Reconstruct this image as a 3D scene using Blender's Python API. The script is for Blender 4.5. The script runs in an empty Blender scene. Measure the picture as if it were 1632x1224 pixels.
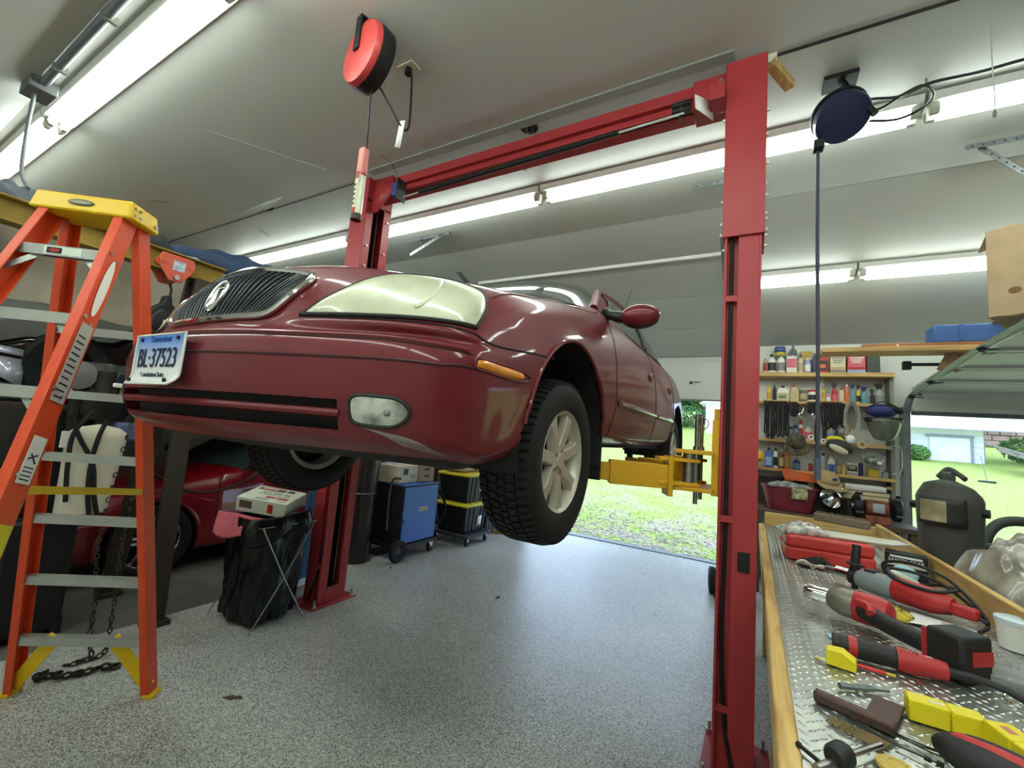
import bpy, bmesh, math, random
import numpy as np
from mathutils import Vector, Matrix
random.seed(7)
SC = bpy.context.scene
COL = SC.collection
# ------------------------------------------------------------------ camera, world, exposure
IMW, IMH, FPX = 1632, 1224, 678.8
YAW, PITCH, ROLL, EYE = .52028, .11024, .08134, 1.5
_f = Vector((-math.sin(YAW)*math.cos(PITCH), math.cos(YAW)*math.cos(PITCH), math.sin(PITCH)))
_r0 = Vector((math.cos(YAW), math.sin(YAW), 0)); _u0 = _r0.cross(_f)
_r = math.cos(ROLL)*_r0 + math.sin(ROLL)*_u0
_u = -math.sin(ROLL)*_r0 + math.cos(ROLL)*_u0
cam = bpy.data.cameras.new('camera'); cam.sensor_width = 36; cam.lens = FPX/IMW*36; cam.clip_start = .02; cam.clip_end = 300
camo = bpy.data.objects.new('camera', cam); COL.objects.link(camo)
camo.matrix_world = Matrix(((_r.x, _u.x, -_f.x, 0), (_r.y, _u.y, -_f.y, 0), (_r.z, _u.z, -_f.z, EYE), (0, 0, 0, 1)))
SC.camera = camo
W = bpy.data.worlds.new('sky'); SC.world = W; W.use_nodes = True
_bg = W.node_tree.nodes['Background']; _bg.inputs[0].default_value = (.56, .73, 1, 1); _bg.inputs[1].default_value = 3.3   # bright overcast sky
TUBE_POWER = 15.0
vs = SC.view_settings; vs.view_transform = 'Standard'; vs.look = 'None'; vs.exposure = .3; vs.gamma = 1; vs.use_curve_mapping = False

def at(px, py, X=None, Y=None, Z=None):
    """a measured point of the photograph on a plane of the room -> world point"""
    d = _f + _r*((px-IMW/2)/FPX) - _u*((py-IMH/2)/FPX)
    t = X/d.x if X is not None else Y/d.y if Y is not None else (Z-EYE)/d.z
    return Vector((0, 0, EYE)) + d*t

# ------------------------------------------------------------------ helpers
def lin(c):
    return tuple(((v/255)/12.92 if v/255 <= .04045 else ((v/255+.055)/1.055)**2.4) for v in c)
MATS = {}
def mat(name, rgb=(128, 128, 128), rough=.5, metal=0, var=.10, scale=6, bump=0, bscale=60, coat=0, trans=0, emit=0, alpha=1, spec=.5, rgb2=None, ior=1.45, detail=3, lo=.4, hi=.6):
    if name in MATS: return MATS[name]
    m = bpy.data.materials.new(name); m.use_nodes = True; MATS[name] = m
    nt = m.node_tree; b = nt.nodes['Principled BSDF']; N = nt.nodes.new; L = nt.links.new
    tc = N('ShaderNodeTexCoord'); c = lin(rgb)
    nz = N('ShaderNodeTexNoise'); nz.inputs['Scale'].default_value = scale; nz.inputs['Detail'].default_value = detail
    L(tc.outputs['Object'], nz.inputs['Vector'])
    rp = N('ShaderNodeValToRGB'); L(nz.outputs['Fac'], rp.inputs[0])
    d = lin(rgb2) if rgb2 else tuple(v*(1-var) for v in c); e = c if rgb2 else tuple(min(1, v*(1+var)) for v in c)
    rp.color_ramp.elements[0].color = (*d, 1); rp.color_ramp.elements[1].color = (*e, 1)
    rp.color_ramp.elements[0].position = lo if rgb2 else .25; rp.color_ramp.elements[1].position = hi if rgb2 else .75
    L(rp.outputs[0], b.inputs['Base Color'])
    b.inputs['Roughness'].default_value = rough; b.inputs['Metallic'].default_value = metal
    b.inputs['Coat Weight'].default_value = coat; b.inputs['Coat Roughness'].default_value = .07
    b.inputs['Transmission Weight'].default_value = trans; b.inputs['Alpha'].default_value = alpha
    b.inputs['Specular IOR Level'].default_value = spec; b.inputs['IOR'].default_value = ior
    if emit:
        b.inputs['Emission Color'].default_value = (*c, 1); b.inputs['Emission Strength'].default_value = emit
    if bump:
        n2 = N('ShaderNodeTexNoise'); n2.inputs['Scale'].default_value = bscale; n2.inputs['Detail'].default_value = 4
        L(tc.outputs['Object'], n2.inputs['Vector'])
        bp = N('ShaderNodeBump'); bp.inputs['Strength'].default_value = bump; bp.inputs['Distance'].default_value = .01
        L(n2.outputs['Fac'], bp.inputs['Height']); L(bp.outputs[0], b.inputs['Normal'])
    return m
def woodmat(name, rgb, rgb2, scale=3, axis=1, rough=.55, coat=0):
    if name in MATS: return MATS[name]
    m = mat(name, rgb, rough, rgb2=rgb2, coat=coat); nt = m.node_tree
    nz = [n for n in nt.nodes if n.type == 'TEX_NOISE'][0]; tc = [n for n in nt.nodes if n.type == 'TEX_COORD'][0]
    mp = nt.nodes.new('ShaderNodeMapping'); s = [scale*12]*3; s[axis] = scale
    mp.inputs['Scale'].default_value = s; nt.links.new(tc.outputs['Object'], mp.inputs['Vector']); nt.links.new(mp.outputs[0], nz.inputs['Vector'])
    nz.inputs['Scale'].default_value = 1; nz.inputs['Detail'].default_value = 6; nz.inputs['Distortion'].default_value = .6
    rp = [n for n in nt.nodes if n.type == 'VALTORGB'][0]; rp.color_ramp.elements[0].position = .3; rp.color_ramp.elements[1].position = .62
    return m

def catmull(P, n=6, closed=False):
    P = [Vector(p) for p in P]; out = []; k = len(P)
    for i in range(k if closed else k-1):
        p1, p2 = P[i], P[(i+1) % k]
        p0 = P[(i-1) % k] if (closed or i > 0) else 2*p1-p2
        p3 = P[(i+2) % k] if (closed or i+2 < k) else 2*p2-p1
        for j in range(n):
            t = j/n
            out.append(.5*((2*p1)+(p2-p0)*t+(2*p0-5*p1+4*p2-p3)*t*t+(3*p1-p0-3*p2+p3)*t**3))
    if not closed: out.append(P[-1])
    return out

class MB:
    def __init__(s): s.v = []; s.f = []
    def add(s, vs, fs):
        b = len(s.v); s.v += [tuple(v) for v in vs]; s.f += [tuple(i+b for i in f) for f in fs]; return s
    def box(s, lo, hi, M=None):
        (a, b, c), (d, e, g) = lo, hi
        V = [(a,b,c),(d,b,c),(d,e,c),(a,e,c),(a,b,g),(d,b,g),(d,e,g),(a,e,g)]
        if M is not None: V = [M @ Vector(v) for v in V]
        return s.add(V, [(0,3,2,1),(4,5,6,7),(0,1,5,4),(1,2,6,5),(2,3,7,6),(3,0,4,7)])
    def bar(s, p0, p1, w, h, up=(0,0,1)):
        p0, p1 = Vector(p0), Vector(p1); d = (p1-p0); l = d.length; d.normalize(); up = Vector(up)
        x = d.cross(up); x = x.normalized() if x.length > 1e-5 else d.orthogonal().normalized(); y = x.cross(d)
        V = [q + x*(w/2*a) + y*(h/2*b) for q in (p0, p1) for a, b in ((-1,-1),(1,-1),(1,1),(-1,1))]
        return s.add(V, [(0,1,2,3),(7,6,5,4),(0,4,5,1),(1,5,6,2),(2,6,7,3),(3,7,4,0)])
    def cyl(s, p0, p1, r0, r1=None, n=16, caps=True):
        p0, p1 = Vector(p0), Vector(p1); r1 = r0 if r1 is None else r1
        d = (p1-p0).normalized(); x = d.orthogonal().normalized(); y = d.cross(x)
        V = [q + (x*math.cos(2*math.pi*i/n)+y*math.sin(2*math.pi*i/n))*r for q, r in ((p0, r0), (p1, r1)) for i in range(n)]
        F = [(i, (i+1) % n, n+(i+1) % n, n+i) for i in range(n)]
        if caps: F += [tuple(range(n-1, -1, -1)), tuple(range(n, 2*n))]
        return s.add(V, F)
    def tube(s, P, r, n=8, sm=0, closed=False):
        P = catmull(P, sm, closed) if sm else [Vector(p) for p in P]
        k = len(P); V = []; F = []; x = None
        for i, p in enumerate(P):
            a = P[i-1] if (i > 0 or closed) else p; b = P[(i+1) % k] if (i < k-1 or closed) else p
            d = (b-a).normalized()
            if x is None: x = d.orthogonal().normalized()
            x = (x - d*x.dot(d)).normalized(); y = d.cross(x)
            rr = r[i*len(r)//k] if isinstance(r, (list, tuple)) else r
            V += [p + (x*math.cos(2*math.pi*j/n)+y*math.sin(2*math.pi*j/n))*rr for j in range(n)]
        for i in range(k if closed else k-1):
            a, b = i*n, ((i+1) % k)*n
            F += [(a+j, a+(j+1) % n, b+(j+1) % n, b+j) for j in range(n)]
        if not closed: F += [tuple(range(n-1, -1, -1)), tuple(range((k-1)*n, k*n))]
        return s.add(V, F)
    def lathe(s, prof, o=(0,0,0), axis=(0,0,1), n=24, closed=False):
        o = Vector(o); w = Vector(axis).normalized(); x = w.orthogonal().normalized(); y = w.cross(x)
        V = []; k = len(prof)
        for r, z in prof:
            V += [o + w*z + (x*math.cos(2*math.pi*i/n)+y*math.sin(2*math.pi*i/n))*r for i in range(n)]
        F = [(a*n+i, a*n+(i+1) % n, ((a+1) % k)*n+(i+1) % n, ((a+1) % k)*n+i) for a in range(k if closed else k-1) for i in range(n)]
        if not closed:
            if prof[0][0] > 1e-6: F.append(tuple(range(n-1, -1, -1)))
            if prof[-1][0] > 1e-6: F.append(tuple(range((k-1)*n, k*n)))
        return s.add(V, F)
    def prism(s, poly, o, u, v, h):
        """2-D polygon in the frame (o,u,v), extruded h along u x v"""
        o, u, v = Vector(o), Vector(u), Vector(v); w = u.cross(v).normalized()*h; k = len(poly)
        V = [o+u*a+v*b for a, b in poly]; V += [p+w for p in V]
        return s.add(V, [tuple(range(k-1, -1, -1)), tuple(range(k, 2*k))] + [(i, (i+1) % k, k+(i+1) % k, k+i) for i in range(k)])
    def ell(s, c, rad, n=16, m=10, M=None):
        V = []; F = []; c = Vector(c)
        for j in range(m+1):
            t = math.pi*j/m
            for i in range(n):
                p = 2*math.pi*i/n
                q = Vector((rad[0]*math.sin(t)*math.cos(p), rad[1]*math.sin(t)*math.sin(p), rad[2]*math.cos(t)))
                V.append(c + (M @ q if M is not None else q))
        for j in range(m):
            for i in range(n): F.append((j*n+i, (j+1)*n+i, (j+1)*n+(i+1) % n, j*n+(i+1) % n))
        return s.add(V, F)
    def grid(s, fn, nu, nv, flip=False):
        V = [fn(i/nu, j/nv) for i in range(nu+1) for j in range(nv+1)]; k = nv+1
        F = [(i*k+j, (i+1)*k+j, (i+1)*k+j+1, i*k+j+1) for i in range(nu) for j in range(nv)]
        if flip: F = [f[::-1] for f in F]
        return s.add(V, F)
    def mesh(s, name, m, smooth=True, ang=38):
        me = bpy.data.meshes.new(name); me.from_pydata(s.v, [], s.f); me.update()
        bm = bmesh.new(); bm.from_mesh(me); bmesh.ops.remove_doubles(bm, verts=bm.verts, dist=1e-5); bmesh.ops.recalc_face_normals(bm, faces=bm.faces)
        bm.to_mesh(me); bm.free()
        if smooth:
            me.polygons.foreach_set('use_smooth', [True]*len(me.polygons)); me.set_sharp_from_angle(angle=math.radians(ang))
        me.materials.append(m); return me
    def build(s, name, m, parent=None, bevel=0, smooth=True, ang=38, solid=0, seg=2, sub=0):
        o = bpy.data.objects.new(name, s.mesh(name, m, smooth, ang)); COL.objects.link(o); o.parent = parent
        if solid:
            md = o.modifiers.new('thickness', 'SOLIDIFY'); md.thickness = solid; md.offset = -1
        if bevel:
            md = o.modifiers.new('bevel', 'BEVEL'); md.width = bevel; md.segments = seg; md.limit_method = 'ANGLE'; md.angle_limit = math.radians(40); md.harden_normals = False
        if sub:
            md = o.modifiers.new('subdivision', 'SUBSURF'); md.levels = sub; md.render_levels = sub
        return o
def thing(name, label, cat, loc=(0,0,0), rz=0, group=None):
    o = bpy.data.objects.new(name, None); COL.objects.link(o); o.location = loc; o.rotation_euler = (0, 0, rz)
    o['label'] = label; o['category'] = cat
    if group: o['group'] = group
    return o
def tag(o, label=None, cat=None, group=None, kind=None):
    for k, v in (('label', label), ('category', cat), ('group', group), ('kind', kind)):
        if v: o[k] = v
    return o
def copy_tree(o, parent=None):
    c = o.copy(); COL.objects.link(c); c.parent = parent
    for ch in list(o.children): copy_tree(ch, c)
    return c
def txt(s, size, m, parent, loc, xd, yd, name='lettering', sx=1.0, ext=.0006, align='CENTER', shear=0):
    cu = bpy.data.curves.new('t', 'FONT'); cu.body = s; cu.size = size; cu.extrude = ext; cu.align_x = align; cu.align_y = 'CENTER'; cu.resolution_u = 3; cu.shear = shear
    o = bpy.data.objects.new('t', cu); COL.objects.link(o); dg = bpy.context.evaluated_depsgraph_get(); dg.update()
    me = bpy.data.meshes.new_from_object(o.evaluated_get(dg)); bpy.data.objects.remove(o)
    xd, yd = Vector(xd).normalized(), Vector(yd).normalized(); zd = xd.cross(yd)
    M = Matrix(((xd.x*sx, yd.x, zd.x, loc[0]), (xd.y*sx, yd.y, zd.y, loc[1]), (xd.z*sx, yd.z, zd.z, loc[2]), (0,0,0,1)))
    me.transform(M); me.materials.clear(); me.materials.append(m)
    p = bpy.data.objects.new(name, me); COL.objects.link(p); p.parent = parent; return p
def rel(p, o): return Vector(p) - Vector(o)

# ------------------------------------------------------------------ materials
RED = mat('lift_red_paint', (166, 52, 56), .42, var=.06, scale=4, bump=.03, bscale=40)
YEL = mat('lift_yellow_paint', (214, 160, 22), .4, var=.08, scale=8)
STEEL = mat('bare_steel', (150, 150, 146), .32, metal=1, var=.15, scale=20)
CHROME = mat('chrome', (225, 225, 225), .08, metal=1, var=.02)
BLK = mat('black_plastic', (22, 22, 24), .45, var=.2)
RUB = mat('black_rubber', (17, 17, 18), .72, var=.2, scale=20, bump=.1, bscale=200)
BOLT = mat('zinc_bolt', (185, 182, 170), .35, metal=1)
WHT = mat('white_paint', (226, 226, 220), .5, var=.04)
GALV = mat('galvanized_steel', (120, 124, 126), .42, metal=.85, var=.25, scale=30)
CARD = mat('cardboard', (168, 144, 112), .85, var=.1, scale=9, bump=.05)
PINE = woodmat('pine_board', (206, 172, 112), (170, 130, 72), 3, 1)
PINEX = woodmat('pine_board_across', (206, 172, 112), (176, 138, 80), 3, 0)
GREYP = mat('grey_plastic', (120, 122, 120), .5)
# ------------------------------------------------------------------ the room
XL, XR, YB, YF = -7.2, 4.7, -1.6, 6.4
HC, KINK, HW = 3.65, 4.0, 2.88
def flakes():
    m = bpy.data.materials.new('speckled_epoxy_floor'); m.use_nodes = True; nt = m.node_tree; b = nt.nodes['Principled BSDF']; N = nt.nodes.new; L = nt.links.new
    tc = N('ShaderNodeTexCoord'); v = N('ShaderNodeTexVoronoi'); v.inputs['Scale'].default_value = 210; L(tc.outputs['Object'], v.inputs['Vector'])
    rp = N('ShaderNodeValToRGB'); rp.color_ramp.interpolation = 'CONSTANT'
    sep = N('ShaderNodeSeparateColor'); L(v.outputs['Color'], sep.inputs[0]); L(sep.outputs[0], rp.inputs[0])
    els = rp.color_ramp.elements
    for i, (p, c) in enumerate([(0, (104, 104, 99)), (.16, (156, 156, 149)), (.4, (182, 182, 175)), (.62, (201, 201, 194)), (.85, (222, 222, 215))]):
        e = els[i] if i < 2 else els.new(p); e.position = p; e.color = (*lin(c), 1)
    n = N('ShaderNodeTexNoise'); n.inputs['Scale'].default_value = 1.1; n.inputs['Detail'].default_value = 5; L(tc.outputs['Object'], n.inputs['Vector'])
    mx = N('ShaderNodeMixRGB'); mx.blend_type = 'MULTIPLY'; mx.inputs[0].default_value = .5; L(rp.outputs[0], mx.inputs[1])
    r2 = N('ShaderNodeValToRGB'); r2.color_ramp.elements[0].color = (.62, .61, .58, 1); r2.color_ramp.elements[0].position = .3; r2.color_ramp.elements[1].position = .62; L(n.outputs[0], r2.inputs[0]); L(r2.outputs[0], mx.inputs[2])
    L(mx.outputs[0], b.inputs['Base Color']); b.inputs['Roughness'].default_value = .3; b.inputs['Specular IOR Level'].default_value = .5
    rr = N('ShaderNodeMapRange'); rr.inputs[3].default_value = .2; rr.inputs[4].default_value = .42; L(n.outputs[0], rr.inputs[0]); L(rr.outputs[0], b.inputs['Roughness'])
    bp = N('ShaderNodeBump'); bp.inputs['Strength'].default_value = .12; bp.inputs['Distance'].default_value = .004; L(v.outputs['Distance'], bp.inputs['Height']); L(bp.outputs[0], b.inputs['Normal'])
    return m
o = MB().box((-3.62, YB, -.15), (XR, YF+.03, 0)).build('floor', flakes()); tag(o, kind='structure')
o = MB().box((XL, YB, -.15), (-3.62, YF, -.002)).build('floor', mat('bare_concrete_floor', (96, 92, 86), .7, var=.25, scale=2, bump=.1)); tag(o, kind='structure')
CEIL = mat('painted_ceiling', (190, 192, 184), .45, var=.03, scale=1.2, bump=.05, bscale=3)
KB = .70
prof = [(YB, HW), (KB, HC), (KINK, HC), (YF, HW)]
m = MB()
for (y0, z0), (y1, z1) in zip(prof, prof[1:]):
    m.add([(XL, y0, z0), (XR, y0, z0), (XR, y1, z1), (XL, y1, z1), (XL, y0, z0+.1), (XR, y0, z0+.1), (XR, y1, z1+.1), (XL, y1, z1+.1)], [(0,1,2,3),(7,6,5,4),(0,4,5,1),(2,6,7,3),(0,3,7,4),(1,5,6,2)])
ceil_o = tag(m.build('ceiling', CEIL, smooth=False), kind='structure')
# ceiling sheet joints: shallow battens / cracks at the ridge and the kink
def czs(y): return HC if KB <= y <= KINK else (HC-(y-KINK)*(HC-HW)/(YF-KINK) if y > KINK else HW+(y-YB)*(HC-HW)/(KB-YB))
DGAP = mat('dark_gap', (46, 46, 42), .9)
m = MB()
m.box((XL, 2.43, HC-.003), (-3.1, 2.437, HC+.001)).box((.06, 2.455, HC-.004), (XR, 2.475, HC+.001))
m.build('ceiling_joint', DGAP, ceil_o)
MB().box((XL, KINK-.002, HC-.002), (XR, KINK+.002, HC+.001)).build('ceiling_joint', mat('soft_joint', (150, 150, 142), .8), ceil_o)
m = MB(); m.box((-2.95, 2.33, HC-.012), (-.12, 2.40, HC)).build('ceiling_batten', mat('grey_green_sheet', (138, 146, 134), .5), ceil_o)
m = MB(); m.tube([(-3.78, 1.43, HC-.001), (-3.5, 1.86, HC-.004), (-3.3, 2.18, HC-.002)], .0015, 6, 6); m.build('ceiling_wrinkle', CEIL, ceil_o)
WALLM = mat('wall_panel', (214, 216, 208), .5, var=.03, scale=2)
def wall(name, lo, hi, mm=WALLM): return tag(MB().box(lo, hi).build(name, mm, smooth=False), kind='structure')
D1 = (-3.25, -.36); D2 = (1.5, 4.3); DH1, DH2 = 2.62, 2.13
m = MB(); T = .14
m.box((XL, YF, 0), (D1[0], YF+T, HW+.1)).box((D1[1], YF, 0), (D2[0], YF+T, HW+.1)).box((D2[1], YF, 0), (XR, YF+T, HW+.1))
m.box((D1[0], YF, DH1), (D1[1], YF+T, HW+.1)).box((D2[0], YF, DH2), (D2[1], YF+T, HW+.1))
tag(m.build('wall_front', WALLM, smooth=False), kind='structure')
wall('wall_back', (XL, YB-T, 0), (XR, YB, HW+.1)); wall('wall_left', (XL-T, YB, 0), (XL, YF+T, HC+.1), mat('grey_wall_panel', (120, 118, 112), .7)); wall('wall_right', (XR, YB, 0), (XR+T, YF+T, HC+.1), mat('tan_grey_wall_panel', (142, 140, 132), .7))
# jambs / trim round the openings
TRIM = mat('door_trim', (150, 156, 144), .5, var=.06)
for i, (x0, x1) in enumerate(((D1[0]-.07, D1[0]+.015), (D1[1]-.015, D1[1]+.07), (D2[0]-.055, D2[0]+.015), (D2[1]-.015, D2[1]+.07))):
    tag(MB().box((x0, YF-.03, 0), (x1, YF+T+.03, DH1 if i < 2 else DH2)).build('trim_%d' % (i+1), TRIM, bevel=.004), kind='structure')
tag(MB().box((D1[0], YF-.02, -.012), (D1[1], YF+.12, .012)).build('trim_5', GALV, bevel=.003), kind='structure')

# ------------------------------------------------------------------ sectional garage doors (raised)
DOORM = mat('door_panel', (196, 198, 190), .5, var=.03, scale=3)
DARKG = mat('dark_grey_steel', (70, 72, 74), .5, metal=.6, var=.2)
def sect_door(name, x0, x1, path, thick, stiff=True):
    root = bpy.data.objects.new(name, None); COL.objects.link(root); root.location = ((x0+x1)/2, YF-.1, 0); tag(root, kind='structure')
    off = Vector(root.location)
    for (ya, za), (yb, zb) in zip(path, path[1:]):
        d = Vector((0, yb-ya, zb-za)); n = Vector((0, -d.z, d.y)).normalized()
        if n.y > 0 and abs(d.z) > abs(d.y) or n.z > 0 and abs(d.y) >= abs(d.z): n = -n      # towards the room / downwards
        g = d.normalized()*.004
        p0 = Vector((0, ya, za))+g-off; p1 = Vector((0, yb, zb))-g-off
        V = []
        for q in (p0, p1):
            for t in (0, thick):
                V += [Vector((x0, q.y, q.z))-n*t - Vector((off.x, 0, 0)), Vector((x1, q.y, q.z))-n*t - Vector((off.x, 0, 0))]
        # V: q0t0L,R q0t1L,R q1t0L,R q1t1L,R
        m = MB().add(V, [(0,1,5,4),(2,6,7,3),(0,2,3,1),(4,5,7,6),(0,4,6,2),(1,3,7,5)])
        pan = m.build('door_panel', DOORM, root, bevel=.004)
        if stiff:
            for q, s in ((p0, 1), (p1, -1)):
                a = q + d.normalized()*s*.035 + n*.012
                MB().bar(Vector((x0-off.x+.02, a.y, a.z)), Vector((x1-off.x-.02, a.y, a.z)), .05, .025, n).build('stiffener', DOORM, pan)
            for k in range(4):
                xx = x0-off.x+.03+(x1-x0-.06)*k/3
                MB().bar(Vector((xx, p0.y, p0.z))+n*.008, Vector((xx, p1.y, p1.z))+n*.008, .045, .012, n).build('stile', DOORM, pan)
            for k in range(4):
                xx = x0-off.x+.05+(x1-x0-.1)*k/3
                MB().bar(Vector((xx, p1.y, p1.z))+n*.02-d.normalized()*.04, Vector((xx, p1.y, p1.z))+n*.02+d.normalized()*.03, .06, .012, n).build('hinge', DARKG, pan)
    return root
path1 = [(6.30, 2.135), (6.30, 2.733), (5.72, 2.985), (5.14, 3.215), (4.56, 3.445)]
d1 = sect_door('door_1', -3.25, -.30, path1, .045, False)
tp = rel((0, 4.56, 3.445), d1.location)
MB().bar((-1.47, tp.y-.01, tp.z-.005), (1.47, tp.y-.01, tp.z-.005), .03, .035).build('top_weatherstrip', WHT, d1)
bp_ = rel((0, 6.30, 2.135), d1.location)
MB().box((-1.47, bp_.y-.01, bp_.z-.012), (1.47, bp_.y+.05, bp_.z+.004)).build('bottom_seal', mat('seal_grey', (120, 122, 118), .7), d1)
a = rel(at(1105, 610, Y=6.29), d1.location)
MB().box((a.x-.05, a.y-.004, a.z-.02), (a.x-.01, a.y, a.z+.02)).box((a.x+.0, a.y-.004, a.z+.004), (a.x+.09, a.y, a.z+.014)).build('sticker', mat('dark_print', (50, 50, 52), .6), d1)
path2 = [(6.30, 2.07), (6.29, 2.30), (5.75, 2.345), (5.2, 2.385), (4.6, 2.42), (4.0, 2.44)]
d2 = sect_door('door_2', 1.53, 4.28, path2, .04, True)
bp_ = rel((0, 6.30, 2.07), d2.location)
MB().box((-1.37, bp_.y-.02, bp_.z-.03), (1.37, bp_.y+.05, bp_.z+.012)).build('bottom_seal', mat('seal_dark', (92, 92, 96), .6), d2)
TRK = mat('track_steel', (132, 136, 138), .45, metal=.35, var=.15, scale=12)
def track(x, P, label, door, other):
    t = thing('door_track', label, 'door track', (x, YF-.05, 0))
    o0 = t.location
    c = catmull([(x, *p) for p in P], 6)
    m = MB(); 
    for s in (-.028, .028): m.tube([rel(p, o0)+Vector((s, 0, 0)) for p in c], .006, 4)
    for a, b in zip(c, c[1:]): m.bar(rel(a, o0)+Vector((0, .02, 0)), rel(b, o0)+Vector((0, .02, 0)), .06, .006, (1, 0, 0) if False else (0, .5, .8))
    m.build('rail', TRK, t)
    for f in (.45, .62, .8):
        r = MB(); p = rel(c[int(f*(len(c)-1))], o0); r.cyl(p+Vector((-.03, 0, -.01)), p+Vector((.09, 0, -.01)), .006, n=8); r.cyl(p+Vector((-.012, 0, -.01)), p+Vector((.012, 0, -.01)), .023, n=12); r.build('roller', DARKG, t)
    for z in (.5, 1.4, 2.1): MB().box((-.03, .0, z-.03), (.05, .05, z+.03)).build('track_bracket', GALV, t)
    return t
track(-.27, [(6.26, .02), (6.26, 1.2), (6.26, 2.35), (6.2, 2.62), (6.0, 2.8), (5.72, 2.93), (5.1, 3.17), (4.2, 3.48)], 'galvanised garage door track rising behind the near red lift post', 1, None)
track(-3.34, [(6.26, .02), (6.26, 1.2), (6.26, 2.35), (6.2, 2.62), (6.0, 2.8), (5.72, 2.93), (5.1, 3.17), (4.2, 3.48)], 'galvanised garage door track hanging behind the far red lift post', 1, None)
track(1.475, [(6.26, .02), (6.26, 1.2), (6.26, 1.95), (6.2, 2.12), (6.06, 2.22), (5.75, 2.27), (5.2, 2.33), (4.6, 2.39), (3.4, 2.46), (2.9, 2.48)], 'grey garage door track above the welding helmet at the right opening', 1, None)

# ------------------------------------------------------------------ fluorescent fixtures
HOUS = mat('fixture_housing', (214, 214, 206), .4, var=.02)
def tubemat():
    m = bpy.data.materials.new('lit_tube'); m.use_nodes = True; b = m.node_tree.nodes['Principled BSDF']
    b.inputs['Base Color'].default_value = (.9, .95, .9, 1); b.inputs['Emission Color'].default_value = (.90, 1, .95, 1); b.inputs['Emission Strength'].default_value = TUBE_POWER; return m
TUBE = tubemat()
SOCK = mat('lamp_socket', (196, 196, 184), .5)
def fixture(x0, x1, y, label, row):
    z = czs(y); sl = 0 if KB <= y <= KINK else (-(HC-HW)/(YF-KINK) if y > KINK else (HC-HW)/(KB-YB))
    t = thing('fluorescent_light', label, 'ceiling light', ((x0+x1)/2, y, z-.004), 0, row)
    t.rotation_euler = (math.atan(sl), 0, 0)
    h = (x1-x0)/2-.008
    MB().add([(-h,-.10,0),(h,-.10,0),(h,.10,0),(-h,.10,0),(-h,-.085,-.046),(h,-.085,-.046),(h,.085,-.046),(-h,.085,-.046)], [(0,1,2,3),(7,6,5,4),(0,4,5,1),(1,5,6,2),(2,6,7,3),(3,7,4,0)]).build('housing', HOUS, t, bevel=.004)
    for s in (-.036, .036):
        MB().cyl((-h+.06, s, -.077), (h-.06, s, -.077), .025, n=14).build('tube', TUBE, t)
    for e in (-1, 1):
        for s in (-.036, .036): MB().prism([(-.022, -.046), (.022, -.046), (.026, -.08), (.012, -.104), (-.012, -.104), (-.026, -.08)], (e*(h-.035)-.022, s, 0), (0, 1, 0), (0, 0, 1), .044).build('lamp_holder', SOCK, t, bevel=.003)
    return t
R = 'fluorescent fixtures in three ceiling rows'
y1 = .86
fixture(-7.1, -4.77, y1, 'lit twin-tube ceiling fixture over the yellow stepladder at the far left', R)
fixture(-4.77, -2.30, y1, 'large lit twin-tube fixture running out of the top left of the photo', R)
fixture(-2.30, .15, y1, 'lit fixture of the near row, just above the top edge of the photo', R)
fixture(.15, 2.6, y1, 'lit fixture of the near row over the workbench, above the photo', R)
for a, b, l in ((-4.9, -2.45, 'added fill fixture out of view, left end of the rear row'), (-2.45, 0, 'added fill fixture out of view, middle of the rear row'), (0, 2.45, 'added fill fixture out of view, right end of the rear row')): fixture(a, b, -.75, l, R)  # unseen rear row, added as fill light for the floor and car
y2 = 3.18
for a, b, l in ((-6.6, -4.13, 'lit fixture half hidden behind the denim jacket, left end of the middle row'), (-4.13, -1.66, 'lit fixture seen behind the far red lift post, under the crossbeam'), (-1.66, .85, 'lit fixture passing behind the near red lift post to the blue hose reel'), (.85, 3.3, 'lit fixture at the upper right edge behind the thin pull cord')):
    fixture(a, b, y2, l, R)
y3 = 5.02
fixture(-.2, .84, y3, 'short lit fixture near the shelf wall, left of the hanging hose gap', R)
fixture(.84, 3.2, y3, 'lit fixture near the shelf wall partly hidden by the cardboard carton', R)
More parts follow.
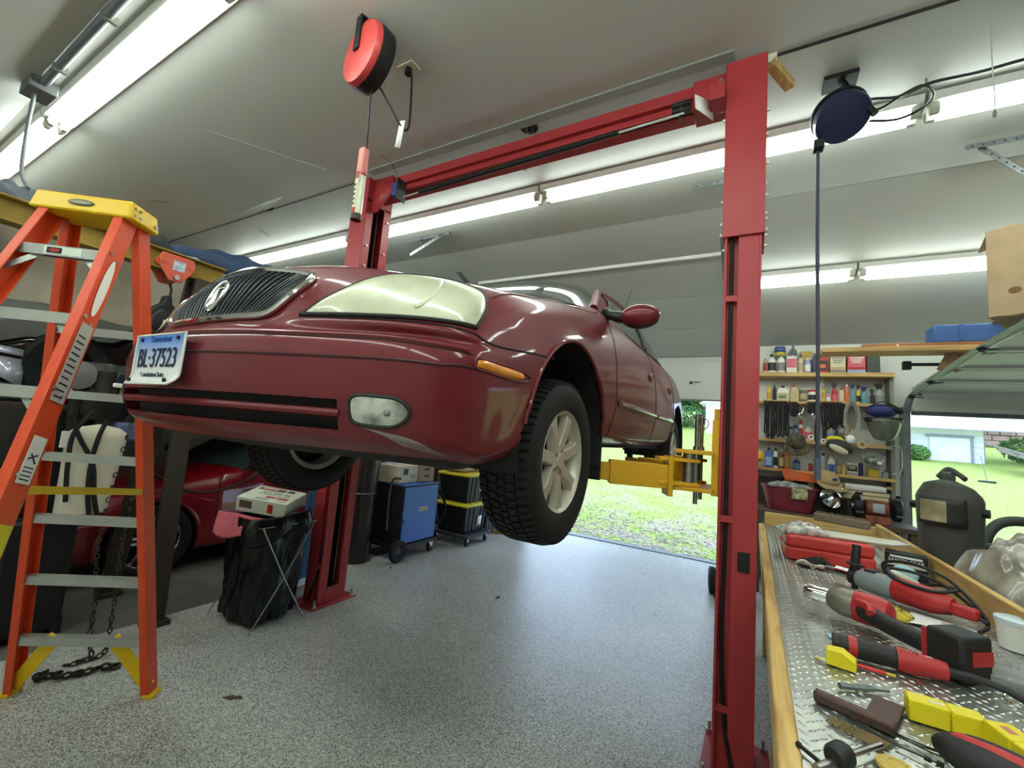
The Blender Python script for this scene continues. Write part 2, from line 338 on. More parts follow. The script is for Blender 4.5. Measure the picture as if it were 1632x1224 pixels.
# ------------------------------------------------------------------ two-post lift (local x: 0 = car side, + = outwards)
lift = thing('two_post_lift', 'red two-post car lift with overhead crossbeam and yellow swing arms', 'car lift', (-1.56, 2.51, 0))
LO = Vector(lift.location)
def lift_post(sx, x0):
    """sx=+1 near post (opens to -X), sx=-1 far post"""
    def X(x): return x0 + sx*x
    def B(m, x1, x2, y1, y2, z1, z2):
        a, b = sorted((X(x1), X(x2))); m.box((a-LO.x, y1-LO.y, z1), (b-LO.x, y2-LO.y, z2))
    Y0, Y1 = 2.385, 2.645
    m = MB()
    B(m, .158, .17, Y0, Y1, .012, 2.7)
    for s, ya in ((1, Y0), (-1, Y1)):
        def Bs(x1, x2, d1, d2):
            y = sorted((ya+s*d1, ya+s*d2)); B(m, x1, x2, y[0], y[1], .012, 2.7)
        Bs(.07, .17, 0, .012); Bs(.064, .076, 0, .05); Bs(.012, .076, .042, .052); Bs(0, .014, 0, .052); Bs(.0, .008, .05, .075)
    post = m.build('post', RED, lift, bevel=.003)
    m = MB()                                                   # extension sleeve
    B(m, .172, .182, Y0-.012, Y1+.012, 2.6, 3.6)
    B(m, -.012, .182, Y0-.014, Y0-.004, 2.6, 3.6); B(m, -.012, .182, Y1+.004, Y1+.014, 2.6, 3.6)
    B(m, -.012, .0, Y0-.012, Y0+.07, 2.6, 3.42); B(m, -.012, .0, Y1-.07, Y1+.012, 2.6, 3.42)
    B(m, -.012, .182, Y0-.012, Y1+.012, 3.6, 3.612); B(m, -.012, .0, Y0-.012, Y1+.012, 3.40, 3.6)
    ex = m.build('extension_sleeve', RED, lift, bevel=.003)
    for z in (2.63, 2.69, 2.82, 3.0, 3.3):
        for ya in (Y0+.03, Y1-.03):
            for xx, sg in ((-.012, -1), (.182, 1)):
                MB().cyl((X(xx)-LO.x, ya-LO.y, z), (X(xx)+sx*sg*.014-LO.x, ya-LO.y, z), .009, n=6).build('bolt', BOLT, ex)
    m = MB(); B(m, -.05, .24, Y0-.08, Y1+.08, 0, .014)
    base = m.build('base_plate', RED, lift, bevel=.003)
    for xx in (-.03, .215):
        for yy in (Y0-.05, Y1+.05):
            p = (X(xx)-LO.x, yy-LO.y, 0); b = MB().cyl(p, (p[0], p[1], .07), .008, n=8); b.cyl((p[0], p[1], .014), (p[0], p[1], .032), .017, n=6); b.build('anchor_bolt', BOLT, base)
    m = MB(); B(m, -.004, .006, Y0+.07, Y1-.07, .014, .13); B(m, .0, .06, Y0+.07, Y0+.08, .014, .10); B(m, .0, .06, Y1-.08, Y1-.07, .014, .10)
    m.build('pulley_guard', RED, lift, bevel=.002)
    for k, yy in enumerate((Y0+.10, Y1-.09)):
        MB().cyl((X(.05)-LO.x, yy-LO.y, .1), (X(.05)-LO.x, yy-LO.y, 3.45), .005, n=8).build('steel_cable', STEEL, lift)
    MB().box((min(X(.145), X(.157))-LO.x, Y0+.02-LO.y, .02), (max(X(.145), X(.157))-LO.x, Y1-.02-LO.y, 3.38)).build('inner_channel', mat('dark_channel_steel', (44, 26, 27), .6), lift)  # darker plate lining the inside of the post
    # hose in the front groove with its straps
    MB().tube([(X(.035)-LO.x, Y0+.024-LO.y, z) for z in (2.62, 2.0, 1.6, 1.0)] + [(X(.030)-LO.x, Y0+.022-LO.y, .6), (X(.05)-LO.x, Y0+.01-LO.y, .25), (X(.09)-LO.x, Y0-.02-LO.y, .05)], .0095, 8, 5).build('hydraulic_hose', RUB, lift)
    for z in (.3, 1.16, 2.27):
        m = MB(); B(m, .008, .068, Y0+.002, Y0+.012, z-.016, z+.016); m.build('hose_strap', RED, lift, bevel=.002)
    return X
Xn = lift_post(1, -.147); Xf = lift_post(-1, -2.973)
MB().box((-.03-LO.x-.025, 2.3765-LO.y, .93), (.0-LO.x-.004, 2.3845-LO.y, 1.02)).build('black_sticker', BLK, lift)
# crossbeam: channel with web set back
m = MB()
xa, xb = -2.98-LO.x, -.14-LO.x
m.box((xa, 2.44-LO.y, 3.575), (xb, 2.58-LO.y, 3.59)).box((xa, 2.44-LO.y, 3.45), (xb, 2.58-LO.y, 3.462)).box((xa, 2.475-LO.y, 3.45), (xb, 2.49-LO.y, 3.59)).box((xa, 2.44-LO.y, 3.52), (xb, 2.476-LO.y, 3.59))
m.build('crossbeam', RED, lift, bevel=.002)
m = MB(); m.box((-.335-LO.x, 2.42-LO.y, 3.44), (-.14-LO.x, 2.60-LO.y, 3.60)); br = m.build('beam_bracket', RED, lift, bevel=.003)
MB().box((-.235-LO.x, 2.30-LO.y, 3.36), (-.16-LO.x, 2.42-LO.y, 3.455)).build('beam_bracket', RED, lift, bevel=.002)
MB().add([at(1108, 150, Y=2.30)-LO, at(1136, 163, Y=2.40)-LO, at(1137, 192, Y=2.40)-LO, at(1109, 172, Y=2.30)-LO], [(0, 1, 2, 3)]).build('white_plate', WHT, lift, solid=.004)
MB().cyl((-.19-LO.x, 2.422-LO.y, 3.55), (-.19-LO.x, 2.405-LO.y, 3.55), .014, n=6).build('bolt', BOLT, br)
m = MB(); m.add([(-2.98-LO.x, 2.42-LO.y, 3.61), (-2.72-LO.x, 2.42-LO.y, 3.6), (-2.72-LO.x, 2.42-LO.y, 3.45), (-2.88-LO.x, 2.42-LO.y, 3.30), (-2.98-LO.x, 2.42-LO.y, 3.30)], [(0,1,2,3,4)])
m.build('gusset_plate', RED, lift, solid=-.012)
# padded height shut-off bar
p0, p1 = at(642, 314, Y=2.36)-LO, at(1090, 180, Y=2.36)-LO
MB().cyl(p0, p1, .006, n=8).build('shutoff_rod', STEEL, lift)
MB().cyl(at(668, 306, Y=2.36)-LO, at(986, 211, Y=2.36)-LO, .017, n=12).build('foam_sleeve', RUB, lift)
m = MB(); q = at(632, 302, Y=2.38)-LO; m.box((q.x-.02, q.y-.03, q.z-.07), (q.x+.05, q.y+.03, q.z+.05)); m.build('limit_switch', mat('switch_blue', (40, 74, 140), .5), lift, bevel=.004)
MB().box((q.x+.05, q.y-.05, q.z-.11), (q.x+.056, q.y+.05, q.z+.07)).build('switch_plate', DARKG, lift)
q = at(1086, 180, Y=2.40)-LO
m = MB(); m.cyl((q.x, q.y-.02, q.z-.08), (q.x, q.y-.02, q.z+.06), .006, n=8)
for dz in (.0, .035, .05): m.box((q.x-.05, q.y-.03, q.z+dz-.004), (q.x+.05, q.y+.02, q.z+dz+.004))
m.build('rod_hanger', DARKG, lift)
# carriages and arms
def carriage(sx, x0):
    def X(x): return x0 - sx*x                       # x towards the car
    def B(m, x1, x2, y1, y2, z1, z2):
        a, b = sorted((X(x1), X(x2))); m.box((a-LO.x, y1-LO.y, z1), (b-LO.x, y2-LO.y, z2))
    m = MB(); B(m, -.10, .03, 2.44, 2.59, 1.26, 1.70); B(m, .0, .034, 2.40, 2.63, 1.26, 1.64)
    for z in (1.275, 1.46): B(m, .02, .20, 2.33, 2.70, z, z+.02)
    c = m.build('carriage', YEL, lift, bevel=.003)
    for sy, yp in ((-1, 2.40), (1, 2.63)):
        p = Vector((X(.14)-LO.x, yp-LO.y, 0))
        MB().cyl(p+Vector((0, 0, 1.295)), p+Vector((0, 0, 1.46)), .03, n=16).build('arm_pivot', STEEL, c)
        g = MB().cyl(p+Vector((.035*sx, 0, 1.21)), p+Vector((.035*sx, 0, 1.665)), .011, n=10); g.cyl(p+Vector((.035*sx, 0, 1.46)), p+Vector((.035*sx, 0, 1.50)), .017, n=10)
        ring = [p+Vector((.035*sx+.034*math.cos(t), 0, 1.63+.034*math.sin(t))) for t in [k*math.pi/10 for k in range(20)]]
        g.tube(ring, .0028, 6, 0, True); g.build('lock_pin', STEEL, c)
        # arm: from pivot towards the lifting point
        tgt = Vector((-sx*.86 if sx > 0 else .86, 0, 0))
        ex_, ey = (-.80 if sx > 0 else -2.26), (2.40-.22 if sy < 0 else 2.63+.62)
        tip = Vector((ex_-LO.x, ey-LO.y, 0)); d = (tip-Vector((p.x, p.y, 0))); L = d.length; d.normalize(); n = Vector((-d.y, d.x, 0))
        a = MB(); q0 = Vector((p.x, p.y, 0))
        for z in (1.305, 1.425): a.bar(q0-d*.04+Vector((0,0,z)), q0+d*.16+Vector((0,0,z)), .11, .018)
        a.bar(q0+d*.09+Vector((0,0,1.34)), q0+d*.115+Vector((0,0,1.34)), .13, .20)
        a.bar(q0+d*.11+Vector((0,0,1.335)), q0+d*(L*.72)+Vector((0,0,1.335)), .10, .12)
        a.bar(q0+d*(L*.70)+Vector((0,0,1.335)), tip+Vector((0,0,1.335)), .075, .09)
        arm = a.build('swing_arm', YEL, c, bevel=.003)
        k = MB().cyl(tip+Vector((0,0,1.37)), tip+Vector((0,0,1.43)), .022, n=12); k.cyl(tip+Vector((0,0,1.43)), tip+Vector((0,0,1.448)), .055, n=20); k.build('lift_pad', RUB, c)
    return c
carriage(1, -.147); carriage(-1, -2.973)
# ------------------------------------------------------------------ the maroon sedan on the lift (local: x to its left-hand side = camera right, y rearwards, z up)
CO = Vector((-1.54, .58, 1.28))
car = thing('sedan', 'maroon four-door sedan raised on the red lift, nose towards the camera', 'car', CO)
PAINT = mat('maroon_car_paint', (106, 27, 36), .42, metal=.1, var=.04, scale=3, coat=.45, spec=.3)
def _ctrl():
    F = {
    0:[(0,0.1,0.135),(0.28,0.123,0.135),(0.52,0.185,0.135),(0.68,0.245,0.133),(0.8,0.35,0.128),(0.86,0.5,0.125)],
    1:[(0,0.03,0.175),(0.3,0.058,0.175),(0.55,0.127,0.175),(0.725,0.2,0.172),(0.845,0.305,0.165),(0.89,0.47,0.16)],
    2:[(0,0.008,0.255),(0.3,0.038,0.255),(0.55,0.105,0.255),(0.74,0.177,0.255),(0.86,0.29,0.25),(0.9,0.46,0.25)],
    3:[(0,0,0.345),(0.3,0.03,0.345),(0.55,0.097,0.347),(0.745,0.17,0.348),(0.867,0.285,0.345),(0.905,0.46,0.34)],
    4:[(0,0.002,0.395),(0.3,0.032,0.392),(0.55,0.099,0.39),(0.745,0.172,0.39),(0.867,0.288,0.392),(0.905,0.465,0.395)],
    5:[(0,0.018,0.437),(0.3,0.048,0.436),(0.547,0.115,0.434),(0.738,0.187,0.432),(0.86,0.298,0.428),(0.903,0.47,0.43)],
    6:[(0,0.07,0.456),(0.3,0.098,0.455),(0.53,0.163,0.452),(0.72,0.223,0.449),(0.852,0.315,0.447),(0.9,0.48,0.452)],
    7:[(0,0.105,0.5),(0.3,0.124,0.497),(0.53,0.17,0.492),(0.715,0.217,0.485),(0.848,0.31,0.478),(0.896,0.5,0.48)],
    8:[(0,0.128,0.575),(0.3,0.15,0.57),(0.52,0.225,0.575),(0.69,0.3,0.575),(0.82,0.385,0.56),(0.885,0.56,0.55)],
    9:[(0,0.175,0.668),(0.29,0.215,0.66),(0.49,0.31,0.662),(0.635,0.4,0.66),(0.765,0.49,0.64),(0.86,0.64,0.635)],
    10:[(0,0.32,0.748),(0.27,0.35,0.742),(0.45,0.44,0.736),(0.585,0.55,0.733),(0.705,0.65,0.725),(0.8,0.79,0.725)],
    11:[(0,0.75,0.85),(0.25,0.77,0.845),(0.41,0.82,0.83),(0.53,0.89,0.812),(0.63,0.97,0.805),(0.725,1.06,0.81)],
    12:[(0,1.33,0.935),(0.2,1.335,0.935),(0.34,1.345,0.93),(0.45,1.36,0.922),(0.54,1.38,0.912),(0.63,1.41,0.905)]}
    S6 = [(.80,.20),(.875,.235),(.900,.29),(.912,.35),(.918,.41),(.918,.47),(.916,.53),(.910,.59),(.896,.665),(.868,.735),(.825,.785),(.775,.822),(.70,.895)]
    y6 = [1.07]*9+[1.08,1.10,1.18,1.45]
    S7 = [(.80,.19),(.872,.225),(.900,.285),(.915,.35),(.922,.42),(.922,.50),(.918,.57),(.910,.64),(.897,.71),(.878,.775),(.855,.835),(.825,.88),(.79,.915)]
    R = []
    for k in range(13):
        row = list(F[k]); q = k/12; x, z = S7[k]
        row += [(S6[k][0], y6[k], S6[k][1]), (x,1.62,z), (x,2.40,z+.004*q), (x-.003,3.2,z+.012*q), (x-.01-.02*q,3.83,z+.035*q), (x-.05-.03*q,4.35-.05*q,z+.05+.01*q), (x-.17-.03*q,4.76-.12*q,z+.08-.02*q), (0,4.98-.15*q,z+.08-.02*q)]
        R.append(row)
    A = np.array(R)                                   # 13 x 14 x 3
    return np.concatenate([A[:, :0:-1]*np.array([-1, 1, 1]), A], axis=1)   # stations -13..13
NET = _ctrl()
def _wts(t, n):
    t = np.clip(np.asarray(t, float), 0, n-1-1e-9); i = t.astype(int); f = t-i; Wt = np.zeros((len(t), n))
    c = np.stack([.5*(-f+2*f*f-f**3), .5*(2-5*f*f+3*f**3), .5*(f+4*f*f-3*f**3), .5*(-f*f+f**3)], 1)
    for r in range(len(t)):
        for k in range(4):
            j = i[r]-1+k
            if j < 0: Wt[r, 0] += 2*c[r, k]; Wt[r, 1] -= c[r, k]
            elif j >= n: Wt[r, n-1] += 2*c[r, k]; Wt[r, n-2] -= c[r, k]
            else: Wt[r, j] += c[r, k]
    return Wt
def surf_grid(us, vs_): return np.einsum('ia,jb,bac->ijc', _wts(np.asarray(us)+13, 27), _wts(vs_, 13), NET)
def surf_pts(uv, off=0.0):
    out = []
    for u, v in uv:
        e = .02; g = surf_grid([u, u+e], [v, v+e]); du = g[1, 0]-g[0, 0]; dv = g[0, 1]-g[0, 0]
        n = np.cross(du, dv); n /= (np.linalg.norm(n)+1e-12)
        c = np.array([0, 2.3, .4]); 
        if np.dot(n, g[0, 0]-c) < 0: n = -n
        out.append(Vector(g[0, 0]+n*off))
    return out
US = np.concatenate([np.arange(-13, -7, .25), np.arange(-7, -4.5, .05), np.arange(-4.5, 4.5, .1), np.arange(4.5, 7, .05), np.arange(7, 13.01, .25)]); VS = np.arange(0, 12.001, .1)
G = surf_grid(US, VS); nU, nV = len(US), len(VS)
dU = np.gradient(G, axis=0); dV = np.gradient(G, axis=1); NRM = np.cross(dU, dV); NRM /= (np.linalg.norm(NRM, axis=2, keepdims=True)+1e-12)
NRM *= np.sign(np.sum(NRM*(G-np.array([0, 2.4, .45])), axis=2, keepdims=True)+1e-9)
AF, AR = (1.04, .19, .41), (3.83, .20, .40)
def in_arch(y, z, A): return (y-A[0])**2+(z-A[1])**2 < A[2]**2 or (z < A[1] and abs(y-A[0]) < A[2])
def seam_v(u):                                        # line between bumper cover and fender
    return 7.05 if u < 4.4 else 7.05-(u-4.4)*1.0
cls = {}
used = {}
for i in range(nU-1):
    for j in range(nV-1):
        u = (US[i]+US[i+1])/2; v = (VS[j]+VS[j+1])/2; a = abs(u); p = (G[i, j]+G[i+1, j]+G[i, j+1]+G[i+1, j+1])/4; y, z = p[1], p[2]
        if a > 4.6 and v < 9.5 and (in_arch(y, z, AF) or in_arch(y, z, AR)): continue
        if a < 2.4 and 1.2 < v < 2.1: continue        # lower intake
        s = 'l' if u > 0 else 'r'
        if a < 6 and v < seam_v(a) and y < 1.04: k = 'front_bumper'
        elif v > 10 and a < 6.75 or (a < 4.3 and v >= 7 and (a < 1.45 or v > 9.6)): k = 'hood'
        elif a < 4.4 and v >= 7: k = 'hood'
        elif y < 1.6: k = 'fender_'+s
        elif v < .9 and y < 3.5: k = 'rocker_panel_'+s
        elif y < 2.62: k = 'door_front_'+s
        elif y < 3.42: k = 'door_rear_'+s
        elif a > 11.2 and v < 5.5: k = 'rear_bumper'
        else: k = 'quarter_panel_'+s
        cls.setdefault(k, []).append((i, j))
# snap arch edges to the circle
kept = {f for L_ in cls.values() for f in L_}
for i in range(nU):
    for j in range(nV):
        if abs(US[i]) < 4.6 or VS[j] > 9.6: continue
        nb = [(i-1, j-1), (i-1, j), (i, j-1), (i, j)]; ins = [n in kept for n in nb]
        if any(ins) and not all(ins):
            for A in (AF, AR):
                dy, dz = G[i, j, 1]-A[0], G[i, j, 2]-A[1]; d = math.hypot(dy, dz)
                if abs(d-A[2]) < .05 and dz > 0: G[i, j, 1] = A[0]+dy/d*A[2]; G[i, j, 2] = A[1]+dz/d*A[2]
                elif dz <= 0 and abs(abs(dy)-A[2]) < .06: G[i, j, 1] = A[0]+math.copysign(A[2], dy)
for k, fl in cls.items():
    idx = {}; V = []; F = []; Nn = []
    for i, j in fl:
        q = []
        for c in ((i, j), (i+1, j), (i+1, j+1), (i, j+1)):
            if c not in idx: idx[c] = len(V); V.append(G[c]); Nn.append(NRM[c])
            q.append(idx[c])
        a, b, c_ = (Vector(V[q[0]]), Vector(V[q[1]]), Vector(V[q[2]]))
        if (b-a).cross(c_-a).dot(Vector(Nn[q[0]])) < 0: q = q[::-1]
        F.append(tuple(q))
    nm = k[:-2] if k[-2:] in ('_l', '_r') else k
    nm = 'door' if nm.startswith('door') else nm
    me = bpy.data.meshes.new(nm); me.from_pydata([tuple(v) for v in V], [], F); me.update()
    me.polygons.foreach_set('use_smooth', [True]*len(F)); me.normals_split_custom_set_from_vertices([tuple(n) for n in Nn]); me.materials.append(PAINT)
    o = bpy.data.objects.new(nm, me); COL.objects.link(o); o.parent = car
def strip(name, uv, m, r=.003, off=0.0, n=8, parent=car, closed=False):
    """thin bead following the body surface; uv is refined before projection"""
    P = catmull([(a, b, 0) for a, b in uv], n, closed); pts = surf_pts([(p.x, p.y) for p in P], off)
    return MB().tube(pts, r, 6, 0, closed).build(name, m, parent)
def patch(name, bot, top, m, off, nu=40, nv=16, bulge=0.0, parent=car, solid=0):
    B = catmull([(a, b, 0) for a, b in bot], 12); T_ = catmull([(a, b, 0) for a, b in top], 12)
    def pick(C, t):
        x = t*(len(C)-1); i = min(int(x), len(C)-2); return C[i].lerp(C[i+1], x-i)
    def fn(a, b):
        p = pick(B, a).lerp(pick(T_, a), b); w = off + bulge*4*b*(1-b)*min(1, 6*min(a, 1-a))
        return surf_pts([(p.x, p.y)], w)[0]
    return MB().grid(fn, nu, nv).build(name, m, parent, ang=80)
GAP = mat('panel_gap', (20, 8, 9), .8)
for s in (1, -1):
    S = lambda L_: [(s*a, b) for a, b in L_]
    strip('panel_gap', S([(4.4, 7.05), (4.75, 6.7), (5.2, 6.25), (5.58, 5.87)]), GAP, .0035)
    strip('panel_gap', S([(1.45, 7.02), (2.8, 7.0), (3.7, 7.05), (4.4, 7.05)]), GAP, .003)
    strip('panel_gap', S([(4.35, 9.1), (4.6, 9.75), (5.2, 10.05), (6, 10.05), (6.7, 10.6), (6.9, 11.6)]), GAP, .0025)
    strip('panel_gap', S([(6.96, 1), (6.96, 4), (6.96, 8), (6.96, 11.8)]), GAP, .003)
    strip('panel_gap', S([(8.28, 1), (8.28, 4), (8.28, 8), (8.28, 11.8)]), GAP, .003)
    strip('panel_gap', S([(9.3, 1.5), (9.35, 4), (9.45, 8), (9.3, 11.8)]), GAP, .003)
# bumper grooves (moulded steps)
GRV = mat('groove_maroon', (58, 14, 20), .5)
strip('bumper_groove', [(u, 3.5 + (.12 if abs(u) > 4 else 0)) for u in np.linspace(-4.75, 4.75, 40)], GRV, .0045, -.001, 2)
strip('bumper_groove', [(u, 4.75 if abs(u) < 3 else 4.75-.14*(abs(u)-3)) for u in np.linspace(-4.4, 4.4, 40)], GRV, .003, -.0005, 2)
BEADM = PAINT
strip('bumper_bead', [(u, 4.95 if abs(u) < 3 else 4.95-.13*(abs(u)-3)) for u in np.linspace(-4.3, 4.3, 40)], PAINT, .0055, .0, 2)
# fender flares
for s in (1, -1):
    pts = []
    for k in range(41):
        t = math.radians(6+166*k/40); pts.append((s*(.911 if .3 < t < 2.9 else .905), AF[0]+AF[2]*math.cos(t), AF[1]+AF[2]*math.sin(t)))
    MB().tube(pts, .008, 8).build('arch_lip', PAINT, car)
# ---- lower intake
INT = mat('intake_black', (10, 9, 10), .7)
m = MB()
def _in(a, b): 
    p = surf_grid([-2.5+5.0*a], [1.0+1.3*b])[0, 0]; return (p[0], p[1]+.045, p[2])
m.grid(_in, 30, 4); m.build('intake_back', INT, car)
m = MB()
for v in (1.2, 2.1):
    m.grid(lambda a, b, v=v: (lambda p: (p[0], p[1]+.05*b, p[2]))(surf_grid([-2.42+4.84*a], [v])[0, 0]), 30, 1)
for u in (-2.4, 2.4):
    m.grid(lambda a, b, u=u: (lambda p: (p[0], p[1]+.05*b, p[2]))(surf_grid([u], [1.15+.95*a])[0, 0]), 4, 1)
m.build('intake_lip', PAINT, car)
MB().tube([(p[0], p[1]+.004, p[2]) for p in surf_pts([(u, 1.72) for u in np.linspace(-2.42, 2.42, 30)])], .011, 8).build('intake_slat', PAINT, car)
# ---- grille
GB, GT = [(-1.0, 7.12), (-.5, 6.95), (0, 6.9), (.5, 6.95), (1.0, 7.12)], [(-1.28, 8.55), (-1.05, 8.92), (-.5, 9.16), (0, 9.28), (.5, 9.16), (1.05, 8.92), (1.28, 8.55)]
grille = patch('grille', GB, GT, mat('grille_black', (24, 25, 30), .5), .004, 60, 10)
ring = GB + GT[::-1]
CR = catmull([(a, b, 0) for a, b in ring], 8, True)
MB().tube(surf_pts([(p.x, p.y) for p in CR], .008), .0105, 8, 0, True).build('grille_surround', CHROME, car)
GR = mat('grille_rib', (46, 48, 54), .4)
Bc = catmull([(a, b, 0) for a, b in GB], 16); Tc = catmull([(a, b, 0) for a, b in GT], 16)
for k in range(1, 34):
    t = k/34; p = Bc[int(t*(len(Bc)-1))]; q = Tc[int(t*(len(Tc)-1))]
    MB().tube(surf_pts([(p.x+(q.x-p.x)*w, p.y+(q.y-p.y)*w) for w in np.linspace(.02, .98, 7)], .007), .0045, 5).build('grille_rib', GR, grille)
e0 = surf_pts([(0, 8.05)], .014)[0]; en = (surf_pts([(0, 8.05)], .02)[0]-surf_pts([(0, 8.05)], .0)[0]).normalized(); ex = Vector((1, 0, 0)); ey = en.cross(ex)
em = MB().tube([e0+ex*.036*math.cos(t)+ey*.054*math.sin(t) for t in np.linspace(0, 2*math.pi, 36, endpoint=False)], .0075, 8, 0, True)
EMC = mat('worn_chrome', (190, 190, 190), .28, metal=1, var=.05)
emb = em.build('emblem', EMC, car)
m = MB().prism([(.033*math.cos(t), .05*math.sin(t)) for t in np.linspace(0, 2*math.pi, 28, endpoint=False)], e0-en*.006, ex, ey, .004); m.build('emblem_back', BLK, emb)
m = MB()
for k, (x1, y1) in enumerate(((-.020, .030), (-.010, .016), (0, .002))):
    m.tube([e0+ex*x1+ey*(-.042+k*.004), e0+ex*(x1+.001)+ey*(y1-.008), e0+ex*(x1+.008)+ey*y1, e0+ex*.029+ey*(y1+.001)], .003, 6, 5)
m.build('emblem_wing', EMC, emb)
# ---- lamps
LENS = mat('hazed_headlamp_lens', (200, 201, 172), .3, var=.12, scale=7, coat=.4, rgb2=(176, 181, 150), lo=.35, hi=.62)
AMB = mat('amber_lens', (216, 128, 22), .25, coat=.5, var=.12, scale=30)
HBk = mat('lamp_gasket', (36, 34, 32), .6)
FOGM = mat('fog_lens', (196, 198, 186), .15, coat=.7, rgb2=(110, 112, 106), scale=14)
def lampset(s):
    S = lambda L_: [(s*a, b) for a, b in L_]
    hb = [(1.52, 7.1), (2.1, 7.12), (2.7, 7.12), (3.7, 7.22), (4.3, 7.32)]; ht = [(1.54, 7.2), (1.75, 7.95), (2.2, 9.1), (2.65, 9.5), (3.3, 9.6), (3.9, 9.4), (4.2, 9.0), (4.34, 8.2), (4.32, 7.4)]
    h = patch('headlight', S(hb), S(ht), LENS, .006, 44, 16, .012)
    C_ = catmull([(a, b, 0) for a, b in S(hb + ht[::-1])], 6, True)
    MB().tube(surf_pts([(p.x, p.y) for p in C_], .004), .006, 6, 0, True).build('gasket', HBk, h)
    ref = mat('lamp_reflector_rim', (222, 224, 200), .3, coat=.4)
    MB().tube([q for q in surf_pts([(s*(3.1+.28*math.cos(t)), 8.35+.95*math.sin(t)) for t in np.linspace(-1.2, 1.0, 16)], .0135)], .006, 6).build('reflector_rim', ref, h)
    k = patch('side_marker', S([(4.52, 3.78), (4.7, 3.72), (5.0, 3.62), (5.2, 3.62), (5.25, 3.74)]), S([(4.54, 4.22), (4.7, 4.3), (5.0, 4.2), (5.2, 4.12), (5.26, 3.9)]), AMB, .004, 24, 8, .006)
    C_ = catmull([(a, b, 0) for a, b in S([(4.52, 3.7), (4.8, 3.6), (5.2, 3.52), (5.32, 3.8), (5.22, 4.2), (4.8, 4.36), (4.5, 4.28)])], 6, True)
    MB().tube(surf_pts([(p.x, p.y) for p in C_], .002), .0035, 6, 0, True).build('marker_bezel', PAINT, k)
    fb = [(2.60, 1.6), (2.72, 1.47), (3.0, 1.45), (3.2, 1.5), (3.37, 1.72)]; ft = [(2.58, 2.1), (2.68, 2.24), (2.95, 2.25), (3.22, 2.22), (3.4, 2.0)]
    f_ = patch('fog_light', S(fb), S(ft), FOGM, .004, 24, 10, .006)
    C_ = catmull([(a, b, 0) for a, b in S(fb+ft[::-1])], 6, True)
    MB().tube(surf_pts([(p.x, p.y) for p in C_], .002), .006, 6, 0, True).build('fog_bezel', HBk, f_)
    MB().ell(surf_pts([(s*3.1, 1.86)], .012)[0], (.009, .009, .009), 10, 8).build('bulb', GREYP, f_)
lampset(1); lampset(-1)
# scrapes on the left corner of the bumper
SCR = mat('scraped_primer', (150, 140, 138), .8)
for k in range(9):
    u0 = 3.2+.07*k; v0 = 1.25-.02*k
    strip('scrape', [(u0-.45, v0+.12), (u0-.1, v0-.1), (u0+.2+.02*k, v0-.45-.03*k)], SCR, .0012, .0005, 4)
# ---- licence plate
def platemat():
    m = bpy.data.materials.new('licence_plate_print'); m.use_nodes = True; nt = m.node_tree; b = nt.nodes['Principled BSDF']; N = nt.nodes.new; L = nt.links.new
    tc = N('ShaderNodeTexCoord'); sp = N('ShaderNodeSeparateXYZ'); L(tc.outputs['Object'], sp.inputs[0])
    mr = N('ShaderNodeMapRange'); mr.inputs[1].default_value = .285; mr.inputs[2].default_value = .418; L(sp.outputs['Z'], mr.inputs[0])
    rp = N('ShaderNodeValToRGB'); rp.color_ramp.elements[0].color = (*lin((232, 234, 232)), 1); rp.color_ramp.elements[1].color = (*lin((44, 128, 216)), 1); rp.color_ramp.elements[0].position = .25
    L(mr.outputs[0], rp.inputs[0]); L(rp.outputs[0], b.inputs['Base Color']); b.inputs['Roughness'].default_value = .35; return m
def ppos(a, b, d=0): 
    z = .272+.150*b; x = -.1525+.305*a; y = -.014 - (.020*(1-b/.22)**2*(1+.6*(a-.5)) if b < .22 else 0) - d
    return Vector((x, y, z))
pl = MB().grid(lambda a, b: ppos(a, b), 12, 16).build('licence_plate', platemat(), car, solid=.0015)
edge = [ppos(0, t/12) for t in range(13)] + [ppos(t/12, 1) for t in range(1, 13)] + [ppos(1, 1-t/12) for t in range(1, 13)] + [ppos(1-t/12, 0) for t in range(1, 12)]
MB().tube(edge, .0035, 6, 0, True).build('plate_rim', WHT, pl)
NAVY = mat('navy_print', (24, 32, 74), .5); XD, ZD = (1, 0, 0), (0, 0, 1)
txt('BL\u00b737523', .082, NAVY, pl, (0, -.0165, .348), XD, ZD, sx=.80)
txt('Connecticut', .026, mat('plate_blue_print', (30, 74, 150), .5), pl, (.01, -.0160, .407), XD, ZD)
txt('Constitution State', .020, NAVY, pl, (0, -.021, .300), XD, (0, -.25, 1))
for x in (-.115, .115):
    for z in (.408, .283): MB().cyl((x, -.014 if z > .3 else -.03, z), (x, -.019 if z > .3 else -.036, z), .006, n=10).build('plate_screw', BLK, pl)
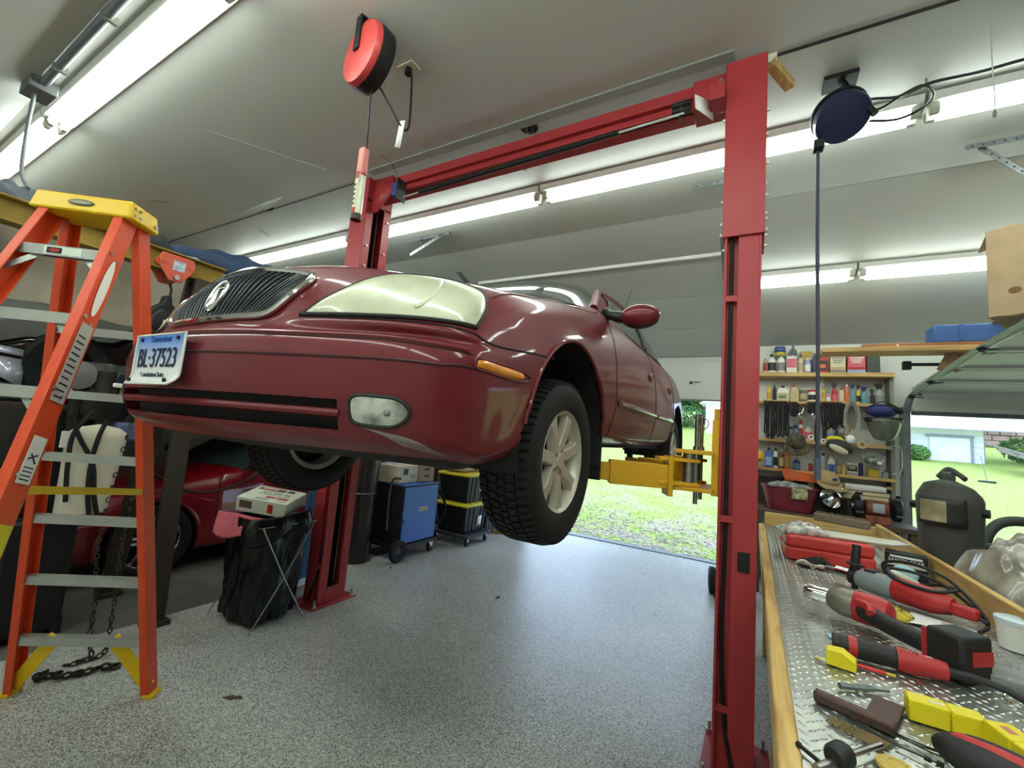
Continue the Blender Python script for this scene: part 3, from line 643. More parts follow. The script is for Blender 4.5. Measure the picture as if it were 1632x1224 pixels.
# ---- underbody, liners
UND = mat('underbody_black', (28, 27, 27), .8, bump=.1)
m = MB()
m.grid(lambda a, b: (lambda p: (p[0], p[1]+.02, p[2]))(surf_grid([-4.9+9.8*a], [0])[0, 0]) if b == 0 else (lambda p: (p[0]*(1-.35*b), p[1]+(.62-p[1])*b*.9, p[2]-.05*math.sin(min(1, b*1.6)*1.57)+.02*b))(surf_grid([-4.9+9.8*a], [0])[0, 0]), 40, 8)
m.build('undertray', UND, car)
m = MB().box((-.55, .55, .16), (.55, 4.75, .30)).box((-.80, 1.5, .17), (.80, 3.40, .26)).box((-.3, 1.9, .13), (.3, 2.6, .16)); m.box((-.45, .75, .12), (.45, 1.3, .2)).build('underbody', UND, car, bevel=.01)
for s in (1, -1):
    for A in (AF, AR):
        m = MB(); pr = [(A[0]+(A[2]+.012)*math.cos(t), A[1]+(A[2]+.012)*math.sin(t)) for t in np.linspace(-.25, math.pi+.25, 24)]
        V = [(s*x, y, z) for x in (.50, .895) for y, z in pr]; k = len(pr)
        m.add(V, [(i, i+1, k+i+1, k+i) for i in range(k-1)] + [tuple(range(k))]); m.build('wheel_liner', UND, car, ang=60)
    MB().tube([(s*.86, 1.5, .2), (s*.88, 1.52, .15), (s*.88, 1.53, .06)], .02, 6).build('mud_flap', RUB, car) if False else MB().box((min(s*.62, s*.90), 1.455, .02), (max(s*.62, s*.90), 1.47, .30)).build('mud_flap', RUB, car, bevel=.004)
# ---- wheels
ALU = mat('alloy_silver', (190, 185, 170), .38, metal=.4, var=.08, scale=10)
def wheel_at(x, y, z, s):
    """s=+1 outer face towards +x"""
    C_ = Vector((x, y, z)); ax = Vector((s, 0, 0))
    pr = [(.205,-.10),(.212,-.085),(.205,-.07),(.185,-.04),(.18,.02),(.195,.075),(.212,.09),(.206,.10),(.200,.095),(.188,.075),(.178,.03),(.17,-.05),(.18,-.09)]
    w = MB().lathe([(r_, d-.10) for r_, d in pr], C_, ax, 48, True).build('wheel', ALU, car)
    MB().lathe([(.0, -.075), (.05, -.075), (.17, -.085), (.176, -.09), (.176, -.10), (0, -.12)], C_, ax, 32).build('brake_disc', mat('rusty_dark', (22, 19, 18), .8), w)
    for k in range(7):
        t = 2*math.pi*k/7+.3; d = Vector((0, math.cos(t), math.sin(t))); e = Vector((0, -math.sin(t), math.cos(t)))
        V = []
        for q, wd, dp in ((.03, .034, -.026), (.07, .030, -.020), (.15, .027, -.012), (.194, .038, -.014)):
            b = C_+d*q
            V += [b+e*wd+ax*(dp-.035), b-e*wd+ax*(dp-.035), b-e*wd*.8+ax*dp, b+e*wd*.8+ax*dp]
        F = [(0,1,2,3),(15,14,13,12)]
        for i in range(3):
            for j in range(4): F.append((4*i+j, 4*i+(j+1) % 4, 4*i+4+(j+1) % 4, 4*i+4+j))
        MB().add(V, F).build('spoke', ALU, w, bevel=.003)
    MB().lathe([(.062, -.05), (.06, -.026), (.045, -.02), (.033, -.02), (.031, -.012), (.0, -.009)], C_, ax, 28).build('hub_cap', ALU, w)
    for k in range(5):
        t = 2*math.pi*k/5; q = C_+Vector((0, math.cos(t), math.sin(t)))*.046; MB().cyl(q+ax*-.03, q+ax*-.014, .0095, n=6).build('lug_nut', BOLT, w)
    tp = [(.206,-.098),(.225,-.106),(.27,-.116),(.305,-.108),(.322,-.088),(.327,-.05),(.328,0),(.327,.05),(.322,.088),(.305,.108),(.27,.116),(.225,.106),(.206,.098)]
    tire = MB().lathe([(r_, d-.10) for r_, d in tp+[(.2, .09), (.2, -.09)]], C_, ax, 64, True).build('tire', RUB, w, ang=60)
    m = MB(); nb = 64
    rows = ((-.098, -.060, .25, -.012), (-.052, -.018, .55, 0), (-.012, .012, -.2, 0), (.018, .052, -.55, 0), (.060, .098, -.25, -.012))
    for k in range(nb):
        for ri, (d0, d1, sk, drop) in enumerate(rows):
            t0 = 2*math.pi*(k+.5*(ri % 2))/nb; V = []
            for (dd, dt) in ((d0, 0), (d1, sk)):
                for tt in (t0+dt*.05, t0+dt*.05+2*math.pi/nb*.68):
                    edge_d = drop if (abs(dd) > .09) else 0
                    for rr in (.32+edge_d, .3365+edge_d*.9):
                        V.append(C_+ax*(dd-.10)+Vector((0, math.cos(tt), math.sin(tt)))*rr)
            m.add(V, [(0,1,3,2),(4,6,7,5),(0,4,5,1),(2,3,7,6),(1,5,7,3)])
    m.build('tread', RUB, tire, smooth=False)
wheel_at(.868, 1.07, .115, 1); wheel_at(-.868, 1.07, .115, -1); wheel_at(.868, 3.83, .13, 1); wheel_at(-.868, 3.83, .13, -1)
for s in (1, -1): MB().cyl((s*.66, 1.07, .115), (s*.3, 1.07, .2), .03, n=10).cyl((s*.64, 1.1, .05), (s*.3, 1.2, .17), .025, n=10).cyl((s*.62, 1.07, .16), (s*.56, 1.1, .6), .05, n=12).build('suspension', UND, car)
# ---- side trim, handles, mirrors, greenhouse
for s in (1, -1):
    S = lambda L_: [(s*a, b) for a, b in L_]
    patch('door_moulding', S([(7.02, 3.62), (7.6, 3.62), (8.25, 3.65)]), S([(7.02, 4.12), (7.6, 4.12), (8.25, 4.12)]), PAINT, .008, 20, 4, .006)
    patch('door_moulding', S([(8.31, 3.65), (8.8, 3.65), (9.25, 3.7)]), S([(8.31, 4.12), (8.8, 4.12), (9.25, 4.14)]), PAINT, .008, 16, 4, .006)
    strip('chrome_strip', S([(7.05, 3.86), (8.24, 3.88)]), CHROME, .006, .016); strip('chrome_strip', S([(8.32, 3.88), (9.2, 3.92)]), CHROME, .006, .016)
    for uu in (8.08, 9.12):
        c = surf_pts([(s*uu, 7.35)], .004)[0]; MB().ell(c, (.014, .055, .032), 16, 10).build('door_handle', PAINT, car)
    # mirror
    c = Vector((s*1.005, 1.66, .885))
    mir = MB().ell(c, (.105, .062, .062), 24, 14).build('mirror', PAINT, car)
    MB().ell(c+Vector((0, .012, -.012)), (.099, .056, .056), 24, 14).build('mirror_lower_shell', BLK, mir)
    MB().ell(c+Vector((0, .058, .0)), (.085, .008, .045), 20, 10).build('mirror_glass', CHROME, mir)
    MB().tube([c+Vector((-s*.07, .0, -.01)), c+Vector((-s*.17, .02, .02)), c+Vector((-s*.2, .05, .04))], [.032, .028, .034], 10, 4).build('mirror_arm', BLK, mir)
GLASS = mat('tinted_glass', (52, 62, 58), .05, spec=.6, coat=.6, var=.03)
hdr = [(0, 2.12, 1.325), (.2, 2.13, 1.32), (.38, 2.16, 1.305), (.5, 2.2, 1.275), (.56, 2.25, 1.245)]
cowl = [(0, 1.36, .945), (.25, 1.365, .942), (.48, 1.40, .935), (.66, 1.48, .928), (.765, 1.60, .922)]
def curve(C_, t):
    P = catmull([Vector((-x, y, z)) for x, y, z in C_[:0:-1]] + [Vector(p) for p in C_], 8); x = t*(len(P)-1); i = min(int(x), len(P)-2); return P[i].lerp(P[i+1], x-i)
MB().grid(lambda a, b: curve(cowl, a).lerp(curve(hdr, a), b) + Vector((0, -.05, .03))*math.sin(b*math.pi), 32, 10).build('windshield', GLASS, car, ang=80)
roofc = [(0, 3.25, 1.37), (.2, 3.25, 1.365), (.4, 3.22, 1.345), (.52, 3.18, 1.315), (.575, 3.15, 1.285)]
MB().grid(lambda a, b: curve(hdr, a).lerp(curve(roofc, a), b) + Vector((0, 0, .045))*math.sin(b*math.pi), 32, 10).build('roof', PAINT, car, ang=80)
deck = [(0, 3.98, .985), (.3, 3.97, .983), (.52, 3.93, .975), (.66, 3.86, .965), (.73, 3.8, .955)]
MB().grid(lambda a, b: curve(roofc, a).lerp(curve(deck, a), b) + Vector((0, .04, .03))*math.sin(b*math.pi), 32, 8).build('rear_window', GLASS, car, ang=80)
tail = [(0, 4.85, .97), (.3, 4.83, .97), (.5, 4.76, .968), (.58, 4.68, .965), (.6, 4.62, .963)]
MB().grid(lambda a, b: curve(deck, a).lerp(curve(tail, a), b) + Vector((0, 0, .02))*math.sin(b*math.pi), 32, 6).build('trunk_lid', PAINT, car, ang=80)
for s in (1, -1):
    belt = [(.785, 1.60, .918), (.79, 2.0, .92), (.79, 2.6, .925), (.785, 3.2, .935), (.77, 3.55, .945), (.73, 3.8, .955)]
    rail = [(.565, 2.25, 1.245), (.575, 2.45, 1.275), (.58, 2.75, 1.30), (.58, 3.0, 1.30), (.575, 3.15, 1.285), (.66, 3.55, 1.10)]
    def SB(C_, t): 
        P = catmull(C_, 8); x = t*(len(P)-1); i = min(int(x), len(P)-2); q = P[i].lerp(P[i+1], x-i); return Vector((s*q.x, q.y, q.z))
    def sg(a, b): return SB(belt, a).lerp(SB(rail, a), b) + Vector((s*.03, 0, 0))*math.sin(b*math.pi)
    gl = MB().grid(lambda a, b: sg(.10+.34*a, .04+.92*b), 14, 6).build('side_window', GLASS, car, ang=80)
    MB().grid(lambda a, b: sg(.47+.30*a, .04+.92*b), 14, 6).build('side_window', GLASS, car, ang=80)
    MB().grid(lambda a, b: sg(a, b)-Vector((s*.012, 0, 0)), 24, 8).build('pillar_frame', PAINT, car, ang=80)
    MB().tube([sg(t, 1.0) for t in np.linspace(0, .8, 12)], .016, 8).build('roof_rail', PAINT, car)
    P = [curve(cowl, .5+s*.5), curve(cowl, .5+s*.5).lerp(curve(hdr, .5+s*.5), .5)+Vector((s*.015, -.03, .025)), curve(hdr, .5+s*.5)]
    MB().tube(P, .026, 8, 6).build('windshield_pillar', PAINT, car)
    MB().tube([sg(.095, .04), sg(.095, .5), sg(.095, .96)], .008, 6, 4).build('window_trim', BLK, car)
    MB().tube([sg(.455, .02), sg(.455, .5), sg(.455, .98)], .022, 6, 4).build('window_trim', BLK, car)
    MB().tube([sg(t, .01) for t in np.linspace(.05, .95, 14)], .007, 6).build('belt_trim', BLK, car)
MB().tube([(.42, 3.3, 1.33), (.45, 3.36, 1.45), (.47, 3.5, 1.7)], .0025, 5, 4).build('antenna', BLK, car)
# ------------------------------------------------------------------ stepladder
LAD = Vector((-2.94, 1.012, 0))
ladder = thing('stepladder', 'orange fibreglass stepladder with yellow top cap and grey steps', 'ladder', LAD, math.atan2(.6, .8))
# local: x along the steps, -y towards the camera (front section), origin between the rear feet
OR = mat('orange_fibreglass', (214, 74, 34), .45, var=.07, scale=14); LYEL = mat('ladder_yellow', (226, 186, 18), .42, var=.06); ALS = mat('aluminium_step', (176, 178, 172), .42, metal=.7, var=.1)
capc = Vector((.045, -.435, 2.36)) if False else Vector((0.03, -.43, 2.33))
def channel(m, p0, p1, w, d, out, t=.006):
    """C-rail: web of depth d facing 'out' (x sign), flanges w"""
    p0, p1 = Vector(p0), Vector(p1); ax = (p1-p0).normalized(); xs = Vector((out, 0, 0)); yv = ax.cross(xs).normalized()
    m.bar(p0, p1, d, t, xs)
    for s in (-1, 1): m.bar(p0+yv*s*(d/2-t/2)-xs*w/2, p1+yv*s*(d/2-t/2)-xs*w/2, t, w, xs)
cw = .165; fw_r = .325; fw_f = .36
for s in (-1, 1):
    m = MB(); channel(m, (s*cw+capc.x*0, capc.y+.05, 2.33), (s*fw_r, 0, .02), .034, .072, s); m.build('rear_rail', OR, ladder, bevel=.002)
    m = MB(); channel(m, (s*cw, capc.y-.035, 2.33), (s*fw_f, -1.24, .02), .036, .088, s); fr = m.build('front_rail', OR, ladder, bevel=.002)
    MB().box((s*fw_r-.025, -.04, 0), (s*fw_r+.025, .04, .02)).build('foot', LYEL, ladder, bevel=.004)
    MB().box((s*fw_f-.03, -1.30, 0), (s*fw_f+.03, -1.2, .05)).build('foot', BLK, ladder, bevel=.004)
def rearp(x, z): f = 1-z/2.33; return Vector((x*(cw+(fw_r-cw)*f), (capc.y+.05)*(z/2.33), z))
def frontp(x, z): f = 1-z/2.33; return Vector((x*(cw+(fw_f-cw)*f), (capc.y-.035)*(z/2.33)-1.24*(1-z/2.33), z))
for z in (.30, .605, .91, 1.215, 1.52, 1.825):
    a, b = rearp(-.96, z), rearp(.96, z); m = MB().bar(a, b, .045, .006).bar(a+Vector((0, -.02, -.018)), b+Vector((0, -.02, -.018)), .006, .036); m.build('rear_bar', ALS, ladder)
for z in (.30, .605, .91, 1.215, 1.52, 1.825, 2.13):
    a, b = frontp(-.97, z), frontp(.97, z); m = MB().bar(a, b, .078, .006).bar(a+Vector((0, -.038, -.02)), b+Vector((0, -.038, -.02)), .006, .045).bar(a+Vector((0, .036, -.014)), b+Vector((0, .036, -.014)), .006, .03)
    st = m.build('step', ALS, ladder)
    for s in (-1, 1):
        p = frontp(s*.96, z); m = MB().bar(p+Vector((-s*.09, -.02, -.03)), frontp(s*.97, z-.12)+Vector((0, -.02, 0)), .025, .004, (0, 1, 0)); m.build('step_brace', ALS, ladder)
        for dy in (-.02, .012): q = frontp(s*1.0, z); MB().cyl(q+Vector((s*.003, dy-.01, -.02-dy)), q+Vector((s*.010, dy-.01, -.02-dy)), .008, n=8).build('rivet', BOLT, st)
for s in (-1, 1):                                            # yellow bottom gussets on the rear section
    p, q = rearp(s*.95, .05), rearp(s*.42, .30); m = MB().bar(p, q, .065, .012, (0, 1, 0)); m.build('gusset_brace', LYEL, ladder, bevel=.003)
a, b = rearp(.98, 1.05), frontp(.98, 1.16); MB().bar(a, b, .004, .03).build('spreader_bar', LYEL, ladder)
a, b = rearp(-.98, 1.05), frontp(-.98, 1.16); MB().bar(a, b, .004, .03).build('spreader_bar', LYEL, ladder)
m = MB()                                                     # top cap
x, y0, y1 = .195, capc.y-.085, capc.y+.085
m.add([(-x,y0,2.40),(x,y0,2.40),(x,y1,2.40),(-x,y1,2.40),(-x-.012,y0-.012,2.315),(x+.012,y0-.012,2.315),(x+.012,y1+.012,2.315),(-x-.012,y1+.012,2.315)], [(0,1,2,3),(7,6,5,4),(0,4,5,1),(1,5,6,2),(2,6,7,3),(3,7,4,0)])
cap = m.build('top_cap', LYEL, ladder, bevel=.01)
MB().prism([(.052*math.cos(t), .014*math.sin(t)) for t in np.linspace(0, 6.283, 24, endpoint=False)], (0, y0-.0085, 2.357), (1, 0, 0), (0, .12, 1), .0035).build('oval_badge', BLK, cap)
MB().prism([(.044*math.cos(t), .008*math.sin(t)) for t in np.linspace(0, 6.283, 24, endpoint=False)], (0, y0-.0115, 2.357), (1, 0, 0), (0, .12, 1), .002).build('oval_badge', mat('badge_silver', (150, 146, 110), .5), cap)
for xx in (-.11, .11): MB().box((xx-.03, y0+.03, 2.3985), (xx+.03, y0+.045, 2.4015)).build('cap_slot', mat('slot_brown', (140, 104, 10), .7), cap)
for xx in (.168, .185):
    for yy in (y0+.02, y0+.05): MB().cyl((x+.003, yy, 2.34+(xx-.168)*2), (x+.014, yy, 2.34+(xx-.168)*2), .006, n=8).build('rivet', BOLT, cap)
MB().cyl((x+.004, y1-.02, 2.345), (x+.016, y1-.02, 2.345), .010, n=8).build('rivet', BOLT, cap)
# stickers on the front rail (right-hand one, outer web)
def rail_sticker(z0, z1, w, m, name, off=0.0, oval=False):
    a, b = frontp(1.0, z0), frontp(1.0, z1); ax = (b-a).normalized(); yv = ax.cross(Vector((1, 0, 0))).normalized(); o = a+Vector((.0065, 0, 0)); L_ = (b-a).length
    poly = [(L_/2+L_/2*math.cos(t), w/2*math.sin(t)) for t in np.linspace(0, 6.283, 28, endpoint=False)] if oval else [(0, -w/2), (L_, -w/2), (L_, w/2), (0, w/2)]
    p = MB().prism([(q, r_+off) for q, r_ in poly], o, ax, yv, .0012 if ax.cross(yv).x > 0 else -.0012).build(name, m, ladder)
    return o, ax, yv, L_
rail_sticker(1.83, 2.10, .042, mat('white_patch', (226, 224, 214), .6), 'white_oval_label', 0, True)
o, ax, yv, L_ = rail_sticker(1.47, 1.79, .058, mat('grey_label', (176, 176, 166), .6), 'instruction_label')
INK = mat('dark_print', (50, 50, 52), .6)
m = MB()
for k in range(11):
    q = o+ax*(.02+.026*k)+Vector((.002, 0, 0)); m.bar(q-yv*.023, q+yv*(.010+.012*random.random()), .006, .0012, (1, 0, 0))
m.build('label_print', INK, ladder)
o, ax, yv, L_ = rail_sticker(1.18, 1.34, .055, WHT, 'warning_label')
MB().prism([(.125+.02*math.cos(t), .022*math.sin(t)) for t in np.linspace(0, 6.283, 20, endpoint=False)], o+Vector((.0012, 0, 0)), ax, yv, .0012).build('label_print', mat('red_print', (178, 34, 30), .5), ladder)
m = MB()
for k in range(4):
    q = o+ax*(.014+.014*k)+Vector((.002, 0, 0)); m.bar(q-yv*.02, q+yv*.018, .004, .001, (1, 0, 0))
q = o+ax*.085+Vector((.002, 0, 0)); m.bar(q-yv*.018, q+yv*.016+ax*.02, .006, .001, (1, 0, 0)); m.bar(q-yv*.012+ax*.02, q+yv*.016-ax*.012, .006, .001, (1, 0, 0)); m.build('label_print', INK, ladder)
rail_sticker(.86, 1.05, .065, mat('yellow_label', (214, 196, 40), .5), 'caution_label')
# red-and-white notice on the second step
a, b = frontp(-.35, 2.13)+Vector((0, -.0415, -.02)), frontp(.45, 2.13)+Vector((0, -.0415, -.02))
MB().bar(a, b, .0015, .034).build('step_label', mat('pale_label', (206, 214, 200), .5), ladder)
MB().bar(a+Vector((.012, -.001, 0)), a+Vector((.07, -.001, 0)), .001, .026).build('step_label', BLK, ladder)
MB().prism([(.02*math.cos(t), .008*math.sin(t)) for t in np.linspace(0, 6.283, 16, endpoint=False)], a+Vector((.041, -.0015, 0)), (1, 0, 0), (0, 0, 1), .001).build('step_label', mat('red_print'), ladder)

# ------------------------------------------------------------------ gantry with trolley and chain hoist
GY = mat('gantry_yellow', (146, 120, 40), .6, var=.2, scale=5); GBR = mat('gantry_brown_leg', (54, 46, 36), .6, var=.2)
gan = thing('gantry_crane', 'yellow steel I-beam gantry with dark brown A-frame legs', 'gantry', (-3.9, 1.2, 0)); GO = Vector(gan.location)
zt, zb = 2.645, 2.49
m = MB(); ya, yb = -.75-GO.y, 1.78-GO.y
m.box((-.06, ya, zt-.012), (.06, yb, zt)).box((-.06, ya, zb), (.06, yb, zb+.012)).box((-.006, ya, zb), (.006, yb, zt)); m.build('i_beam', GY, gan, bevel=.002)
for yy in (1.62-GO.y, -.6-GO.y):
    for sx in (1, -1):
        MB().bar((sx*.07, yy, zb), (sx*.385, yy-.1, .03), .05, .115, (0, 1, 0)).build('leg', GBR, gan, bevel=.004)
        MB().box((sx*.385-.06, yy-.16, 0), (sx*.385+.06, yy-.02, .03)).build('foot_plate', GBR, gan)
    MB().bar((-.22, yy-.05, 1.4), (.22, yy-.05, 1.4), .05, .05).build('leg_tie', GBR, gan); MB().box((-.09, yy-.06, zb-.03), (.09, yy+.06, zb)).build('saddle', GBR, gan)
tc_ = at(280, 432, X=-3.83); HOR = mat('trolley_red', (208, 92, 70), .5, var=.1)
tr = thing('beam_trolley', 'salmon-red push trolley riding the yellow I-beam, with paper tag', 'trolley', (-3.9, tc_.y, 2.369)); 
for s in (1, -1):
    m = MB().prism([(-.12,.10),(-.10,.145),(.10,.145),(.12,.10),(.10,.03),(.04,-.055),(-.04,-.055),(-.10,.03)], (s*.075 if s > 0 else -.087, 0, .10), (0, 1, 0), (0, 0, 1), .012); m.build('side_plate', HOR, tr, bevel=.004)
    for yy in (-.085, .085): MB().cyl((s*.062, yy, .155 if False else .175), (s*.010, yy, .175), .04, .034, n=18).build('wheel', HOR, tr)
    for yy in (-.085, .085): MB().cyl((s*.087, yy, .175), (s*.098, yy, .175), .012, n=8).build('axle_nut', HOR, tr)
MB().cyl((-.11, 0, .075), (.11, 0, .075), .018, n=14).build('load_bar', STEEL, tr)
MB().box((.0885, -.028, .13), (.0898, .05, .205)).build('paper_tag', mat('paper_tag', (214, 220, 224), .7, rgb2=(150, 170, 196), scale=40), tr)
ho = thing('chain_hoist', 'black hand chain hoist hooked under the salmon trolley', 'hoist', (-3.9, tc_.y, tc_.z-.40)); HB = mat('hoist_black', (18, 18, 18), .5)
MB().tube([(0, 0, .31), (0, .018, .27), (0, .016, .21), (0, 0, .19)], .009, 8, 4).build('hook', HB, ho)
m = MB().prism([(-.02,.21),(.02,.21),(.03,.15),(.09,.09),(.11,.02),(.07,-.06),(-.07,-.06),(-.11,.02),(-.09,.09),(-.03,.15)], (-.045, 0, 0), (0, 1, 0), (0, 0, 1), .09); m.build('body', HB, ho, bevel=.012)
MB().lathe([(.05, .045), (.085, .05), (.10, .065), (.085, .08), (.04, .085), (0, .085)], (0, 0, .0), (1, 0, 0), 24).build('cover', HB, ho)
MB().prism([(-.03, -.012), (.03, -.012), (.03, .012), (-.03, .012)], (.087, 0, .0), (0, 1, 0), (0, 0, 1), .002).build('badge', WHT, ho)
CHN = mat('chain_steel', (58, 54, 48), .5, metal=.7)
def chain(name, P, parent, r=.0045, link=.034):
    P = catmull(P, 12); m = MB(); acc = 0; k = 0; last = None
    for a, b in zip(P, P[1:]):
        acc += (b-a).length
        if acc >= link*.78:
            acc = 0; d = (b-a).normalized(); x = d.orthogonal().normalized(); y = d.cross(x); s = x if k % 2 else y; k += 1
            pts = [b+d*(link/2*math.cos(t))+s*(link*.32*math.sin(t)) for t in np.linspace(0, 6.283, 9)[:-1]]; m.tube(pts, r, 5, 0, True)
    o = m.build(name, CHN, parent); return o
for sy in (-.06, .06):
    fl = Vector((-3.28, 1.17+sy*.5, .03)); c0 = Vector((-3.9, tc_.y+sy, tc_.z-.44))
    ch = chain('hand_chain', [c0-ho.location, Vector((-3.75, c0.y-.05, 1.6))-ho.location, Vector((-3.45, 1.2+sy, .75))-ho.location, Vector((-3.31+sy*.4, 1.17+sy*.6, .3))-ho.location, Vector((-3.29+sy*.4, 1.165+sy*.6, .12))-ho.location, fl-ho.location, fl+Vector((.0, -.05, -.018))-ho.location, fl+Vector((-.03, -.1, -.02))-ho.location], ho); tag(ch, kind='stuff')
ch = chain('pile_of_chain', [Vector(at(x, y, Z=.02))-ho.location for x, y in ((48, 1084), (70, 1072), (60, 1082), (95, 1072), (90, 1080), (130, 1070), (120, 1076), (165, 1062), (188, 1060), (160, 1068))], ho, .007, .04); tag(ch, kind='stuff')

# ------------------------------------------------------------------ parked red coupe (local x towards the camera side, y rearwards)
RC = thing('coupe', 'glossy red two-door coupe parked beyond the ladder in the dark bay', 'car', (-5.33, 1.0, 0))
RP = mat('bright_red_car_paint', (118, 10, 20), .3, var=.03, coat=.8)
prof = [(0,.30,.62),(.02,.55,.72),(.15,.62,.78),(.6,.74,.84),(1.25,.86,.88),(1.45,.90,.885),(2.2,.93,.89),(3.0,.96,.885),(3.6,1.0,.88),(4.1,.99,.84),(4.45,.9,.76),(4.5,.5,.7)]
AF2, AR2 = (.82, .30, .36), (3.45, .31, .37)
def rbody(a, b):
    P = catmull(prof, 6); x = a*(len(P)-1); i = min(int(x), len(P)-2); q = P[i].lerp(P[i+1], x-i)
    y, top, hw = q.x, q.y, q.z
    # cross-section from sill to centre line
    S_ = [(hw*.93, .18), (hw*.99, .24), (hw, .45), (hw*.985, .62*min(1, top/.85)), (hw*.95, top-.10 if top > .5 else top*.8), (hw*.86, top-.02), (hw*.55, top+.025), (0, top+.04)]
    T_ = catmull([(p[0], 0, p[1]) for p in S_], 4); x = b*(len(T_)-1); j = min(int(x), len(T_)-2); w = T_[j].lerp(T_[j+1], x-j); return Vector((w.x, y, w.z))
for s in (1, -1):
    nu, nv = 240, 64; V = [[rbody(i/nu, j/nv) for j in range(nv+1)] for i in range(nu+1)]; m = MB(); idx = lambda i, j: i*(nv+1)+j
    F = []
    for i in range(nu):
        for j in range(nv):
            c = (V[i][j]+V[i+1][j+1])/2
            if c.x > .55 and any((c.y-A[0])**2+(c.z-A[1])**2 < A[2]**2 or (c.z < A[1] and abs(c.y-A[0]) < A[2]) for A in (AF2, AR2)): continue
            F.append((idx(i, j), idx(i+1, j), idx(i+1, j+1), idx(i, j+1)))
    m.add([Vector((s*v.x, v.y, v.z)) for r_ in V for v in r_], F); m.build('body_side', RP, RC, ang=60)
for s in (1, -1):
    for A in (AF2, AR2):
        m = MB(); pr = [(A[0]+A[2]*math.cos(t), A[1]+A[2]*math.sin(t)) for t in np.linspace(-.3, math.pi+.3, 20)]; k = len(pr)
        m.add([(s*x, y, z) for x in (.55, .86) for y, z in pr], [(i, i+1, k+i+1, k+i) for i in range(k-1)]+[tuple(range(k))]); m.build('wheel_liner', UND, RC)
        MB().tube([(s*.868, A[0]+(A[2]+.004)*math.cos(t), A[1]+(A[2]+.004)*math.sin(t)) for t in np.linspace(-.2, math.pi+.2, 30)], .018, 6).build('arch_lip', RP, RC)
        c = Vector((s*.86, A[0], .315)); ax = Vector((s, 0, 0))
        w = MB().lathe([(r_, d-.09) for r_, d in ((.215,-.1),(.225,-.09),(.21,-.06),(.2,.0),(.215,.08),(.228,.092),(.22,.1),(.205,.085),(.19,.02),(.19,-.08))], c, ax, 36, True).build('wheel', CHROME, RC)
        MB().lathe([(r_, d-.09) for r_, d in ((.222,-.1),(.26,-.115),(.30,-.105),(.315,-.07),(.316,.07),(.30,.105),(.26,.115),(.222,.1),(.21,.09),(.21,-.09))], c, ax, 40, True).build('tire', RUB, w)
        for k in range(5):
            t = 2*math.pi*k/5+.5; d = Vector((0, math.cos(t), math.sin(t))); e = Vector((0, -math.sin(t), math.cos(t)))
            for sg in (-1, 1): MB().bar(c+e*sg*.012+ax*-.04, c+d*.2+e*sg*.03+ax*-.012, .026, .03, ax).build('spoke', CHROME, w, bevel=.004)
        MB().lathe([(.05, -.05), (.048, -.015), (.03, -.006), (0, -.004)], c, ax, 20).build('hub_cap', CHROME, w)
        MB().lathe([(.0, -.14), (.2, -.14), (.2, -.13), (0, -.12)], c, ax, 24).build('brake_disc', BLK, w)
belt = [(0, 1.28, .90), (.3, 1.3, .90), (.6, 1.38, .885), (.78, 1.55, .88)]; head = [(0, 2.0, 1.27), (.25, 2.0, 1.265), (.45, 2.06, 1.24), (.53, 2.14, 1.20)]
rear = [(0, 2.75, 1.27), (.25, 2.75, 1.26), (.45, 2.72, 1.24), (.53, 2.7, 1.21)]; dk = [(0, 3.5, 1.03), (.3, 3.48, 1.02), (.55, 3.42, 1.01), (.7, 3.35, 1.0)]
MB().grid(lambda a, b: curve(belt, a).lerp(curve(head, a), b), 20, 6).build('windshield', GLASS, RC, ang=80)
MB().grid(lambda a, b: curve(head, a).lerp(curve(rear, a), b)+Vector((0, 0, .03))*math.sin(3.14*b), 20, 6).build('roof', BLK if False else RP, RC, ang=80)
MB().grid(lambda a, b: curve(rear, a).lerp(curve(dk, a), b), 20, 6).build('rear_window', GLASS, RC, ang=80)
for s in (1, -1):
    bl = [Vector((s*.80, 1.56, .87)), Vector((s*.815, 2.2, .885)), Vector((s*.80, 2.9, .91)), Vector((s*.72, 3.38, .985))]; rl = [Vector((s*.53, 2.14, 1.2)), Vector((s*.54, 2.3, 1.225)), Vector((s*.54, 2.6, 1.225)), Vector((s*.6, 3.0, 1.12))]
    def L4(C_, t): P = catmull(C_, 6); x = t*(len(P)-1); i = min(int(x), len(P)-2); return P[i].lerp(P[i+1], x-i)
    MB().grid(lambda a, b: L4(bl, a).lerp(L4(rl, a), b), 16, 4).build('side_window', GLASS, RC, ang=80)
    c = Vector((s*.93, 1.60, .965)); mm = MB().ell(c, (.10, .07, .065), 18, 12).build('mirror', BLK, RC); MB().bar(c+Vector((-s*.05, .02, -.03)), c+Vector((-s*.16, .05, -.07)), .05, .04).build('mirror_arm', BLK, mm)
    for k, yy in enumerate((1.30, 2.45)): MB().tube([(s*.885, yy, .25), (s*.893, yy, .45), (s*.875, yy, .66), (s*.835, yy+.02, .86)], .003, 5, 4).build('panel_gap', GAP, RC)
    MB().ell((s*.89, 2.27, .70), (.012, .085, .022), 14, 8).build('door_handle', RP, RC); MB().cyl((s*.885, 2.13, .70), (s*.898, 2.13, .70), .012, n=10).build('key_lock', CHROME, RC)
    MB().tube([(s*.895, 3.03, .69), (s*.9, 3.06, .655), (s*.9, 3.02, .64), (s*.895, 3.05, .605)], .006, 6, 5).build('fender_badge', CHROME, RC)
    MB().box((min(s*.86, s*.885), .03, .62), (max(s*.86, s*.885), .14, .66)).build('corner_light', AMB, RC) if False else None
    MB().tube([(s*.89, .3, .55), (s*.905, .8, .73), (s*.9, 1.25, .62)], .004, 5, 6).build('side_crease', RP, RC)
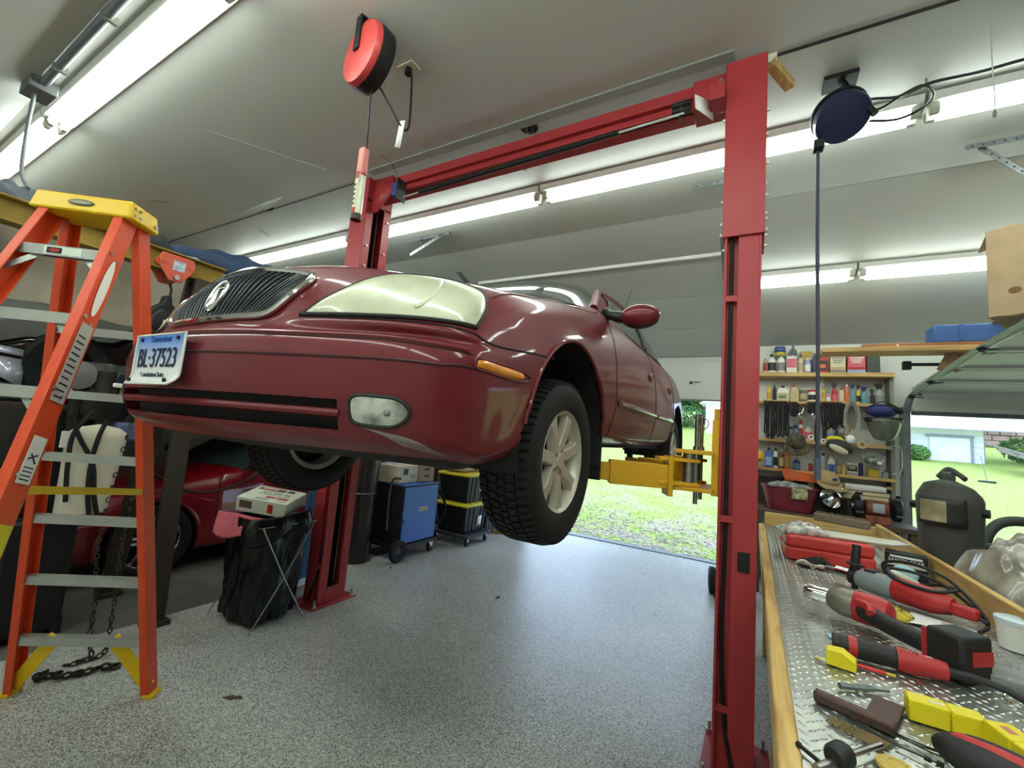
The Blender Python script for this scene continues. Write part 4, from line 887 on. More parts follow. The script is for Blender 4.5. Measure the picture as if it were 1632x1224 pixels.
for s in (1, -1): MB().ell((s*.52, .05, .60), (.16, .06, .06), 18, 10).build('headlight', GLASS, RC)
# hose sagging in front of the coupe
hs = MB().tube([at(215, 735, X=-4.2)-Vector((-4.2, 1.7, .9)), at(290, 780, X=-4.25)-Vector((-4.2, 1.7, .9)), at(345, 782, X=-4.3)-Vector((-4.2, 1.7, .9)), at(400, 762, X=-4.35)-Vector((-4.2, 1.7, .9)), at(425, 745, X=-4.38)-Vector((-4.2, 1.7, .9))], .012, 8, 6).build('air_hose', mat('brown_hose', (52, 40, 28), .6)); hs.location = (-4.2, 1.7, .9)
tag(hs, 'dark brown air hose sagging in front of the red coupe door', 'hose')

# ------------------------------------------------------------------ dark vehicle stored above, under a canvas cover, and things on top
SV = thing('covered_vehicle', 'black vehicle stored on a raised deck under a grey canvas cover', 'vehicle', (-5.6, 2.4, 1.42)); SO = Vector(SV.location)
BP = mat('black_car_paint', (10, 10, 12), .2, coat=.9)
m = MB(); xs = .80
side = [(-1.72, .14), (-1.74, .36), (-1.45, .50), (-.95, .56), (-.3, .95), (.9, .98), (1.8, .70), (2.0, .35), (1.9, .14)]
m.prism(side, (-xs, 0, 0), (0, 1, 0), (0, 0, 1), 2*xs); m.build('body', BP, SV, bevel=.05, seg=3)
for (y0, y1) in ((-.88, -.1), (-.02, .85)):
    MB().add([(xs+.004, y0, .56), (xs+.004, y1, .56), (xs-.0, y1-.06, .86), (xs-.0, max(y0+.42, y0+.05) if y0 < -.5 else y0+.04, .86)], [(0,1,2,3)]).build('side_window', GLASS, SV, solid=.004)
MB().add([(-.66, -1.0, .575), (.66, -1.0, .575), (.6, -.36, .93), (-.6, -.36, .93)], [(0,1,2,3)]).build('windshield', mat('reflective_glass', (150, 158, 170), .04, metal=.7), SV, solid=.004)
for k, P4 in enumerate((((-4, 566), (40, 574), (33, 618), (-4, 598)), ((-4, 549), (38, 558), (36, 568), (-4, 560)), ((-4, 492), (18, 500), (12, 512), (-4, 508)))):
    MB().add([at(x, y, X=-4.79+.02*(j > 1))-SO for j, (x, y) in enumerate(P4)], [(0, 1, 2, 3)]).build('glass_pane', mat('painted_reflection_glass', (196, 198, 216), .08, metal=.3), SV, solid=.004)  # pale lavender colour stands in for a bright reflection in the panes
for yy in (-1.2, 1.3): MB().lathe([(.16,-.09),(.25,-.1),(.29,-.07),(.29,.07),(.25,.1),(.16,.09)], (xs-.08, yy, .292), (1, 0, 0), 24, True).build('tire', RUB, SV)
tag(MB().box((-6.6, .45, 1.37), (-4.5, 5.8, 1.42)).build('storage_deck', GBR, bevel=.004), 'dark steel storage deck carrying the black covered vehicle', 'platform')
for x, y in ((-4.56, 5.72), (-6.5, 5.72), (-6.5, .65)):
    MB().box((x-.05+5.66, y-.05-2.55, -1.36), (x+.05+5.66, y+.05-2.55, 0)).build('deck_post', GBR, None)
for o in [q for q in bpy.data.objects if q.name.startswith('deck_post')]: o.parent = bpy.data.objects['storage_deck']; o.location = (-5.66, 2.55, 1.36)
CANV = mat('grey_canvas', (146, 138, 122), .9, var=.16, scale=4, bump=1.0, bscale=5)
def tarp(a, b):
    y = .45+2.2*a; f = math.sin(9*a+3*b)*.03+math.sin(23*a+2.5*b*b)*.03+math.sin(6*b+5*a)*.03+math.sin(41*a-7*b)*.012
    low = 2.16-.2*a
    return Vector((-4.42+f*.8, y, 2.78+(low-2.78)*b+f*.4*b))
c0 = Vector((-4.7, 1.3, 2.1))
o = MB().grid(lambda a, b: tarp(a, b)-c0, 60, 40).build('canvas_cover', CANV, None, ang=80, solid=.006); o.location = c0
tag(o, 'wrinkled grey canvas cover hanging behind the yellow I-beam', 'tarp')
shelf = MB().box((-6.5, .4, 2.76), (-4.56, 3.0, 2.80)).build('loft_board', woodmat('old_plywood', (120, 96, 66), (84, 66, 44), 3, 1)); tag(shelf, 'plywood loft board behind the yellow I-beam, piled with clothes', 'board')
for x, y in ((-6.45, .5), (-6.45, 2.95), (-4.62, 2.95)):
    MB().bar((x if x < -6 else x, y, 1.42), (x, y, 2.76), .04, .04, (0, 1, 0)).build('loft_post', GBR, shelf)
DEN = mat('denim_blue', (58, 74, 104), .9, var=.18, scale=30, bump=.2, bscale=80)
def lump(name, c, L, Wd, Hh, rz, m, label, cat, seed=0, nu=40, nv=20, drape=0):
    rnd = random.Random(seed); ph = [rnd.uniform(0, 6) for _ in range(6)]
    def fn(a, b):
        x = (a-.5)*L; y = (b-.5)*Wd; e = (math.sin(math.pi*a)**.35)*(math.sin(math.pi*b)**.4) if 0 < a < 1 and 0 < b < 1 else 0
        n = .12*math.sin(9*a+ph[0]+4*b)+.1*math.sin(17*b+ph[1]+6*a)+.06*math.sin(31*a+ph[2])+.05*math.sin(23*b-9*a+ph[3])
        return Vector((x*(1+.06*n), y*(1+.1*n), max(0, Hh*e*(1+n))))
    o = MB().grid(fn, nu, nv).build(name, m, None, ang=80, solid=.004); o.location = c; o.rotation_euler = (0, 0, rz); return tag(o, label, cat)
lump('denim_jacket', (-4.66, 2.28, 2.802), 1.35, .34, .24, math.radians(88), DEN, 'faded blue denim jacket lying over the loft above the I-beam', 'jacket', 1)
sw = lump('dark_sweatshirt', (-4.66, 1.36, 2.802), .55, .34, .20, math.radians(86), mat('charcoal_cloth', (52, 54, 56), .9, bump=.2), 'charcoal sweatshirt with white letters beside the denim jacket', 'sweatshirt', 2)
a_ = at(262, 382, X=-3.93); txt('ARS', .07, WHT, sw, (Matrix.Rotation(-math.radians(86), 4, 'Z') @ (a_-Vector(sw.location))), (.99, .0, -.12), (0, 0, 1), sx=1.5) if False else None
lump('blue_towel', (-4.05, 1.60, 2.647), .26, .16, .05, 1.5, mat('pale_blue_cloth', (150, 164, 186), .9), 'pale blue folded cloth at the end of the yellow I-beam', 'cloth', 3)
lump('khaki_bundle', (-5.12, 2.74, 2.802), .4, .4, .36, .4, mat('khaki_cloth', (140, 126, 98), .95, bump=.3, bscale=20), 'crumpled khaki coat piled against the bright ceiling tube', 'coat', 4)
lump('red_beanie', (-4.6, 2.90, 2.802), .22, .2, .13, .2, mat('red_cloth', (160, 40, 36), .9), 'small red knit hat half hidden by the khaki coat', 'hat', 5)
lump('loft_clutter', (-4.8, .78, 2.802), .5, .4, .22, 1.0, mat('slate_cloth', (78, 84, 92), .9), 'slate blue bundle behind the stepladder cap', 'bundle', 6)

# ------------------------------------------------------------------ engine-like unit behind the ladder
en_ = thing('parts_machine', 'dark shop machine with round grey cap and a cream tank strapped on', 'machine', (-4.02, 1.08, 0)); EO = Vector(en_.location)
DKM = mat('oily_dark_metal', (46, 46, 44), .4, metal=.6, var=.3, scale=10)
def ep(px, py, X): return at(px, py, X=X)-EO
MB().box((-.22, -.26, .03), (.22, .06, .72)).build('frame', mat('machine_black', (14, 14, 14), .6), en_, bevel=.02)
for x in (-.2, .2):
    for y in (-.24, .04): MB().cyl((x, y, 0), (x, y, .1), .03, n=10).build('caster', BLK, en_)
MB().box((-.16, -.2, .72), (.05, .10, 1.42)).build('rear_panel', mat('machine_black'), en_, bevel=.02)
cc = ep(125, 598, -3.82); MB().lathe([(.0, -.012), (.092, -.012), (.098, 0), (.095, .014), (.05, .02), (.02, .02), (.018, .026), (0, .026)], cc, (.9, -.3, .1), 12).build('round_cap', mat('cap_grey', (96, 96, 94), .4, metal=.4), en_)
MB().tube([cc+Vector((-.03, .02, -.05)), cc+Vector((-.05, .03, -.3)), cc+Vector((-.05, .05, -.6))], .035, 12, 4).build('cap_pipe', DKM, en_)
cc2 = ep(168, 618, -3.9); MB().lathe([(.0, .16), (.13, .16), (.145, .14), (.145, -.17), (.12, -.22), (0, -.22)], cc2, (0, 0, 1), 28).build('canister', DKM, en_)
cc3 = ep(172, 612, -3.76); MB().cyl(cc3-Vector((0, 0, .08)), cc3+Vector((0, 0, .08)), .06, n=20).build('solenoid', DKM, en_)
MB().box(tuple(cc3+Vector((-.02, .055, -.09))), tuple(cc3+Vector((.04, .09, .08)))).build('yellow_bracket', GY, en_, bevel=.004)
q = ep(198, 605, -3.72); MB().box(tuple(q+Vector((-.04, -.05, -.03))), tuple(q+Vector((.03, .07, .04)))).build('switch_box', mat('navy_plastic', (30, 34, 52), .4), en_, bevel=.01); MB().box(tuple(q+Vector((-.02, -.06, -.06))), tuple(q+Vector((.03, .04, -.03)))).build('white_clip', WHT, en_, bevel=.006)
tk = ep(142, 740, -3.74)
m = MB(); 
for k in range(9): pass
def tank(a, b):
    t = 2*math.pi*a; z = -.30+.56*b; sh = 1.0 if b < .85 else math.sqrt(max(0, 1-((b-.85)/.15)**2)); w = (.12+.03*b)*max(sh, .05); d = .09*max(sh, .05)
    c, s_ = math.cos(t), math.sin(t); k = (abs(c)**3+abs(s_)**3)**(-1/3); return tk+Vector((d*k*c, w*k*s_+.02*b, z))
MB().grid(tank, 32, 24).build('cream_tank', mat('cream_plastic', (206, 200, 178), .45, var=.06), en_, ang=80)
for P in ([(112, 660), (128, 700), (148, 740), (150, 790), (156, 830)], [(172, 668), (158, 695), (146, 735), (140, 780), (142, 828)], [(150, 655), (118, 690), (108, 740), (104, 800)]):
    MB().tube([ep(x, y, -3.64) for x, y in P], .013, 8, 5).build('hose', RUB, en_)
q = ep(104, 700, -3.70); MB().box(tuple(q+Vector((-.01, -.02, -.05))), tuple(q+Vector((.01, .03, .05)))).build('white_tag', WHT, en_)
for x, y in ((100, 616), (108, 622)): MB().ell(ep(x, y, -3.68), (.022, .022, .018), 12, 8).build('knob', BOLT, en_)
q = ep(200, 690, -3.75); MB().box(tuple(q+Vector((-.05, -.06, -.06))), tuple(q+Vector((.03, .06, .07)))).build('blue_jug', mat('slate_blue_plastic', (88, 98, 140), .5), en_, bevel=.02)
o = MB().cyl((0, 0, 0), (0, .42, 0), .05, n=16).build('blue_roll', mat('deep_blue', (24, 30, 84), .4)); o.location = (-3.98, .72, .055); tag(o, 'dark blue roll lying on the floor behind the stepladder', 'roll')

# ------------------------------------------------------------------ folding waste stand with black bag, hydraulic-oil box, pink cloth
wb = thing('waste_bag_stand', 'black bin bag hung in a folding wire stand beside the far red post', 'waste bin', (-3.17, 2.02, 0))
BAG = mat('black_bag_plastic', (9, 9, 11), .28, var=.2, bump=.5, bscale=14)
def bag(a, b):
    t = 2*math.pi*a; z = .03+.70*b; c, s_ = math.cos(t), math.sin(t); k = (abs(c)**4+abs(s_)**4)**(-1/4)
    n = .012*math.sin(7*t+5*b)+.009*math.sin(15*t-8*b)+.006*math.sin(29*t+14*b)
    w = .20+.03*b+n; return Vector((w*k*c, (w-.01)*k*s_, z+.015*math.sin(3*t)*b))
g = MB().grid(bag, 72, 30); g.lathe([(0, .035), (.2, .04)], (0, 0, 0), (0, 0, 1), 24); g.build('bin_bag', BAG, wb, ang=80)
def flap(a, b):
    t = -1.15+2.3*a; k = (abs(math.cos(t))**4+abs(math.sin(t))**4)**(-1/4); r_ = .238+.03*math.sin(b*2.6)+.01*math.sin(20*a); z = .745-.16*b-.03*math.sin(9*a)*b+.05*a
    return Vector((r_*k*math.cos(t), r_*k*math.sin(t), z))
MB().grid(flap, 40, 12).build('bag_cuff', BAG, wb, ang=80, solid=.002)
for s in (1,):
    for y0, y1 in ((-.2, .2), (.2, -.2)): MB().tube([(.262, y0, .005), (.268, (y0+y1)/2, .33), (.262, y1, .70)], .005, 8, 4).build('wire_leg', STEEL, wb)
for y0, y1 in ((-.2, .2), (.2, -.2)): MB().tube([(-.262, y0, .005), (-.262, y1, .70)], .005, 8).build('wire_leg', STEEL, wb)
MB().tube([(.26, -.22, .70), (.26, .22, .70), (-.26, .22, .70), (-.26, -.22, .70)], .005, 8, 0, True).build('wire_rim', STEEL, wb)
bx = thing('oil_box', 'white printed hydraulic-oil carton tilted on top of the black bin bag', 'box', (-3.22, 2.06, .765), math.radians(28))
bx.rotation_euler = (math.radians(9), math.radians(5), math.radians(28))
WB = mat('white_carton', (206, 210, 192), .75, var=.04)
b0 = MB().box((-.19, -.145, 0), (.19, .145, .105)).build('carton', WB, bx, bevel=.003)
txt('AW ISO 32', .042, INK, b0, (.01, .022, .1056), (1, 0, 0), (0, 1, 0), sx=1.1); txt('HYDRAULIC OIL', .03, GREYP, b0, (.015, -.016, .1056), (1, 0, 0), (0, 1, 0), sx=1.1)
MB().box((-.165, .065, .1052), (.045, .12, .1062)).build('logo_band', mat('brown_print', (92, 70, 60), .6), b0); MB().box((-.15, .076, .1064), (.0, .11, .1068)).build('logo_band', mat('red_print'), b0); MB().box((-.14, .088, .107), (-.02, .104, .1074)).build('logo_band', WHT, b0)
MB().box((.06, .075, .1052), (.115, .12, .106)).build('logo_band', INK, b0)
MB().box((-.02, -.075, .1052), (.15, -.045, .106)).build('red_band', mat('red_print'), b0); txt('7.5L', .022, WHT, b0, (.06, -.06, .1064), (1, 0, 0), (0, 1, 0))
MB().box((-.07, -.125, .1052), (.03, -.09, .1058)).build('print_block', mat('grey_print', (150, 156, 146), .6), b0); MB().box((.09, -.115, .1052), (.16, -.10, .1058)).build('print_block', mat('pink_print', (196, 120, 108), .6), b0)
MB().box((-.165, -.1458, .03), (-.07, -.1448, .085)).build('print_block', mat('brown_print'), b0); MB().box((.05, -.1458, .02), (.09, -.1448, .085)).build('print_block', mat('red_print'), b0)
MB().box((.19, -.146, .05), (.1908, .146, .054)).build('tape_edge', GREYP, b0) if False else None
def pink(a, b): 
    t = b; return Vector((-.17+.36*a, -.225-.03*math.sin(t*1.5)-.006*math.sin(11*a), .03+.02*a*0-.15*t-.02*math.sin(7*a)*t-.035*a))
o = MB().grid(pink, 24, 12).build('pink_rag', mat('pink_cloth', (206, 104, 114), .9, bump=.2), None, ang=80, solid=.003); o.location = (-3.26, 2.0, .745); o.rotation_euler = (0, 0, math.radians(28)); tag(o, 'pink shop rag hanging over the rim of the bin bag', 'cloth')
# blue creeper leaning behind the far post
cr = thing('mechanic_creeper', 'blue creeper board leaning upright behind the far red post', 'creeper', (-3.42, 2.62, 0))
cr.rotation_euler = (0, math.radians(6), math.radians(8))
MB().box((-.02, -.20, .05), (.015, .20, 1.02)).build('board', mat('creeper_blue', (52, 96, 142), .5), cr, bevel=.01); MB().box((-.022, -.19, .03), (.018, .19, .09)).build('end_rail', WHT, cr, bevel=.004)
for y in (-.16, .16):
    for z in (.12, .92): MB().cyl((-.05, y-.012, z), (-.05, y+.012, z), .028, n=14).build('caster', BLK, cr)

# ------------------------------------------------------------------ things along the far side of the bay
cy = thing('gas_cylinder', 'tall dark gas cylinder standing between the far post and the blue welder', 'gas cylinder', (-3.68, 3.36, 0)); CYM = mat('cylinder_dark', (40, 34, 34), .38, var=.15, coat=.3)
MB().lathe([(0, .0), (.145, 0), (.15, .02), (.15, 1.18), (.14, 1.27), (.09, 1.34), (.04, 1.37), (.035, 1.42), (0, 1.42)], (0, 0, 0), (0, 0, 1), 36).build('tank', CYM, cy, ang=50)
MB().lathe([(0, 1.42), (.02, 1.42), (.02, 1.50), (.05, 1.50), (.05, 1.52), (0, 1.52)], (0, 0, 0), (0, 0, 1), 16).build('valve', GY, cy)
MB().tube([(.158*math.cos(t), .158*math.sin(t), .72) for t in np.linspace(0, 6.283, 28, endpoint=False)], .005, 6, 0, True).build('strap', STEEL, cy)
wd = thing('welder_cart', 'blue steel welder cabinet on wheels with white lettering plate', 'welder', (-3.62, 3.93, 0))
WBL = mat('welder_blue', (44, 100, 178), .4, var=.05, coat=.3)
MB().box((-.28, -.30, .16), (.28, .30, .80)).build('cabinet', mat('welder_dark', (30, 31, 34), .5), wd, bevel=.008)
dr = MB().box((.281, -.285, .175), (.292, .285, .785)).build('side_panel', WBL, wd, bevel=.004); MB().box((.2925, -.03, .50), (.294, .12, .545)).build('name_plate', mat('cream_plate', (206, 200, 150), .5), dr)
txt('Century', .036, INK, dr, (.2945, .045, .5215), (0, 1, 0), (0, 0, 1)) if False else None
m = MB()
for k in range(6): m.box((.2942, -.018+.023*k, .513), (.2947, -.004+.023*k, .532))
m.build('plate_print', mat('teal_print', (44, 110, 128), .5), dr)
MB().box((.292, -.275, .40), (.296, -.255, .44)).build('latch', BLK, dr); MB().box((-.285, -.305, .80), (.295, .305, .81)).build('lid', WBL, wd, bevel=.003)
MB().box((-.29, -.32, .12), (.30, .34, .16)).build('base_tray', mat('welder_dark'), wd)
for x in (-.25, .31):
    MB().lathe([(.06, -.02), (.105, -.024), (.118, -.014), (.118, .014), (.105, .024), (.06, .02)], (x, -.33, .118), (1, 0, 0), 28, True).build('wheel', RUB, wd)
    w = MB().lathe([(0, -.012), (.03, -.016), (.062, -.008), (.062, .008), (.03, .016), (0, .012)], (x, -.33, .118), (1, 0, 0), 24).build('wheel_hub', mat('hub_grey', (70, 72, 74), .5), wd)
    for k in range(6): t = k*1.047; MB().bar((x+.012, -.33+.02*math.cos(t), .118+.02*math.sin(t)), (x+.018, -.33+.062*math.cos(t), .118+.062*math.sin(t)), .014, .01, (1, 0, 0)).build('rib', BLK, w)
for x in (-.24, .27): MB().lathe([(0, -.018), (.045, -.018), (.05, -.01), (.05, .01), (.045, .018), (0, .018)], (x, .25, .05), (1, .2, 0), 20).build('caster', RUB, wd); MB().box((x-.02, .22, .06), (x+.02, .28, .13)).build('caster_fork', BOLT, wd)
for k in range(2): MB().tube([(.27, .31, .72), (.25+.02*k, .40, .66), (.30, .46, .48), (.28, .42, .36), (.25, .36+.03*k, .30), (.24, .33, .45)], .012, 8, 6).build('welding_cable', RUB, wd)
MB().tube([(.1, -.31, .3), (.1, -.325, .6), (.12, -.32, .85), (.25, -.315, .88)], .012, 8, 5).build('handle', STEEL, wd)
def carton(name, lo, hi, loc, rz, m, label, prints=(), cat='box'):
    t = thing(name, label, cat, loc, rz); b = MB().box(lo, hi).build('carton', m, t, bevel=.003)
    MB().box((lo[0]+.002, -.012, hi[2]), (hi[0]-.002, .012, hi[2]+.0012)).build('tape', mat('tan_tape', (176, 150, 106), .4), t)
    MB().bar((lo[0]+.004, (lo[1]+hi[1])/2, hi[2]+.001), (hi[0]-.004, (lo[1]+hi[1])/2, hi[2]+.001), .0025, .001).build('flap_seam', INK, t)
    for p in prints: MB().box(*p[:2]).build('print', p[2], t)
    return t
CREAM = mat('cream_carton', (200, 192, 170), .8, var=.05)
carton('cream_box', (-.15, -.17, 0), (.15, .17, .19), (-3.60, 3.80, .815), .06, CREAM, 'cream cardboard box on the blue welder, left of the tan box', [((.1502, -.10, .09), (.151, -.02, .16), INK), ((.1502, .03, .05), (.151, .12, .10), mat('grey_print'))])
carton('tan_box', (-.13, -.12, 0), (.13, .12, .22), (-3.56, 4.11, .815), -.08, CARD, 'tan cardboard box with dark triangles on the blue welder', [((.1302, -.05, .13), (.131, .05, .16), INK), ((.1302, -.04, .05), (.131, .04, .08), INK)])
dl = thing('furniture_dolly', 'low black dolly on casters under the stacked totes', 'dolly', (-3.40, 4.86, 0))
MB().box((-.30, -.26, .10), (.30, .30, .14)).build('deck', mat('dolly_grey', (56, 60, 66), .6), dl, bevel=.006)
for x in (-.25, .25):
    for y in (-.2, .24): MB().lathe([(0, -.016), (.042, -.016), (.048, -.008), (.048, .008), (.042, .016), (0, .016)], (x, y, .048), (1, .3, 0), 18).build('caster', RUB, dl); MB().box((x-.02, y-.02, .06), (x+.02, y+.02, .10)).build('caster_plate', BOLT, dl)
m = MB()
for k in range(9): m.box((.18, -.22+.055*k, .14), (.30, -.195+.055*k, .146))
m.build('grip_ribs', mat('dolly_grey'), dl)
TB = mat('tote_black', (26, 27, 31), .45, var=.15); TY = mat('tote_lid_yellow', (218, 196, 40), .45, var=.05)
def tote(z, label, loc, s=1, lidm=TY, body=TB, h=.34):
    t = thing('storage_tote', label, 'storage tote', (loc[0], loc[1], z), 0, 'storage totes by the door'); a, b = .24*s, .25*s
    V = [(-a*.88,-b*.88,0),(a*.88,-b*.88,0),(a*.88,b*.88,0),(-a*.88,b*.88,0),(-a,-b,h),(a,-b,h),(a,b,h),(-a,b,h)]
    bd = MB().add(V, [(3,2,1,0),(4,5,6,7),(0,1,5,4),(1,2,6,5),(2,3,7,6),(3,0,4,7)]).build('tub', body, t, bevel=.018)
    for y in (-.14, -.05, .10, .18): MB().bar((a*.90, y*s, .02), (a*1.008, y*s*1.04, h-.02), .028*s, .012, (1, 0, 0)).build('rib', body, bd, bevel=.003)
    for x in (-.15, -.03, .10): MB().bar((x*s, -b*.89, .02), (x*s*1.05, -b*1.006, h-.02), .03, .012, (0, 1, 0)).build('rib', body, bd, bevel=.003)
    MB().box((-a-.02, -b-.02, h-.005), (a+.02, b+.02, h+.032)).build('lid', lidm, t, bevel=.012); MB().box((-a+.03, -b+.03, h+.03), (a-.03, b-.03, h+.04)).build('lid_panel', lidm, t, bevel=.006)
    return t
t1 = tote(.146, 'lower black tote with yellow lid on the dolly', (-3.40, 4.86)); t2 = tote(.146+.384, 'upper black tote with yellow lid, topmost of the stack', (-3.40, 4.86))
for t, z in ((t1, .07), (t2, .14)): MB().add([(.226, .03, z), (.226, .13, z), (.240, .13, z+.13), (.240, .03, z+.13)], [(0,1,2,3)]).build('paper_label', WHT, t, solid=-.004)
tote(0, 'grey-blue tote standing on the floor behind the black totes', (-3.50, 5.55), .95, mat('tote_grey_lid', (110, 114, 124), .5), mat('tote_slate', (64, 68, 80), .5), .36)
o = lump('leather_gloves', (-3.24, 5.62, 0.002), .24, .13, .06, .5, mat('tan_leather', (176, 140, 60), .8), 'tan leather glove lying on the floor by the grey tote', 'glove', 9)
carton('flat_box', (-.14, -.16, 0), (.14, .16, .10), (-3.42, 4.76, .93), .2, CARD, 'flat brown cardboard box on the upper yellow lid')
o = lump('clear_bag', (-3.36, 5.05, .932), .22, .2, .13, .7, mat('grey_clear_plastic', (150, 150, 140), .2, rgb2=(60, 58, 54), scale=18, coat=.4), 'crumpled shiny plastic bag on the upper yellow lid', 'plastic bag', 11)
# ------------------------------------------------------------------ ceiling-hung things
rl = thing('cord_reel', 'red and black retractable cord reel hanging from the ceiling', 'cord reel', (-1.86, 1.39, 3.4)); n = Vector((-.17, -.985, 0)); RR = mat('reel_red', (186, 62, 58), .4, var=.05)
MB().lathe([(0, .075), (.12, .075), (.165, .06), (.175, .04), (.175, .03)], (0, 0, .06), n, 36).build('red_face', RR, rl)
MB().lathe([(.175, .03), (.178, .0), (.172, -.05), (.12, -.07), (0, -.07)], (0, 0, .06), n, 36).build('black_drum', BLK, rl)
MB().bar(n*.08+Vector((0, 0, .25)), n*.082+Vector((0, 0, .05)), .05, .012, n).bar(n*.07+Vector((0, 0, .25)), -n*.07+Vector((0, 0, .25)), .05, .014).build('bracket', BLK, rl, bevel=.003)
MB().bar(Vector((0, 0, .25)), Vector((-.02, .0, .245)), .06, .06).build('ceiling_plate', BLK, rl)
MB().tube([(.03, .03, -.06), (.02, .02, -.12), (.035, .025, -.46)], .0055, 8, 4).build('hanging_cord', BLK, rl)
MB().tube([(.05, .05, -.09), (.10, .11, -.20), (.13, .16, -.27), (.14, .2, -.26), (.10, .24, -.1), (.03, .283, .18), (0, .287, .22)], .006, 8, 6).build('supply_cord', BLK, rl)
MB().add([(.125, .15, -.24), (.15, .165, -.235), (.14, .16, -.40), (.115, .145, -.395)], [(0,1,2,3)]).build('paper_tag', WHT, rl, solid=.001)
ou = thing('ceiling_outlet', 'white outlet plate on the ceiling with a black plug', 'outlet', (-1.864, 1.676, HC)); MB().box((-.06, -.04, -.008), (.06, .04, 0)).build('plate', mat('ivory_plate', (196, 192, 168), .5), ou, bevel=.003); MB().cyl((0, 0, -.045), (0, 0, -.008), .022, n=12).build('plug', BLK, ou)
wl = thing('work_light', 'red hanging work light dangling from the reel cord', 'work light', (-1.83, 1.41, 2.53))
ax_ = Vector((-.01, .0, 1)); MB().cyl((0, 0, .02), (0, 0, .26), .026, n=16).build('lamp_tube', mat('lamp_red', (170, 52, 46), .4), wl)
MB().box((-.02, -.022, .24), (.022, .02, .40)).build('handle', mat('lamp_pink', (206, 128, 118), .5), wl, bevel=.008); MB().cyl((0, 0, .0), (0, 0, .03), .028, n=16).build('end_cap', mat('brown_plastic', (70, 48, 40), .5), wl)
MB().grid(lambda a, b: Vector((.0268*math.cos(-2.2+1.1*a), .0268*math.sin(-2.2+1.1*a), .06+.16*b)), 8, 2).build('label', mat('label_cream', (216, 210, 176), .6), wl)
m = MB()
for k in range(5): m.grid(lambda a, b, k=k: Vector((.0274*math.cos(-2.0+.6*a), .0274*math.sin(-2.0+.6*a), .075+.026*k+.012*b)), 6, 1)
m.build('label_print', INK, wl)
MB().grid(lambda a, b: Vector((.030*math.cos(-1.0+1.3*a), .030*math.sin(-1.0+1.3*a), .03+.21*b)), 10, 2).build('lens', mat('clear_lens', (214, 214, 190), .1, coat=.5), wl)
MB().tube([(.02, -.02, .25), (.035, -.03, .22), (.03, -.03, .19)], .003, 6, 4).build('hook', STEEL, wl)
for i, (p, lab) in enumerate((((843, 203), 'round cable opening in the ceiling beside the red crossbeam'), ((425, 330), 'round wire bundle poking through the torn ceiling seam'))):
    q = at(*p, Z=HC); t = thing('ceiling_junction', lab, 'junction', (q.x, q.y, HC)); MB().lathe([(0, -.002), (.05, -.002), (.062, -.006), (.068, 0)], (0, 0, 0), (0, 0, 1), 24).build('opening', DGAP, t)
    for k in range(4): MB().tube([(-.03+.02*k, .01*k-.02, 0), (-.03+.02*k, .01*k-.02, -.035-.01*(k % 2)), (-.01+.02*k, .02*k-.03, -.05)], .004, 6, 3).build('wire', STEEL if k % 2 else BLK, t)
tear = MB().add([at(x, y, Z=HC-z) - Vector((-4.6, 2.43, HC)) for x, y, z in ((385, 338, .002), (425, 322, .02), (450, 314, .002), (432, 332, .04), (408, 338, .03))], [(0, 1, 3, 4), (1, 2, 3)]).build('torn_ceiling_flap', CEIL, None, solid=.004); tear.location = (-4.6, 2.43, HC); tag(tear, 'torn edge of ceiling sheet drooping beside the wire bundle', 'ceiling flap')
w0 = at(606, 247, Z=HC-.003); o = MB().tube([(0, 0, 0), at(622, 258, Z=3.6)-w0, at(634, 278, Z=3.5)-w0], .002, 5, 5).build('loose_wire', BLK); o.location = w0; tag(o, 'thin loose wire curling from the ceiling to the far post top', 'wire')
for i, (p, q, lab) in enumerate((((832, 258), (838, 272), 'short tan tape strip on the ceiling behind the crossbeam'), ((415, 366), (428, 376), 'short tan tape strip on the ceiling above the denim jacket'), ((238, 318), (268, 321), 'tiny tan tape scrap on the ceiling over the ladder'))):
    a, b = at(*p, Z=HC), at(*q, Z=HC); o = MB().bar((0, 0, -.003), b-a+Vector((0, 0, -.003)), .03, .004).build('tape_strip', mat('tan_tape'), None); o.location = a; tag(o, lab, 'tape')
# conduit with junction box
cd = thing('conduit_run', 'dark grey conduit with junction box and drop cord, upper left', 'conduit', (-4.34, .674, czs(.674)-.03)); CG = mat('conduit_grey', (104, 108, 112), .5, metal=.3)
q = Vector(cd.location); MB().cyl((.0, 0, -.012), (3.6, -.03, -.012), .026, n=14).build('pipe', CG, cd)
bxm = MB().box((-.12, -.07, -.07), (.10, .07, .02)).build('junction_box', mat('box_grey', (104, 108, 110), .5, metal=.3), cd, bevel=.006)
MB().tube([(0, -.02, -.07), (.02, -.02, -.3), (.30, -.05, -.72), (.62, -.06, -.93)], .011, 8, 5).build('drop_cord', CG, cd)
for x in (.4, 1.2): MB().box((x-.012, -.035, -.042), (x+.012, .035, .0)).build('strap', BOLT, cd)
